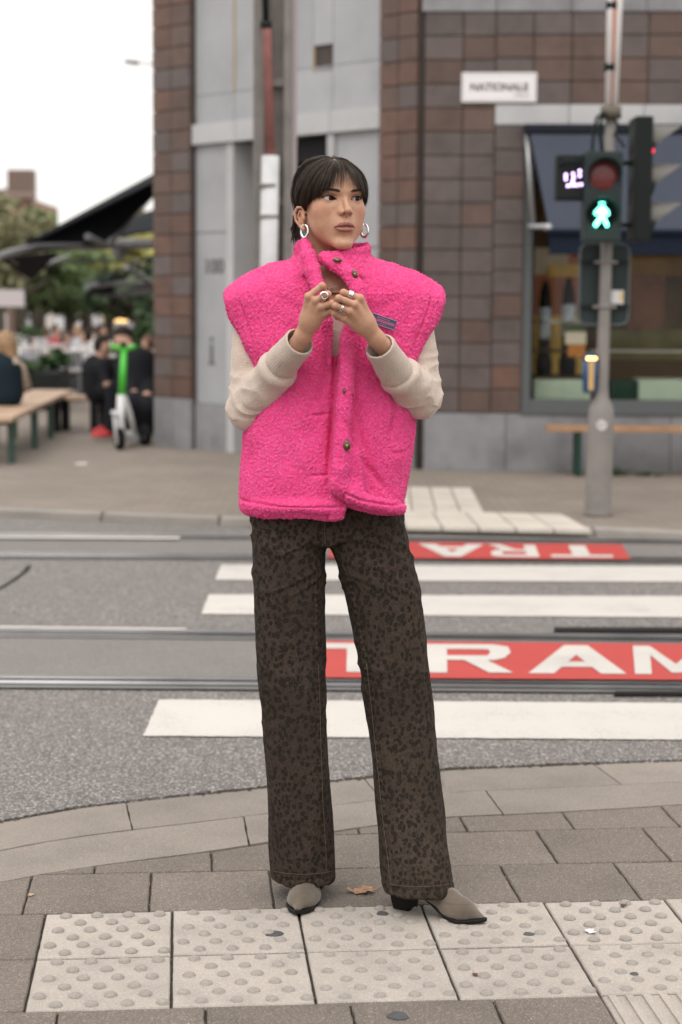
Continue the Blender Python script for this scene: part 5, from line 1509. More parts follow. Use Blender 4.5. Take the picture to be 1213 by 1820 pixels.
def skin_material():
    m = bpy.data.materials.new('skin'); m.use_nodes = True
    nt = m.node_tree; N, L = nt.nodes, nt.links; b = N['Principled BSDF']
    b.inputs['Roughness'].default_value = 0.48; b.inputs['Subsurface Weight'].default_value = 0.12
    b.inputs['Subsurface Radius'].default_value = (0.9, 0.35, 0.2); b.inputs['Subsurface Scale'].default_value = 0.008
    b.inputs['Specular IOR Level'].default_value = 0.45
    tc = N.new('ShaderNodeTexCoord')
    n1 = tex(nt, 'ShaderNodeTexNoise', 90, tc.outputs['Object'], 6, .75)
    col = ramp(nt, n1.outputs[0], [(.3, (.42, .225, .145)), (.55, (.475, .262, .172)), (.75, (.53, .305, .205))])
    def lay(col, att, c, f=1.0):
        a = N.new('ShaderNodeAttribute'); a.attribute_name = att
        mu = N.new('ShaderNodeMath'); mu.operation = 'MULTIPLY'; mu.inputs[1].default_value = f; L.new(a.outputs['Fac'], mu.inputs[0])
        mx = N.new('ShaderNodeMix'); mx.data_type = 'RGBA'; L.new(mu.outputs[0], mx.inputs['Factor']); L.new(col, mx.inputs['A']); mx.inputs['B'].default_value = (*c, 1); return mx.outputs['Result']
    col = lay(col, 'blush', (.42, .175, .11), .6)
    col = lay(col, 'lips', (.20, .058, .050), .95)
    col = lay(col, 'brow', (.035, .02, .014), .9)
    col = lay(col, 'liner', (.03, .018, .014), .92)
    col = lay(col, 'shadow_makeup', (.33, .16, .11), .7)
    L.new(col, b.inputs['Base Color'])
    n2 = tex(nt, 'ShaderNodeTexNoise', 700, tc.outputs['Object'], 3, .6)
    bp = N.new('ShaderNodeBump'); bp.inputs['Strength'].default_value = .30; bp.inputs['Distance'].default_value = .002
    L.new(n2.outputs[0], bp.inputs['Height']); L.new(bp.outputs[0], b.inputs['Normal'])
    return m
M_skin = skin_material()

# ---------------- head frame: x to her left, y forward, z up, origin at eye level on the ear axis
YAW = R(21)
H0 = V3(*vp(589.5, 358, YB - 0.03))
HS = 1.0
hr = np.array([math.cos(YAW), math.sin(YAW), 0.0]); hf = np.array([math.sin(YAW), -math.cos(YAW), 0.0]); hu = np.array([0, 0, 1.0])
TILT = R(2.0)   # chin slightly lifted
hf2 = hf * math.cos(TILT) + hu * math.sin(TILT); hu2 = hu * math.cos(TILT) - hf * math.sin(TILT)
HM = np.stack([hr, hf2, hu2])
def to_head(p):
    x, y, z = p[0] - H0[0], p[1] - H0[1], p[2] - H0[2]
    return tuple((HM[i][0] * x + HM[i][1] * y + HM[i][2] * z) / HS for i in range(3))
def hw(v): return H0 + HS * (v[0] * HM[0] + v[1] * HM[1] + v[2] * HM[2])

EC = (0.0325, 0.0640, 0.0)      # eyeball centre
def eye_open(x, z):
    """signed opening of the lids in the x-z plane around the eye: <0 inside"""
    dx = (x - EC[0]) / 0.0162
    tilt = (x - EC[0]) * 0.10
    dz = z - EC[2] - tilt + 0.0002
    up = 0.0056 * np.maximum(1 - np.abs(dx) ** 2.2, 0) ; lo = 0.0044 * np.maximum(1 - np.abs(dx) ** 2, 0)
    return np.where(dz > 0, dz - up, -dz - lo), dz, dx
def lips_up(p): return smin(cap(p, (.0044, .0982, -.0600), (.0135, .0945, -.0618), .0045, .0038), cap(p, (.0135, .0945, -.0622), (.0245, .0850, -.0655), .0036, .0014), .003)
def lips_lo(p): return smin(cap(p, (0, .0938, -.0712), (.0115, .0912, -.0706), .0060, .0050), cap(p, (.0115, .0912, -.0706), (.0230, .0850, -.0668), .0050, .0016), .004)
def head_sdf(p):
    X, y, z = to_head(p); ax = np.abs(X); q = (ax, y, z)
    d = ell(q, (0, -.012, .018), (.0690, .092, .078))
    d = smin(d, ell(q, (0, .020, .030), (.0600, .070, .056)), .02)
    d = smin(d, ell(q, (0, .022, -.036), (.0560, .060, .077)), .03)
    d = smin(d, ell(q, (.0350, .042, -.052), (.0225, .024, .028)), .022)
    d = smin(d, ell(q, (.0395, .050, -.024), (.0215, .020, .020)), .018)
    d = smin(d, cap(q, (.0425, .006, -.050), (.012, .070, -.1005), .0145, .0120), .022)
    d = smin(d, ell(q, (0, .0785, -.1030), (.0125, .0125, .0115)), .014)
    d = smin(d, ell(q, (0, .066, -.060), (.027, .030, .030)), .016)
    d = smin(d, cap(q, (0, .0790, .0150), (.034, .0660, .0175), .0105, .0100), .014)
    # neck
    d = smin(d, cap(q, (0, -.030, -.050), (0, -.046, -.250), .050, .053), .022)
    d = smin(d, cap(q, (.044, -.02, -.06), (.012, .0, -.205), .010, .011), .022)
    # eye sockets
    d = smax(d, -ell(q, (.0325, .0905, -.0005), (.0185, .0155, .0115)), .012)
    # eyeball bulge with lids
    lid = sphere(q, EC, .0136)
    d = smin(d, lid, .005)
    ll = s_len(q[0] - EC[0], q[1] - EC[1], q[2] - EC[2])
    op, dz, dx = eye_open(ax, z)
    front = y > EC[1]
    cut = np.where(front, op, 1.0)
    d = np.where((ll < .022) & front, np.maximum(d, -np.maximum(cut, -(ll - .0108) * 0 + cut)), d)
    # lid crease
    cr = np.abs(dz - (.0052 * np.maximum(1 - np.abs(dx * .88) ** 2.2, 0) + .0030)) - .0005
    d = d + np.where(front & (ll < .03) & (np.abs(dx) < 1.1), .0009 * np.exp(-(np.maximum(cr, 0) / .0011) ** 2), 0)
    # nose
    d = smin(d, cap(q, (0, .0820, .0080), (0, .1010, -.0240), .0050, .0062), .0065)
    d = smin(d, cap(q, (.005, .0770, -.004), (.0092, .0860, -.0295), .0054, .0070), .010)
    d = smin(d, ell(q, (0, .1055, -.0290), (.0080, .0085, .0075)), .005)
    d = smin(d, ell(q, (.0108, .0930, -.0322), (.0054, .0088, .0064)), .0055)
    d = smin(d, cap(q, (0, .1010, -.0350), (0, .0930, -.0400), .0036, .0040), .004)
    d = smax(d, -ell(q, (.0060, .1000, -.0385), (.0034, .0060, .0042)), .0018)
    # philtrum, lips, chin crease
    d = smax(d, -cap(q, (0, .1030, -.0460), (0, .1020, -.0560), .0026, .0030), .005)
    d = smin(d, lips_up(q), .0035); d = smin(d, lips_lo(q), .0035)
    g = np.minimum(cap(q, (0, .1010, -.0664), (.012, .0975, -.0655), .0014), cap(q, (.012, .0975, -.0655), (.0265, .0845, -.0668), .0014, .0011))
    d = smax(d, -g, .0022)
    d = smax(d, -cap(q, (0, .0965, -.0845), (.014, .0900, -.0835), .0048), .010)
    # ears
    q0 = q; q = (ax * 1.0 + .0015, y * 1.12 - .001, z * 1.05 + .007)
    e = chain(q, [(.068, .006, -.022), (.075, .001, -.010), (.0815, -.012, -.009), (.0850, -.021, -.022), (.0830, -.019, -.040), (.0765, -.008, -.054), (.0725, .001, -.060)], [.0030, .0034, .0036, .0038, .0034, .0034, .0045])
    e = smin(e, ell(q, (.0725, .003, -.0610), (.0050, .0065, .0070)), .004)
    e = smin(e, ell(q, (.0720, -.006, -.034), (.0050, .0150, .0230)), .003)
    e = smin(e, chain(q, [(.078, -.004, -.018), (.0800, -.0120, -.030), (.0770, -.0080, -.045)], [.0028, .0030, .0028]), .0025)
    e = smin(e, ell(q, (.0725, .0085, -.036), (.0035, .0035, .0055)), .003)
    q = q0
    d = smin(d, e * .92, .004)
    return d
SHO = {}
def chest_sdf(p):
    """neck root, collar bones and chest in world axes"""
    d = ell(p, P(592, 560, .0), (.155, .088, .130))
    nb = P(590, 470, .03)
    d = smin(d, cap(p, nb, P(592, 520, .02), .052, .070), .05)
    d = smin(d, cap(p, P(590, 505, .02), P(500, 520, .02), .045, .045), .04); d = smin(d, cap(p, P(594, 505, .02), P(690, 520, .02), .045, .045), .04)
    # collar bones
    for s in (-1, 1):
        d = smin(d, cap(p, P(594 + 8 * s, 528, -.072), P(594 + 80 * s, 514, -.05), .007, .006), .012)
    return d
def upper_sdf(p): return smin(head_sdf(p), chest_sdf(p), .025)

parts = []
t_lo = np.minimum(hw((-.09, -.11, -.12)), hw((.09, .12, .11))) - .05
V1, Q1 = surface(upper_sdf, (H0[0] - .13, H0[1] - .15, H0[2] - .21), (H0[0] + .13, H0[1] + .14, H0[2] + .115), 0.00125, margin=2.0, block=16)
parts.append((V1, Q1))

# ---------------- hands
def hand(wr, fore, mcp, pip_, dip, tip, thumb, rf=.0071):
    """all joints are world points"""
    def f(p):
        d = cap(p, fore, wr, .0225, .0195)
        cen = sum(mcp) / 4
        palm = None
        for i in range(4):
            m = mcp[i]; k = cap(p, wr * .82 + m * .18, m, .0115, .0088)
            palm = k if palm is None else smin(palm, k, .012)
        pc = wr * .45 + cen * .55 + V3(0, .008, 0)
        palm = smin(palm, sphere(p, pc, .0185), .02)
        d = smin(d, palm, .016)
        fing = None
        for i in range(4):
            r = rf * (1.0 if i < 3 else .90)
            k = chain(p, [mcp[i], pip_[i], dip[i], tip[i]], [r * 1.12, r * 1.02, r * .92, r * .78], .0015)
            k = smin(k, sphere(p, mcp[i] + V3(0, -.0015, 0), r * 1.22), .004)
            k = smin(k, sphere(p, pip_[i], r * 1.10), .003)
            # tendon on the back of the hand
            k = smin(k, cap(p, wr * .55 + mcp[i] * .45 + V3(0, -.011, 0), mcp[i] + V3(0, -.004, 0), .0030, .0040), .007)
            d = smin(d, k, .0022) if i == 0 else smin(d, k, .0013)
        th = chain(p, thumb, [.0125, .0112, .0100, .0085], .004)
        return smin(d, th, .008)
    return f
hL = dict(wr=P(537, 601, -.215), fore=P(508, 642, -.165),
          mcp=[P(549, 527, -.262), P(562, 534, -.272), P(571, 545, -.272), P(576, 557, -.262)],
          pip=[P(573, 508, -.268), P(583, 523, -.285), P(590, 539, -.285), P(590, 552, -.272)],
          dip=[P(578, 520, -.240), P(580, 536, -.252), P(583, 549, -.252), P(582, 560, -.248)],
          tip=[P(568, 532, -.232), P(570, 543, -.238), P(573, 554, -.238), P(573, 564, -.236)],
          thumb=[P(545, 582, -.215), P(556, 560, -.205), P(570, 538, -.205), P(580, 523, -.212)])
hR = dict(wr=P(673, 606, -.215), fore=P(704, 640, -.165),
          mcp=[P(640, 530, -.262), P(630, 541, -.274), P(621, 553, -.274), P(612, 566, -.264)],
          pip=[P(611, 520, -.270), P(602, 530, -.288), P(596, 543, -.288), P(594, 556, -.275)],
          dip=[P(604, 532, -.242), P(602, 543, -.254), P(601, 553, -.254), P(600, 564, -.250)],
          tip=[P(614, 543, -.234), P(611, 551, -.240), P(609, 560, -.240), P(608, 568, -.238)],
          thumb=[P(655, 590, -.215), P(640, 568, -.205), P(622, 545, -.205), P(610, 529, -.212)])
for h in (hL, hR):
    f = hand(h['wr'], h['fore'], h['mcp'], h['pip'], h['dip'], h['tip'], h['thumb'])
    pts = np.array([h['wr'], h['fore']] + h['mcp'] + h['pip'] + h['dip'] + h['thumb'])
    V, Q = surface(f, pts.min(0) - .035, pts.max(0) + .035, 0.0012, margin=2.0, block=16)
    parts.append((V, Q))

# ---------------- rest of the body under the clothes, coarse
ELBL, ELBR = P(444, 727, -.03), P(747, 705, -.03)
SHL, SHR = P(452, 535, .01), P(732, 535, .01)
LEGL = [P(520, 960, 0), P(528, 1260, -.01), P(545, 1560, .02)]
LEGR = [P(640, 960, 0), P(700, 1260, -.01), P(742, 1570, .02)]
def under_sdf(p):
    d = chain(p, [P(592, 560, .01), P(585, 720, .01), P(583, 880, .01)], [.095, .085, .075])
    for S_, E_, h in ((SHL, ELBL, hL), (SHR, ELBR, hR)):
        d = smin(d, cap(p, P(592, 530, .01), S_, .06, .045), .03)
        d = smin(d, chain(p, [S_, E_, h['fore']], [.038, .030, .016]), .01)
    for g_ in (LEGL, LEGR): d = smin(d, chain(p, g_, [.055, .045, .036]), .01)
    return d
V, Q = surface(under_sdf, (PX(380), YB - .35, .05), (PX(810), YB + .2, PZ(500)), 0.012, block=12)
parts.append((V, Q))
VV = []; QQ = []; n0 = 0
for V, Q in parts: VV.append(V); QQ.append(Q + n0); n0 += len(V)
VV = np.concatenate(VV); QQ = np.concatenate(QQ)
VV[:len(V1)] = relax(V1, Q1, 1, .35)
body = np_mesh('body', VV, QQ, M_skin, woman)
# colouring of lips, brows, lids
lx, ly, lz = to_head((VV[:, 0], VV[:, 1], VV[:, 2])); ax_ = np.abs(lx); q_ = (ax_, ly, lz)
def sst(a, b, v): t = np.clip((v - a) / (b - a), 0, 1); return t * t * (3 - 2 * t)
isface = (ly > .03) & (np.arange(len(VV)) < len(V1))
lipm = 1 - sst(.0009, .0024, np.minimum(lips_up(q_), lips_lo(q_)))
set_attr(body, 'lips', np.where(isface, lipm * np.where(lz < -.0665, .55, 1.0), 0))
bz = .0150 + .0042 * np.sin(np.clip((ax_ - .014) / .036, 0, 1) * 2.2)
bt = .0024 * np.clip((.054 - ax_) / .02, 0, 1) * sst(.012, .017, ax_)
set_attr(body, 'brow', np.where(isface, (1 - sst(.0, .0016, np.abs(lz - bz) - bt)) * (bt > 0), 0))
op, dz, dx = eye_open(ax_, lz)
up = (1 - sst(.0006, .0022, op)) * (dz > -.0015) * (ax_ < .0490) * (ax_ > .0165)
wing = (1 - sst(.0002, .0016, np.abs(lz - (.0012 + (ax_ - .046) * .35)))) * (ax_ > .045) * (ax_ < .0535)
loww = .45 * (1 - sst(.0002, .0014, op)) * (dz < 0) * (ax_ > .022) * (ax_ < .0485)
set_attr(body, 'liner', np.where(isface, np.clip(up + wing + loww, 0, 1), 0))
set_attr(body, 'shadow_makeup', np.where(isface, (1 - sst(.001, .0095, op)) * (dz > -.001) * (ax_ > .017) * .8 + .5 * (1 - sst(.001, .005, op)) * (dz < 0) * (ax_ > .03) * (ax_ < .05), 0))
bl = np.exp(-(((ax_ - .048) / .017) ** 2 + ((lz + .024 - (ax_ - .048) * .5) / .012) ** 2)) + .35 * np.exp(-((lx / .008) ** 2 + ((lz + .030) / .008) ** 2)) + .6 * np.exp(-(((ax_ - .076) / .012) ** 2 + ((lz + .035) / .03) ** 2))
kn = np.zeros(len(VV))
for h_ in (hL, hR):
    for q__ in h_['mcp'] + h_['pip']: kn = np.maximum(kn, np.exp(-(np.linalg.norm(VV - q__, axis=1) / .010) ** 2) * .45)
bl = np.where(np.arange(len(VV)) < len(V1), bl, kn)
set_attr(body, 'blush', np.where((np.arange(len(VV)) >= len(V1)) | (ly > -.04), np.clip(bl, 0, 1), .0))

# ---------------- eyes
def eye_material():
    m = bpy.data.materials.new('eye'); m.use_nodes = True; nt = m.node_tree; b = nt.nodes['Principled BSDF']
    a = nt.nodes.new('ShaderNodeAttribute'); a.attribute_name = 'gaze'
    c = ramp(nt, a.outputs['Fac'], [(0, (.42, .38, .36)), (.50, (.50, .46, .44)), (.685, (.46, .41, .39)), (.71, (.012, .008, .006)), (.78, (.030, .016, .009)), (.88, (.018, .010, .006)), (.90, (.004, .004, .004)), (1, (.003, .003, .003))])
    nt.links.new(c, b.inputs['Base Color']); b.inputs['Roughness'].default_value = .08; b.inputs['Specular IOR Level'].default_value = .16
    return m
M_eye = eye_material()
for s, ga in ((-1, 20), (1, 17)):
    g_ = np.array([math.sin(R(ga)), math.cos(R(ga)), .03]); g_ /= np.linalg.norm(g_)
    mb = MB(); bmesh.ops.create_icosphere(mb.bm, subdivisions=5, radius=1.0)
    vs = np.array([v.co[:] for v in mb.bm.verts]); gz = vs @ g_
    bulge = 1 + .045 * np.clip((gz - .88) / .12, 0, 1)
    r = .0123
    for v, co, bb in zip(mb.bm.verts, vs, bulge):
        v.co = Vector(hw((s * EC[0] + co[0] * r * bb, EC[1] + co[1] * r * bb, EC[2] + co[2] * r * bb)))
    for f_ in mb.bm.faces: f_.smooth = True
    eo = mb.build('eye', M_eye, woman); set_attr(eo, 'gaze', 1 - np.arccos(np.clip(gz, -1, 1)) / 1.9)
    # lashes along the upper lid
    mb = MB()
    def lidp(t, up_=True, dy=0):
        dxn = (t * 2 - 1); x = EC[0] + dxn * .0160; h = .0056 * max(0, 1 - abs(dxn) ** 2.2) + (x - EC[0]) * .10
        zz = h - .0002; yy = EC[1] + math.sqrt(max(.0139 ** 2 - (x - EC[0]) ** 2 - zz ** 2, 1e-6))
        return np.array([s * x, yy + dy, zz])
    mb.tube([hw(lidp(t)) for t in np.linspace(.06, 1.0, 14)], [.0004] + [.0007] * 11 + [.0006, .0003], 5)
    for k in range(34):
        t = .1 + .9 * k / 33; a = lidp(t); e_ = a + np.array([s * (t - .45) * .006, .0055, .0038 + .0012 * t])
        mid = (a + e_) / 2 + np.array([0, .0008, -.0009])
        mb.tube([hw(a), hw(mid), hw(e_)], [.00026, .0002, .00005], 3)
    mb.build('eyelashes', mat('lash_black', (.01, .008, .007), .5), woman)
# brow hairs
mb = MB(); nb_ = 320
bs = rng0 = np.random.default_rng(3); bs = np.where(np.arange(nb_) % 2, 1, -1); bt0 = rng0.random(nb_)
bx0 = .0145 + .037 * bt0; bz0 = .0150 + .0042 * np.sin(np.clip((bx0 - .014) / .036, 0, 1) * 2.2) + rng0.uniform(-1, 1, nb_) * .0024 * (1 - bt0 * .7)
by0 = np.full(nb_, .105); live = np.ones(nb_, bool)
for _ in range(80):
    w_ = H0 + (bs * bx0)[:, None] * HM[0] + by0[:, None] * HM[1] + bz0[:, None] * HM[2]
    live &= head_sdf((w_[:, 0], w_[:, 1], w_[:, 2])) > .0002; by0 = np.where(live, by0 - .0008, by0)
for k in range(nb_):
    s, t = bs[k], bt0[k]
    a = np.array([s * bx0[k], by0[k], bz0[k]]); e_ = a + np.array([s * (.0022 + .003 * t), -.0006 - .0035 * t * t, .0022 * (1 - t * 1.3)])
    mb.tube([hw(a), hw((a + e_) / 2 + np.array([0, .0006, 0])), hw(e_)], [.00022, .0002, .00006], 3)
mb.build('eyebrows', mat('brow_brown', (.028, .017, .012), .6), woman)

# ---------------- hair
def hair_material():
    m = bpy.data.materials.new('hair_dark_brown'); m.use_nodes = True; nt = m.node_tree; b = nt.nodes['Principled BSDF']
    a = nt.nodes.new('ShaderNodeAttribute'); a.attribute_name = 'tone'
    nt.links.new(ramp(nt, a.outputs['Fac'], [(0, (.012, .008, .006)), (.5, (.030, .019, .013)), (.85, (.085, .052, .033)), (1, (.15, .095, .062))]), b.inputs['Base Color'])
    b.inputs['Roughness'].default_value = .40; b.inputs['Specular IOR Level'].default_value = .30; b.inputs['Anisotropic'].default_value = .6
    return m
M_hair = hair_material()
HC = np.array([0, -.012, .018]); HR = np.array([.0690, .092, .078])
pole = np.array([0.02, .42, 1.0]); pole /= np.linalg.norm(pole)
fwd = np.array([0, 1.0, 0]) - pole * pole[1]; fwd /= np.linalg.norm(fwd); sid = np.cross(fwd, pole)   # +x
if sid[0] < 0: sid = -sid
def hull(d, off):
    k = 1 / np.sqrt(((d / HR) ** 2).sum(-1)); return HC + d * (k + off)[..., None]
rng = np.random.default_rng(11)
def z_end(f):
    return np.interp(f, [0, 8, 14, 24, 34, 44, 54, 62, 74, 88, 100, 112, 130, 180], [.032, .028, .022, .013, .006, -.004, -.016, -.024, -.022, -.018, -.045, -.070, -.082, -.085])
def strands(n, seg, f_lo, f_hi, r0, offs=(.004, .012), sparse=None, extra=0.0, zjit=.004):
    Vs = []; Fs = []; tone = []; base = 0
    cl = rng.uniform(0, 1, 4000)
    for i in range(n):
        f0 = rng.uniform(f_lo, f_hi)
        if sparse is not None and rng.random() > sparse(abs(f0)): continue
        clump = int((f0 + 200) / 2.4); pull = (cl[clump] - .5) * 1.5
        sgn = 1 if f0 >= 0 else -1; af = abs(f0)
        a_ = np.linspace(rng.uniform(.0, .30), 2.6, 60)
        t = a_ / 1.5
        # fringe strands open away from the centre, side strands sweep back
        f = f0 + sgn * np.where(af < 60, 9 * t ** 1.5 * np.clip(af / 12, .25, 1), 0) + 2.2 * pull * t * t
        f = f + sgn * np.where(af > 62, 34 * np.clip(t - .62, 0, 1) * np.clip((af - 62) / 14, 0, 1) * (af < 115), 0)
        fr = np.radians(f)
        d = np.cos(a_)[:, None] * pole + np.sin(a_)[:, None] * (np.cos(fr)[:, None] * fwd + np.sin(fr)[:, None] * sid)
        lay = rng.uniform(*offs)
        front = np.clip(np.cos(fr), 0, 1)
        off = -.0005 + .0025 * np.clip(t * 6, 0, 1) + lay * np.clip(t * 1.8, 0, 1) + .0015 * np.clip(np.sin(np.clip(t, 0, 1) * 2.6), 0, 1) * (af > 40) + front ** 2 * .0145 * np.clip(t * 1.5 - .12, 0, 1) + .0022 * pull + .0012 * np.sin(t * 7 + clump)
        pts = hull(d, off)
        ze = z_end(af) + rng.normal(0, zjit) + .006 * pull + extra
        m = np.argmax(pts[:, 2] < ze) if (pts[:, 2] < ze).any() else len(pts) - 1
        if m < 6: continue
        idx = np.linspace(0, m, seg); lo_ = np.floor(idx).astype(int); hi_ = np.minimum(lo_ + 1, m); w = (idx - lo_)[:, None]
        c = pts[lo_] * (1 - w) + pts[hi_] * w
        # curl the ends inward a little
        u = np.linspace(0, 1, seg)
        c = c + (rng.normal(0, 1, 3) * .0012)[None, :] * (u ** 2)[:, None]
        tang = np.gradient(c, axis=0); tang /= np.linalg.norm(tang, axis=1)[:, None]
        nrm = c - HC; nrm -= (nrm * tang).sum(1)[:, None] * tang; nrm /= np.linalg.norm(nrm, axis=1)[:, None]
        bi = np.cross(tang, nrm)
        r = r0 * (1 - .75 * u ** 3) * rng.uniform(.7, 1.3)
        ring = [c + (nrm * math.cos(a2) * .6 + bi * math.sin(a2)) * r[:, None] for a2 in (R(90), R(210), R(330))]
        V_ = np.stack(ring, 1).reshape(-1, 3)
        Vs.append(V_); tone += [rng.random() * (0.6 + .4 * cl[clump])] * len(V_)
        k = np.arange(seg - 1)[:, None] * 3
        for j in range(3):
            j2 = (j + 1) % 3
            Fs.append(np.concatenate([k + j, k + j2, k + 3 + j2, k + 3 + j], 1) + base)
        base += len(V_)
    return np.concatenate(Vs), np.concatenate(Fs), tone
def head_to_world(V): return H0 + HS * (V[:, :1] * HM[0] + V[:, 1:2] * HM[1] + V[:, 2:3] * HM[2])
hv = []; hq = []; ht = []; nb = 0
for args in [dict(n=6500, seg=12, f_lo=-180, f_hi=180, r0=.00055, offs=(.000, .006), sparse=lambda a: 1.0 if a > 27 else (.35 if a > 19 else 0)),
             dict(n=2400, seg=12, f_lo=-66, f_hi=66, r0=.00050, offs=(.001, .008), sparse=lambda a: np.interp(a, [0, 9, 16, 24, 30], [.05, .12, .32, .75, 1.0])),
             dict(n=1000, seg=10, f_lo=-30, f_hi=30, r0=.0005, offs=(.001, .006), extra=.040, zjit=.005),
             dict(n=90, seg=12, f_lo=-22, f_hi=22, r0=.00055, offs=(.006, .011), zjit=.008),
             dict(n=500, seg=12, f_lo=-180, f_hi=180, r0=.00020, offs=(.005, .012), sparse=lambda a: 1.0 if a > 12 else .2, zjit=.01),
             dict(n=260, seg=12, f_lo=-165, f_hi=-112, r0=.0005, offs=(.004, .016), extra=-.022, zjit=.010), dict(n=160, seg=12, f_lo=112, f_hi=165, r0=.0005, offs=(.004, .016), extra=-.02, zjit=.010)]:
    a, b, c = strands(**args); hv.append(head_to_world(a)); hq.append(b + nb); ht += c; nb += len(a)
lk = MB(); rl = random.Random(9)
for k in range(150):
    a0 = np.array([-.072 + rl.gauss(0, .003), -.034 + rl.gauss(0, .010), -.030]); a1 = np.array([-.077 + rl.gauss(0, .003), -.040 + rl.gauss(0, .008), -.062]); a2 = np.array([-.076 + rl.gauss(0, .006), -.036 + rl.gauss(0, .010), -.088 + rl.gauss(0, .010)])
    lk.tube([hw(a0), hw((a0 + a1) / 2 + np.array([-.002, 0, 0])), hw(a1), hw((a1 + a2) / 2), hw(a2)], [.0006, .0007, .0006, .0005, .0001], 3)
lo_ = lk.build('hair_lock', M_hair, woman); set_attr(lo_, 'tone', np.repeat(np.random.default_rng(4).uniform(0, .7, 150), len(lo_.data.vertices) // 150))
# scalp shell under the strands
def scalp(p):
    x, y, z = to_head(p); q = (np.abs(x), y, z)
    d = ell(q, HC, HR + .0022)
    d = smax(d, -(z - (-.06 + np.clip((y + .03), 0, 1) * 1.0)), .01)
    hl = np.where(y > .02, (.052 - z) + (np.abs(x) - .02) * -1.25, -1.0)   # forehead hairline, lower at the temples
    d = smax(d, np.where(y > .03, .058 - np.abs(x) * 1.15 - z, -.02), .006)
    return d
V, Q = surface(scalp, H0 - .13, H0 + .13, .003, block=12)
hv.append(V); hq.append(Q + nb); ht += [.05] * len(V); nb += len(V)
hair = np_mesh('hair', np.concatenate(hv), np.concatenate(hq), M_hair, woman); set_attr(hair, 'tone', ht)

# ---------------- knit sweater
M_knit = bpy.data.materials.new('beige_knit'); M_knit.use_nodes = True
nt = M_knit.node_tree; b = nt.nodes['Principled BSDF']; b.inputs['Roughness'].default_value = .95; b.inputs['Sheen Weight'].default_value = .25; b.inputs['Specular IOR Level'].default_value = .2
tc = nt.nodes.new('ShaderNodeTexCoord'); n1 = tex(nt, 'ShaderNodeTexNoise', 420, tc.outputs['Object'], 3, .7)
nt.links.new(ramp(nt, n1.outputs[0], [(.3, (.43, .345, .29)), (.5, (.535, .44, .378)), (.72, (.61, .525, .455))]), b.inputs['Base Color'])
n2 = tex(nt, 'ShaderNodeTexVoronoi', 420, tc.outputs['Object']); bp = nt.nodes.new('ShaderNodeBump'); bp.inputs['Strength'].default_value = .45; bp.inputs['Distance'].default_value = .002
nt.links.new(n2.outputs[0], bp.inputs['Height']); nt.links.new(bp.outputs[0], b.inputs['Normal'])
def lerp(a, b, t): return a * (1 - t) + b * t
CUFL = [P(500, 646, -.135), P(534, 606, -.205)]     # cuff start, cuff end
CUFR = [P(705, 663, -.135), P(674, 614, -.205)]
def sweater(p):
    d = ell(p, P(590, 620, .005), (.150, .104, .24))
    d = smax(d, p[2] - PZ(552), .01)
    for S_, E_, C_ in ((SHL, ELBL, CUFL), (SHR, ELBR, CUFR)):
        m1 = lerp(S_, E_, .55)
        arm = chain(p, [S_, m1, E_], [.047, .047, .051], .01)
        f1 = lerp(E_, C_[0], .45); f2 = lerp(E_, C_[0], .85)
        fo = chain(p, [E_, f1, f2, C_[0]], [.050, .047, .043, .036], .01)
        d = smin(d, smin(arm, fo, .012), .012)
        ax2 = (C_[1] - C_[0]); L = np.linalg.norm(ax2); u = ax2 / L
        cf = cap(p, C_[0], C_[1] + u * .02, .0395, .0335)
        h = (p[0] - C_[1][0]) * u[0] + (p[1] - C_[1][1]) * u[1] + (p[2] - C_[1][2]) * u[2]
        cf = smax(cf, h, .006)
        d = smin(d, cf, .005)
        inner = cap(p, C_[0] + u * .03, C_[1] + u * .05, .029, .0295)
        d = smax(d, -inner, .003)
    return d
V, Q = surface(sweater, (PX(385), YB - .36, PZ(800)), (PX(810), YB + .14, PZ(490)), 0.0026, margin=1.6)
N_ = normals(V, Q)
disp = np.zeros(len(V))
for S_, E_, C_ in ((SHL, ELBL, CUFL), (SHR, ELBR, CUFR)):
    # creases that radiate from the inside of the elbow
    mid = E_; r = np.linalg.norm(V - mid, axis=1)
    nz = vnoise(V + 0, 14, 5)
    for (A, B, w, ph) in ((S_, E_, 62, 0), (E_, C_[0], 55, 2)):
        u = (B - A); L = np.linalg.norm(u); u = u / L; h = (V - A) @ u
        side = np.linalg.norm(V - A - h[:, None] * u, axis=1)
        msk = np.exp(-(r / .12) ** 2) * (side < .07) * (h > -.03) * (h < L + .03)
        cr = np.sin(h * w * .9 + ph + 4.0 * nz + (V[:, 1] - mid[1]) * 22)
        disp += .0036 * msk * (1 - np.abs(cr)) * 1.3 - .0014 * msk
    u = C_[1] - C_[0]; L = np.linalg.norm(u); u /= L; h = (V - C_[0]) @ u; side = V - C_[0] - h[:, None] * u; sr = np.linalg.norm(side, axis=1)
    e1 = np.cross(u, [0, 0, 1.]); e1 /= np.linalg.norm(e1); e2 = np.cross(u, e1); an = np.arctan2(side @ e2, side @ e1)
    mc = (h > -.004) & (h < L + .01) & (sr < .06)
    disp += np.where(mc, .0008 * np.sin(an * 40), 0)
    disp += np.where((sr < .065), .0040 * np.exp(-((h + .016) / .012) ** 2) - .004 * np.exp(-((h + .000) / .004) ** 2), 0)
disp += .0022 * vnoise(V, 22, 3) + .0010 * vnoise(V, 60, 4)
V = V + N_ * disp[:, None]
np_mesh('sweater', V, Q, M_knit, woman)

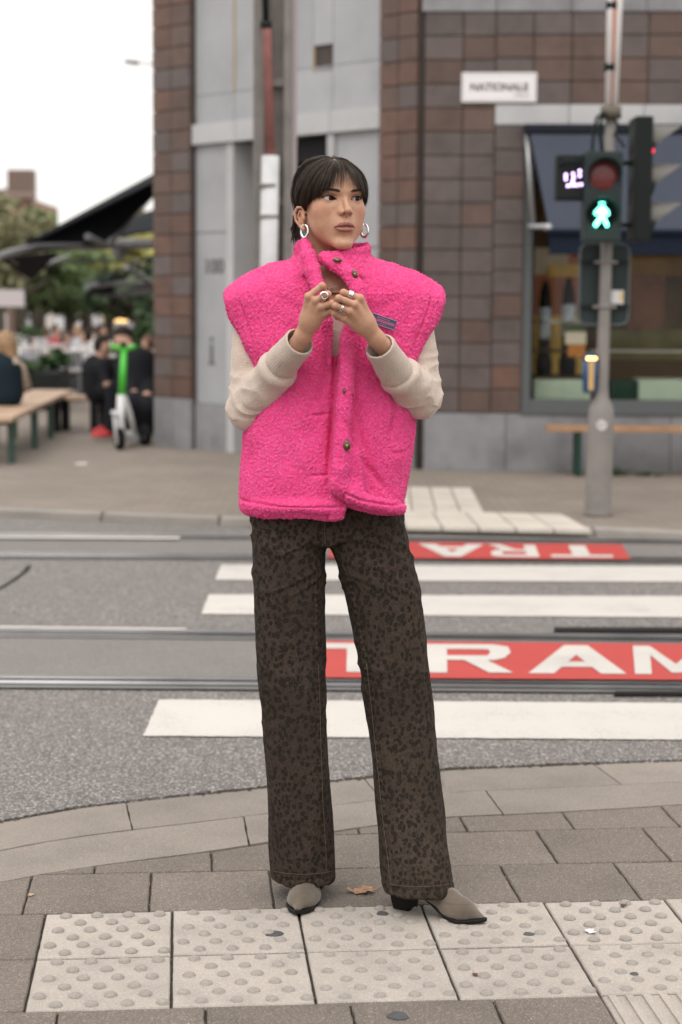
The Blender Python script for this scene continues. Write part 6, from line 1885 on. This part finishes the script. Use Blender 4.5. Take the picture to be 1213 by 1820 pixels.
# ---------------- pink fleece vest
def M_fleece_():
    m = bpy.data.materials.new('pink_fleece'); m.use_nodes = True; nt = m.node_tree; b = nt.nodes['Principled BSDF']
    a = nt.nodes.new('ShaderNodeAttribute'); a.attribute_name = 'curl'
    nt.links.new(ramp(nt, a.outputs['Fac'], [(0, (.97, .050, .26)), (.5, (1.0, .100, .335)), (1, (1.0, .22, .47))]), b.inputs['Base Color'])
    b.inputs['Roughness'].default_value = .95; b.inputs['Sheen Weight'].default_value = .35; b.inputs['Sheen Tint'].default_value = (1, .25, .55, 1); b.inputs['Specular IOR Level'].default_value = .15
    tc = nt.nodes.new('ShaderNodeTexCoord'); n2 = tex(nt, 'ShaderNodeTexNoise', 480, tc.outputs['Object'], 4, .7, dist=1.2); bp = nt.nodes.new('ShaderNodeBump'); bp.inputs['Strength'].default_value = .9; bp.inputs['Distance'].default_value = .004
    nt.links.new(n2.outputs[0], bp.inputs['Height']); nt.links.new(bp.outputs[0], b.inputs['Normal'])
    return m
M_fle = M_fleece_()
sil = np.array([(440, 470, 715, .085), (470, 440, 745, .095), (500, 385, 803, .112), (520, 378, 812, .120), (535, 378, 810, .124), (560, 386, 800, .128), (590, 402, 784, .134), (612, 412, 773, .138), (645, 428, 757, .142), (670, 438, 746, .146), (700, 443, 737, .150), (740, 438, 734, .153), (780, 433, 733, .156), (840, 431, 728, .160), (880, 429, 722, .160), (915, 428, 716, .160)], float)
sz = np.array([PZ(v[0]) for v in sil]); sxl = np.array([PX(v[1]) for v in sil]) ; sxr = np.array([PX(v[2]) for v in sil]); sb_ = sil[:, 3]
o_ = np.argsort(sz); sz, sxl, sxr, sb_ = sz[o_], sxl[o_], sxr[o_], sb_[o_]
topx = np.array([PX(v) for v in (392, 402, 430, 480, 525, 560, 600, 640, 660, 700, 750, 782, 796)]); topz = np.array([PZ(v) for v in (534, 517, 495, 472, 459, 456, 456, 456, 458, 468, 492, 511, 530)])
botx = np.array([PX(v) for v in (428, 520, 600, 611, 613, 640, 680, 718)]); botz = np.array([PZ(v) for v in (908, 912, 911, 910, 884, 897, 906, 911)])
plx = np.array([PX(v) for v in (636, 634, 622, 610, 606, 603, 599, 592, 588)]); plz = np.array([PZ(v) for v in (520, 560, 595, 630, 700, 760, 800, 850, 880)])
o2 = np.argsort(plz); plx_, plz_ = plx[o2], plz[o2]
_al = [(440, 401, 789), (500, 400, 788), (520, 401, 787), (534, 403, 785), (560, 410, 777), (590, 428, 759), (612, 439, 747), (645, 452, 733), (672, 457, 728), (690, 447, 736), (705, 420, 760), (930, 400, 780)]
alz = np.array([PZ(v[0]) for v in _al][::-1]); alx = np.array([PX(v[1]) for v in _al][::-1]); arx = np.array([PX(v[2]) for v in _al][::-1])
def chainpx(p, pts, k=.006):
    return chain(p, [P(a, b, c) for a, b, c, r in pts], [r for a, b, c, r in pts], k)
def in_poly(x, z, poly):
    """signed distance to a polygon in the x-z plane, negative inside"""
    pts = [(P(a, b)[0], P(a, b)[2]) for a, b in poly]; n = len(pts)
    d = np.full(x.shape, 1e9, F32); s = np.ones(x.shape, F32)
    for i in range(n):
        ax1, az1 = pts[i]; bx, bz1 = pts[i - 1]; ex, ez = bx - ax1, bz1 - az1; wx, wz = x - ax1, z - az1
        h = np.clip((wx * ex + wz * ez) / (ex * ex + ez * ez), 0, 1); d = np.minimum(d, (wx - ex * h) ** 2 + (wz - ez * h) ** 2)
        c1 = z >= az1; c2 = z < bz1; c3 = ex * wz > ez * wx
        fl = (c1 & c2 & c3) | (~c1 & ~c2 & ~c3); s = np.where(fl, -s, s)
    return s * np.sqrt(d)
YV = YB + .015
def hull_sdf(x, y, z, off):
    xl = np.interp(z, sz, sxl).astype(F32); xr = np.interp(z, sz, sxr).astype(F32); b = np.interp(z, sz, sb_).astype(F32)
    cx = (xl + xr) / 2; a = (xr - xl) / 2 - off; b = b - off
    u = np.abs(x - cx) / a; v = np.abs(y - YV) / b; n = 2.5
    k = (u ** n + v ** n) ** (1 / n)
    gr = np.sqrt((u ** (n - 1) / a) ** 2 + (v ** (n - 1) / b) ** 2) / np.maximum(k, 1e-3) ** (n - 1)
    return (k - 1) / np.maximum(gr, 1.0) 
VH = [(553, 440), (566, 440), (567, 457), (590, 474), (612, 486), (626, 506), (632, 530), (616, 566), (603, 598), (596, 625), (589, 612), (582, 570), (574, 530), (563, 496), (556, 468)]
GAP = [(552, 395), (590, 395), (567, 455), (573, 474), (561, 474), (557, 450)]
def vest(p):
    x, y, z = p
    rz = np.interp(x, topx, topz).astype(F32) + .0 * x
    front = y < YV
    pl = np.interp(z, plz_, plx_).astype(F32)
    raise_ = np.where(front & (z < PZ(520)), np.clip((x - pl) / .004, 0, 1) * .014 * np.clip(1 - (x - pl) / .09, 0, 1), 0)
    d = hull_sdf(x, y, z, 0.0) - raise_
    # shoulder slope: lower the top towards front and back
    tz = rz - .9 * (y - YV) ** 2 / .12 * .5
    d = smax(d, (z - tz) * .85, .012)
    al = np.interp(z, alz, alx).astype(F32); ar = np.interp(z, alz, arx).astype(F32)
    d = smax(d, (al - x) * .9, .006); d = smax(d, (x - ar) * .9, .006)
    bz_ = np.where(front, np.interp(x, botx, botz), PZ(908)).astype(F32)
    d = smax(d, bz_ - z, .016)
    inner = smax(hull_sdf(x, y, z, .034), (z - (tz - .034)) * .85, .02)
    d = smax(d, -inner, .01)
    hole = in_poly(x, z, VH)
    d = smax(d, -np.where(front, hole, .05), .01)
    # collar: a band round the neck, open at the front left
    cx, cy = P(590, 440)[0], YB - .012
    ax1, ay1 = .0765, .080
    r_ = np.sqrt(((x - cx) / ax1) ** 2 + ((y - cy) / ay1) ** 2)
    fl = np.clip((PZ(455) - z) / .05, 0, 1) * .02
    band = np.abs((r_ - 1) * .078 - fl) - .0145
    ct = np.where(y < cy, np.interp(x, [PX(515), PX(530), PX(552), PX(568), PX(600), PX(640), PX(662)], [PZ(434), PZ(425), PZ(432), PZ(453), PZ(448), PZ(438), PZ(430)]), PZ(430)).astype(F32)
    band = smax(band, z - ct, .014); band = smax(band, PZ(492) - z, .01)
    gap = in_poly(x, z, GAP); band = smax(band, -np.where(y < cy, gap, .05), .008)
    holeb = in_poly(x, z, VH); band = smax(band, -np.where(y < cy, holeb, .05), .006)
    d = smin(d, band, .014)
    # rolled front edges
    eL = chainpx(p, [(541, 433, -.075, .0135), (548, 456, -.100, .0165), (556, 482, -.115, .0170), (566, 512, -.130, .0165), (575, 545, -.145, .0150), (580, 575, -.148, .0135), (585, 610, -.148, .012), (590, 650, -.150, .010)])
    eR = chainpx(p, [(577, 462, -.092, .0135), (600, 473, -.108, .0165), (622, 490, -.124, .0175), (639, 515, -.140, .0175), (640, 545, -.152, .0165), (627, 580, -.160, .0165), (618, 610, -.165, .0175), (614, 660, -.168, .0185), (611, 720, -.172, .0180), (608, 780, -.178, .0180), (601, 830, -.182, .0185), (597, 858, -.180, .018)])
    d = smin(d, eL, .008); d = smin(d, eR, .008)
    # flared lower corner and hem of the overlapping panel
    d = smin(d, chainpx(p, [(600, 864, -.178, .0150), (622, 879, -.172, .0145), (655, 892, -.160, .0140), (690, 900, -.135, .0140), (708, 902, -.09, .013)]), .012)
    d = smin(d, rbox(p, P(625, 835, -.160), (.026, .012, .045), .012), .03)
    # hem of the left panel
    d = smin(d, chainpx(p, [(440, 897, -.04, .013), (460, 899, -.10, .0145), (500, 901, -.138, .0150), (550, 902, -.150, .0150), (602, 900, -.150, .0140)]), .010)
    return d
V, Q = surface(vest, (PX(388), YB - .24, PZ(925)), (PX(802), YB + .20, PZ(412)), 0.0022, margin=2.2, block=20)
V = relax(V, Q, 3, .5)
N_ = normals(V, Q)
# drape folds
fold = .0075 * vnoise(V * [1, .6, .45], 11, 21) + .004 * vnoise(V * [1, .7, .8], 24, 22)
def crease(a, b, w, amp):
    A, B = P(*a)[[0, 2]], P(*b)[[0, 2]]; d = B - A; L = d @ d; q = V[:, [0, 2]] - A; h = np.clip((q @ d) / L, 0, 1); r = np.linalg.norm(q - h[:, None] * d, axis=1)
    return -amp * np.exp(-(r / w) ** 2) * np.sin(np.pi * np.clip(h, .08, .92)) * (V[:, 1] < YV)
for c in [((599, 580), (594, 700), .0065, .020), ((594, 690), (583, 850), .0060, .017), ((424, 520), (462, 630), .0035, .006), ((462, 630), (468, 668), .0035, .005), ((768, 520), (728, 630), .0035, .006), ((640, 800), (690, 870), .007, .010), ((628, 700), (662, 860), .009, .007), ((590, 640), (560, 720), .010, .006), ((548, 733), (590, 729), .004, .007), ((548, 836), (590, 834), .004, .006), ((690, 640), (706, 740), .008, .009), ((700, 730), (694, 775), .006, .009), ((450, 700), (520, 680), .012, .006), ((500, 560), (560, 640), .014, .006), ((660, 600), (700, 680), .012, .006),
          ((447, 770), (452, 860), .007, .006), ((480, 520), (545, 560), .014, .005), ((720, 520), (660, 560), .014, .005), ((600, 730), (640, 770), .010, .004), ((692, 800), (718, 798), .004, .006), ((470, 500), (462, 600), .01, .004), ((728, 520), (722, 600), .01, .005)]:
    fold = fold + crease(*c)
seam = -.0065 * np.exp(-((V[:, 2] - (np.interp(V[:, 0], botx, botz) + .031)) / .0030) ** 2) * (V[:, 1] < YV)
w1, w2 = worley(V + .003 * np.stack([vnoise(V, 90, 31), vnoise(V, 90, 32), vnoise(V, 90, 33)], 1), 165, 7, True)
curl = np.clip(1 - w1 * 1.15, 0, 1); edge = np.clip((w2 - w1) * 2.2, 0, 1)
w3 = worley(V, 260, 17)
fur = .0036 * curl * (.45 + .55 * edge) + .0016 * (1 - np.clip(w3, 0, 1)) + .0012 * vnoise(V, 330, 9)
V2 = V + N_ * (fold + seam + fur - .002)[:, None]
vest_o = np_mesh('fleece_vest', V2, Q, M_fle, woman)
set_attr(vest_o, 'curl', np.clip(.15 + .75 * curl * edge + .25 * (1 - w3) + .1 * vnoise(V, 9, 2), 0, 1))
# loose curly tips standing off the fleece
N2 = normals(V2, Q)
pick = rng.choice(len(V2), 95000, replace=False)
pick = pick[(V2[pick, 1] < YV + .05)]
o0 = V2[pick] - N2[pick] * .001; nn = N2[pick]
rv = rng.normal(0, 1, nn.shape); tg = rv - (rv * nn).sum(1)[:, None] * nn; tg /= np.linalg.norm(tg, axis=1)[:, None]; bt_ = np.cross(nn, tg)
ln = rng.uniform(.0012, .0028, len(pick))[:, None]; wd = .0008
c0 = o0; c1 = o0 + nn * ln * .8 + tg * ln * .25; c2 = o0 + nn * ln * 1.0 + tg * ln * .9
Vt = np.stack([c0 - bt_ * wd, c0 + bt_ * wd, c1 - bt_ * wd, c1 + bt_ * wd, c2 - bt_ * wd * .6, c2 + bt_ * wd * .6], 1).reshape(-1, 3)
k = np.arange(len(pick))[:, None] * 6
Ft = np.concatenate([k + [0, 1, 3, 2], k + [2, 3, 5, 4]], 0)
ft_ = np_mesh('fleece_pile', Vt, Ft, M_fle, vest_o); set_attr(ft_, 'curl', np.repeat(np.clip(rng.normal(.55, .22, len(pick)), 0, 1), 6)); ft_['kind'] = 'stuff'

VPX, VPY = seen_at(V2)
def front_y(px, py):
    """first vest surface met from the front at that place"""
    m = np.abs(VPX - px) + np.abs(VPY - py) < 5
    return V2[m, 1].min() if m.any() else YB - .18
def on_vest(px, py, lift=.003):
    y = front_y(px, py)
    A = V3(*vp(px, py, y)); return V3(*vp(px, py, front_y(px, py) - lift))
# buttons
M_horn = mat('brown_horn_button', (.075, .040, .018), .25, var=.5, vscale=90, coat=.6); M_stud = mat('brass_stud', (.42, .30, .17), .35, .8)
for (px, py, rx, rz, tilt) in [(600, 462, .0115, .0055, -5), (631, 487, .0065, .0100, 25), (617, 792, .0085, .0120, 0), (612, 694, .003, .008, 0)]:
    c = on_vest(px, py, .003)
    M_ = Matrix.Rotation(R(-tilt), 4, 'Y')
    mb = MB(); mb.sphere((0, 0, 0), (rx, .0035, rz), 20); bmesh.ops.transform(mb.bm, matrix=Matrix.Translation(c) @ M_, verts=mb.bm.verts)
    bo_ = mb.build('button', M_horn, vest_o)
    mb = MB(); mb.sphere((0, 0, 0), (rx * .34, .0030, rz * .34), 12); bmesh.ops.transform(mb.bm, matrix=Matrix.Translation(c + V3(0, -.0022, 0)) @ M_, verts=mb.bm.verts); mb.build('button_stud', M_stud, bo_)
# woven patch on her left chest
M_patch = mat('patch_slate_blue', (.050, .085, .155), .8, var=.15, vscale=120, bump=.3, bscale=600); M_pedge = mat('patch_border', (.36, .34, .52), .8); M_ptext = mat('patch_pink_thread', (.72, .17, .30), .8)
pc = [on_vest(664, 557), on_vest(705, 571), on_vest(700, 586), on_vest(668, 576)]
ymin = min(c[1] for c in pc) - .004
c00, c10, c11, c01 = [V3(*vp(x, y, ymin - dy)) for x, y, dy in ((662.5, 556, 0.008), (706, 571, 0), (700.5, 586.5, -.002), (658, 572, .006))]
def pp(u, v, l=0.0): q = (c00 * (1 - u) + c10 * u) * (1 - v) + (c01 * (1 - u) + c11 * u) * v; return q + V3(0, -l, 0)
mb = MB(); mb.slab([pp(0, 0), pp(1, 0), pp(1, 1), pp(0, 1)], (0, 1, 0), .006); pt_o = mb.build('chest_patch', M_patch, vest_o)
mb = MB(); mb.tube([pp(0, 0, .0006), pp(1, 0, .0006), pp(1, 1, .0006), pp(0, 1, .0006), pp(0, 0, .0006)], .0007, 5); mb.build('patch_border', M_pedge, pt_o)
mb = MB(); rt = random.Random(5)
for (v0, v1, u0, u1, w) in ((.16, .28, .22, .72, .016), (.38, .66, .05, .94, .026), (.74, .84, .38, .64, .014)):
    u = u0
    while u < u1:
        ww = w * rt.uniform(.7, 1.1)
        if rt.random() > .13:
            mb.poly([pp(u, v0, .0010), pp(u + ww * .45, v0, .0010), pp(u + ww * .45, v1, .0010), pp(u, v1, .0010)])
            vm = rt.choice((v0, v1 - (v1 - v0) * .25, v0 + (v1 - v0) * .4)); mb.poly([pp(u + ww * .46, vm, .0010), pp(u + ww * .9, vm, .0010), pp(u + ww * .9, vm + (v1 - v0) * .22, .0010), pp(u + ww * .46, vm + (v1 - v0) * .22, .0010)])
        u += ww * 1.15
mb.build('patch_stitching', M_ptext, pt_o)

# ---------------- jewellery
M_silver = mat('polished_silver', (.78, .76, .75), .16, 1.0); M_dsil = mat('dark_silver', (.42, .38, .36), .25, 1.0)
def ring_at(a, b, t, r, rt_, n=1, gap=.0032, m=M_silver, name='finger_ring'):
    c = a * (1 - t) + b * t; u = (b - a) / np.linalg.norm(b - a)
    e1 = np.cross(u, [0, 0, 1.]); e1 /= np.linalg.norm(e1); e2 = np.cross(u, e1)
    mb = MB()
    for k in range(n):
        o = c + u * gap * (k - (n - 1) / 2)
        pts = [o + (e1 * math.cos(x) + e2 * math.sin(x)) * r for x in np.linspace(0, 2 * math.pi, 25)]
        mb.tube(pts, rt_, 6, caps=False)
    return mb.build(name, m, woman)
ring_at(hR['mcp'][0], hR['pip'][0], .60, .0094, .0013, 4, .0026); ring_at(hR['mcp'][2], hR['pip'][2], .60, .0092, .0011, 2, .0034)
ring_at(hL['mcp'][1], hL['pip'][1], .66, .0094, .0013, 1)
cc = lerp(hL['mcp'][1], hL['pip'][1], .70) + V3(0, -.0105, 0)
mb = MB(); mb.tube([cc + V3(math.cos(a) * .0080, -.001 * math.cos(2 * a), math.sin(a) * .0072 + .001) for a in np.linspace(0, 2 * math.pi, 25)], [.0016 + .0009 * math.sin(a) for a in np.linspace(0, 2 * math.pi, 25)], 7, caps=False); mb.build('loop_ring', M_silver, woman)
# necklace
path = [P(556, 470, -.045), P(566, 495, -.068), P(583, 514, -.086), P(597, 511, -.088), P(612, 503, -.084), P(632, 488, -.072), P(645, 470, -.05)]
mb = MB(); pl_ = []
for a, b in zip(path, path[1:]):
    for t in np.linspace(0, 1, 7)[:-1]: pl_.append(lerp(a, b, t))
for k in range(len(pl_) - 1):
    a, b = pl_[k], pl_[k + 1]; u = (b - a) / np.linalg.norm(b - a); w = np.cross(u, [0, 1., 0]); w /= np.linalg.norm(w)
    if k % 2: w = np.cross(u, w)
    c = (a + b) / 2; mb.tube([c + u * math.cos(x) * .0030 + w * math.sin(x) * .0020 for x in np.linspace(0, 2 * math.pi, 11)], .0007, 5, caps=False)
mb.build('chain_necklace', M_dsil, woman)
# hoop earrings
for s, (px, py) in ((-1, (542, 411)), (1, (648, 410))):
    lobe = hw((s * .0740, .003, -.068)); c = lobe + V3(0, 0, -.0125)
    if s > 0: c = V3(*vp(px, py, c[1]))
    if s < 0: c = V3(*vp(px, py, c[1] - .004))
    u = np.array([math.sin(R(50)) , -math.cos(R(50)), 0.0]) if s < 0 else np.array([.8, -.6, 0])
    mb = MB(); an = np.linspace(R(100), R(445), 30)
    mb.tube([c + u * math.cos(a) * .0105 + V3(0, 0, math.sin(a) * .0145) for a in an], [.0026 + .0012 * max(0, -math.sin(a)) for a in an], 10); mb.build('hoop_earring', M_silver, woman)

# ---------------- jeans
def M_leo():
    m = bpy.data.materials.new('leopard_denim'); m.use_nodes = True; nt = m.node_tree; N, L = nt.nodes, nt.links; b = N['Principled BSDF']
    b.inputs['Roughness'].default_value = .9; b.inputs['Specular IOR Level'].default_value = .1
    tc = N.new('ShaderNodeTexCoord'); mp = N.new('ShaderNodeMapping'); mp.inputs['Scale'].default_value = (1.35, 1.0, 1.05); L.new(tc.outputs['Object'], mp.inputs[0])
    wn_ = tex(nt, 'ShaderNodeTexNoise', 60, mp.outputs[0], 2, .5); va = N.new('ShaderNodeVectorMath'); va.operation = 'MULTIPLY_ADD'; L.new(wn_.outputs['Color'], va.inputs[0]); va.inputs[1].default_value = (.010, .010, .010); L.new(mp.outputs[0], va.inputs[2])
    v = tex(nt, 'ShaderNodeTexVoronoi', 66, va.outputs[0], feature='DISTANCE_TO_EDGE'); v2 = tex(nt, 'ShaderNodeTexVoronoi', 66, va.outputs[0])
    edge = ramp(nt, v2.outputs['Distance'], [(.34, (0, 0, 0)), (.54, (1, 1, 1))])
    core = ramp(nt, v2.outputs['Distance'], [(.06, (.62, .62, .62)), (.24, (0, 0, 0))])
    mxf = N.new('ShaderNodeMath'); mxf.operation = 'MAXIMUM'; L.new(edge, mxf.inputs[0]); L.new(core, mxf.inputs[1])
    br = tex(nt, 'ShaderNodeTexNoise', 160, tc.outputs['Object'], 3, .7)
    mu = N.new('ShaderNodeMath'); mu.operation = 'MULTIPLY'; L.new(mxf.outputs[0], mu.inputs[0]); L.new(ramp(nt, br.outputs[0], [(.3, (.15, .15, .15)), (.58, (1, 1, 1))]), mu.inputs[1])
    wear = tex(nt, 'ShaderNodeTexNoise', 5, tc.outputs['Object'], 3, .5)
    mx = N.new('ShaderNodeMix'); mx.data_type = 'RGBA'; L.new(mu.outputs[0], mx.inputs['Factor']); mx.inputs['A'].default_value = (.0190, .0152, .0125, 1)
    L.new(ramp(nt, wear.outputs[0], [(.3, (.043, .032, .025)), (.7, (.066, .049, .038))]), mx.inputs['B']); L.new(mx.outputs['Result'], b.inputs['Base Color'])
    n2 = tex(nt, 'ShaderNodeTexNoise', 900, tc.outputs['Object'], 2, .6); bp = N.new('ShaderNodeBump'); bp.inputs['Strength'].default_value = .35; bp.inputs['Distance'].default_value = .002
    L.new(n2.outputs[0], bp.inputs['Height']); L.new(bp.outputs[0], b.inputs['Normal'])
    return m
M_leod = M_leo()
def legtab(rows):
    z = np.array([P((a + b) / 2, y, d)[2] for y, a, b, d, w in rows]); xl = np.array([P(a, y, d)[0] for y, a, b, d, w in rows]); xr = np.array([P(b, y, d)[0] for y, a, b, d, w in rows])
    yc = np.array([YB + d for y, a, b, d, w in rows]); hb = np.array([w for y, a, b, d, w in rows]); o = np.argsort(z); return z[o], xl[o], xr[o], yc[o], hb[o]
LT = legtab([(860, 450, 585, 0, .085), (905, 448, 584, 0, .092), (960, 448, 580, 0, .095), (985, 448, 579, 0, .092), (1050, 450.5, 578, -.005, .086), (1150, 455, 578, -.008, .080), (1250, 465.5, 580, -.008, .078), (1350, 473, 583.5, -.004, .078), (1450, 478, 590, .015, .082), (1550, 482, 596, .045, .090), (1590, 482.5, 597, .055, .092)])
RT = legtab([(860, 588, 712, 0, .085), (905, 586, 716, 0, .092), (940, 584, 719, 0, .095), (975, 587, 728, 0, .094), (1000, 598, 737, -.002, .092), (1050, 612, 747, -.006, .086), (1100, 622, 753, -.008, .082), (1200, 641, 765, -.008, .078), (1300, 655, 775, -.006, .078), (1400, 666, 785, -.020, .080), (1500, 674, 797, -.045, .084), (1580, 682, 808, -.070, .088), (1610, 684, 810, -.075, .088)])
def leg(p, T, off=0.0):
    z, xl, xr, yc, hb = T
    XL, XR, YC_, HB = [np.interp(p[2], z, t).astype(F32) for t in (xl, xr, yc, hb)]
    a = (XR - XL) / 2 - off; b = HB - off; u = np.abs(p[0] - (XL + XR) / 2) / a; v = np.abs(p[1] - YC_) / b; n = 2.3
    k = (u ** n + v ** n) ** (1 / n); gr = np.sqrt((u ** (n - 1) / a) ** 2 + (v ** (n - 1) / b) ** 2) / np.maximum(k, 1e-3) ** (n - 1)
    return (k - 1) / np.maximum(gr, 1.0)
PT = legtab([(850, 450, 712, 0, .088), (905, 448, 716, 0, .094), (940, 447.5, 720, 0, .096), (1000, 449, 728, 0, .094)])
ZHL, ZHR = P(540, 1577, -.035)[2] , P(745, 1600, -.155)[2]
def jeans(p):
    l = smax(leg(p, LT), ZHL - p[2] - .0, .004); r = smax(leg(p, RT), ZHR - p[2], .004)
    d = smin(l, r, .010)
    pv = smax(leg(p, PT), P(580, 968)[2] - p[2] + np.abs(p[0] - PX(581)) * .35, .012); d = smin(d, pv, .012)
    d = smax(d, p[2] - PZ(868), .01)
    i = np.minimum(leg(p, LT, .006) , leg(p, RT, .006)); i = np.maximum(i, p[2] - (ZHL + .10))
    return smax(d, -i, .002)
V, Q = surface(jeans, (PX(430), YB - .20, ZHR - .03), (PX(830), YB + .13, PZ(855)), 0.0030, margin=2.0)
V = relax(V, Q, 2, .5); N_ = normals(V, Q)
zr = (V[:, 2] - ZHL)
low = np.clip(1 - zr / .55, 0, 1)
ridg = lambda n: 1 - np.abs(n)
f_ = .0042 * vnoise(V * [1, 1, .30], 26, 41) * (.35 + low) + .0028 * vnoise(V * [1, 1, .25], 40, 42) * low * .8
mid_ = np.exp(-((zr - .52) / .14) ** 2)
f_ += .0046 * mid_ * (ridg(vnoise(V * [.7, .7, 1.25], 17, 43)) ** 2 - .45)
hipm = np.clip((zr - .66) / .1, 0, 1)
dg = V.copy(); dg[:, 2] += (V[:, 0] - PX(590)) * .55 * np.sign(V[:, 0] - PX(590))
f_ += .0052 * hipm * (ridg(vnoise(dg * [.45, .6, 1.7], 22, 44)) ** 3 - .3)
f_ += .0003 * vnoise(V, 110, 45)
# inseam and outseam puckers with stitched hem
for T, zh, sx in ((LT, ZHL, 1), (RT, ZHR, -1)):
    z, xl, xr, yc, hb = T
    XL, XR = np.interp(V[:, 2], z, xl), np.interp(V[:, 2], z, xr)
    inn = (XL + (XR - XL) * (.86 if sx > 0 else .13)); own = (V[:, 0] > XL - .01) & (V[:, 0] < XR + .01) & (V[:, 1] < YB + .0) & (zr < .78)
    f_ += np.where(own, -.0020 * np.exp(-((V[:, 0] - inn) / .0022) ** 2) + .0012 * np.exp(-((V[:, 0] - inn - sx * .004) / .004) ** 2) * (1 + np.sin(V[:, 2] * 420)), 0)
    f_ += np.where(own, -.0018 * np.exp(-((V[:, 2] - zh - .022) / .0018) ** 2) + .0010 * np.exp(-((V[:, 2] - zh - .010) / .009) ** 2) * (1 + .8 * np.sin(V[:, 0] * 330)), 0)
# fly seam
f_ += -.0022 * np.exp(-((V[:, 0] - PX(578)) / .0020) ** 2) * (V[:, 2] > PZ(975)) * (V[:, 1] < YB)
V = V + N_ * (f_ * 1.15)[:, None]
# hems dip at the front like a hanging tube
jn = np_mesh('jeans', V, Q, M_leod, woman)
M_st = mat('stitching_tan', (.095, .068, .050), .9)
JPX, JPY = seen_at(V)
def jean_front(px, py):
    m = np.abs(JPX - px) + np.abs(JPY - py) < 5
    return V3(*vp(px, py, V[m, 1].min() - .0006)) if m.any() else None
for pts in ([(566, 1180), (569, 1250), (571, 1330), (574, 1420), (579, 1500), (582, 1552)], [(652, 1180), (662, 1270), (671, 1360), (680, 1450), (691, 1540), (696, 1578)], [(577, 915), (577, 945), (579, 968)]):
    pl_ = []
    for a, b in zip(pts, pts[1:]):
        for t in np.linspace(0, 1, 8)[:-1]:
            q = jean_front(a[0] * (1 - t) + b[0] * t, a[1] * (1 - t) + b[1] * t)
            if q is not None: pl_.append(q)
    if len(pl_) > 2: mb = MB(); mb.tube(pl_, .0007, 4); mb.build('seam_stitching', M_st, jn)
for y0, xs_ in ((1549, range(488, 592, 6)), (1571, range(688, 804, 6))):
    pl_ = []
    for x in xs_:
        q = jean_front(x, y0 + 5 * math.sin((x - xs_[0]) / (xs_[-1] - xs_[0]) * math.pi))
        if q is not None: pl_.append(q)
    if len(pl_) > 2: mb = MB(); mb.tube(pl_, .0006, 4); mb.build('hem_stitching', M_st, jn)

# ---------------- ankle boots
M_suede = mat('taupe_suede', (.108, .085, .064), .95, var=.22, vscale=22, bump=.25, bscale=500, sheen=.3); M_sole = mat('black_sole', (.012, .011, .010), .45)
def boot(heel, toe, lift, name_label=None, swell=1.0):
    h = V3(heel.x, heel.y, 0); t = V3(toe.x, toe.y, 0); u = (t - h); Lf = np.linalg.norm(u); u /= Lf; w = np.array([-u[1], u[0], 0.])
    def loc(p): x, y, z = p[0] - h[0], p[1] - h[1], p[2]; return (x * u[0] + y * u[1], x * w[0] + y * w[1], z)
    def W_(v): return h + u * v[0] + w * v[1] + V3(0, 0, v[2])
    solez = lambda s: np.interp(s, [-.03, .055, .10, .15, .19, .25, .27], [lift, lift - .001, lift * .62, lift * .16 + .004, .006, .010, .015])
    k = Lf / .262
    def upper(p):
        a, b, z = loc(p); q = (a / k, b, z)
        d = chain(q, [(.022, 0, lift + .11), (.016, 0, lift + .08), (.008, 0, lift + .035)], [.038, .038, .0335], .02)
        d = smin(d, chain(q, [(.030, 0, lift + .045), (.095, 0, .060), (.150, .0, .035), (.195, 0, .024), (.248, 0, .0150)], [.036, .0330, .0290, .0240, .0080], .02), .03)
        d = smin(d, ell(q, (.165, 0, .018), (.055, .039, .018)), .02)
        return smax(d, solez(a / k).astype(F32) + .004 - z, .004)
    def sole(p):
        a, b, z = loc(p); s = a / k
        hwid = np.interp(s, [-.036, -.028, .0, .05, .10, .15, .19, .225, .252, .263, .27], [.0, .018, .030, .029, .027, .038, .0395, .029, .012, .004, 0]).astype(F32)
        sz_ = solez(s).astype(F32)
        d = np.maximum(np.abs(b) - hwid, np.abs(z - sz_) - .0045); d = np.maximum(d, np.maximum(-.034 - s, s - .264))
        hl = np.interp(z, [0, lift], [.78, 1.12]).astype(F32)
        hb_ = np.maximum(np.abs(b) - .027 * hl, np.maximum(-(s + .030 * hl), s - .036 * hl)); hb_ = np.maximum(hb_, np.maximum(z - lift, -z + .001))
        d = smin(d, hb_, .004); return np.maximum(d, .001 - z)
    lo = np.minimum(W_((-.06, -.06, 0)), np.minimum(W_((.3, .06, 0)), np.minimum(W_((-.06, .06, 0)), W_((.3, -.06, 0))))); hi = np.maximum(W_((-.06, -.06, 0)), np.maximum(W_((.3, .06, 0)), np.maximum(W_((-.06, .06, 0)), W_((.3, -.06, 0)))))
    lo[2] = -.005; hi[2] = lift + .115
    bo = thing('boot', None, None, tuple(h)); bo.parent = woman; bo.matrix_parent_inverse = woman.matrix_basis.inverted(); del_keys = [k_ for k_ in ('label', 'category') if k_ in bo.keys()]
    V_, Q_ = surface(upper, lo, hi, .0025, block=14); n_ = normals(V_, Q_); V_ = V_ + n_ * (.0011 * vnoise(V_ * [1, 1, 1.4], 60, 51) + .0016 * (1 - np.abs(vnoise(V_ * [1, 1, 1.6], 34, 52))) ** 3 * (V_[:, 2] > .045))[:, None]
    np_mesh('upper', V_, Q_, M_suede, bo)
    V_, Q_ = surface(sole, lo, hi, .0020, block=14); np_mesh('sole', V_, Q_, M_sole, bo)
    return bo
boot(gp(719, 1614), gp(864, 1644), .058)
boot(gp(562, 1574), gp(527, 1631), .050)
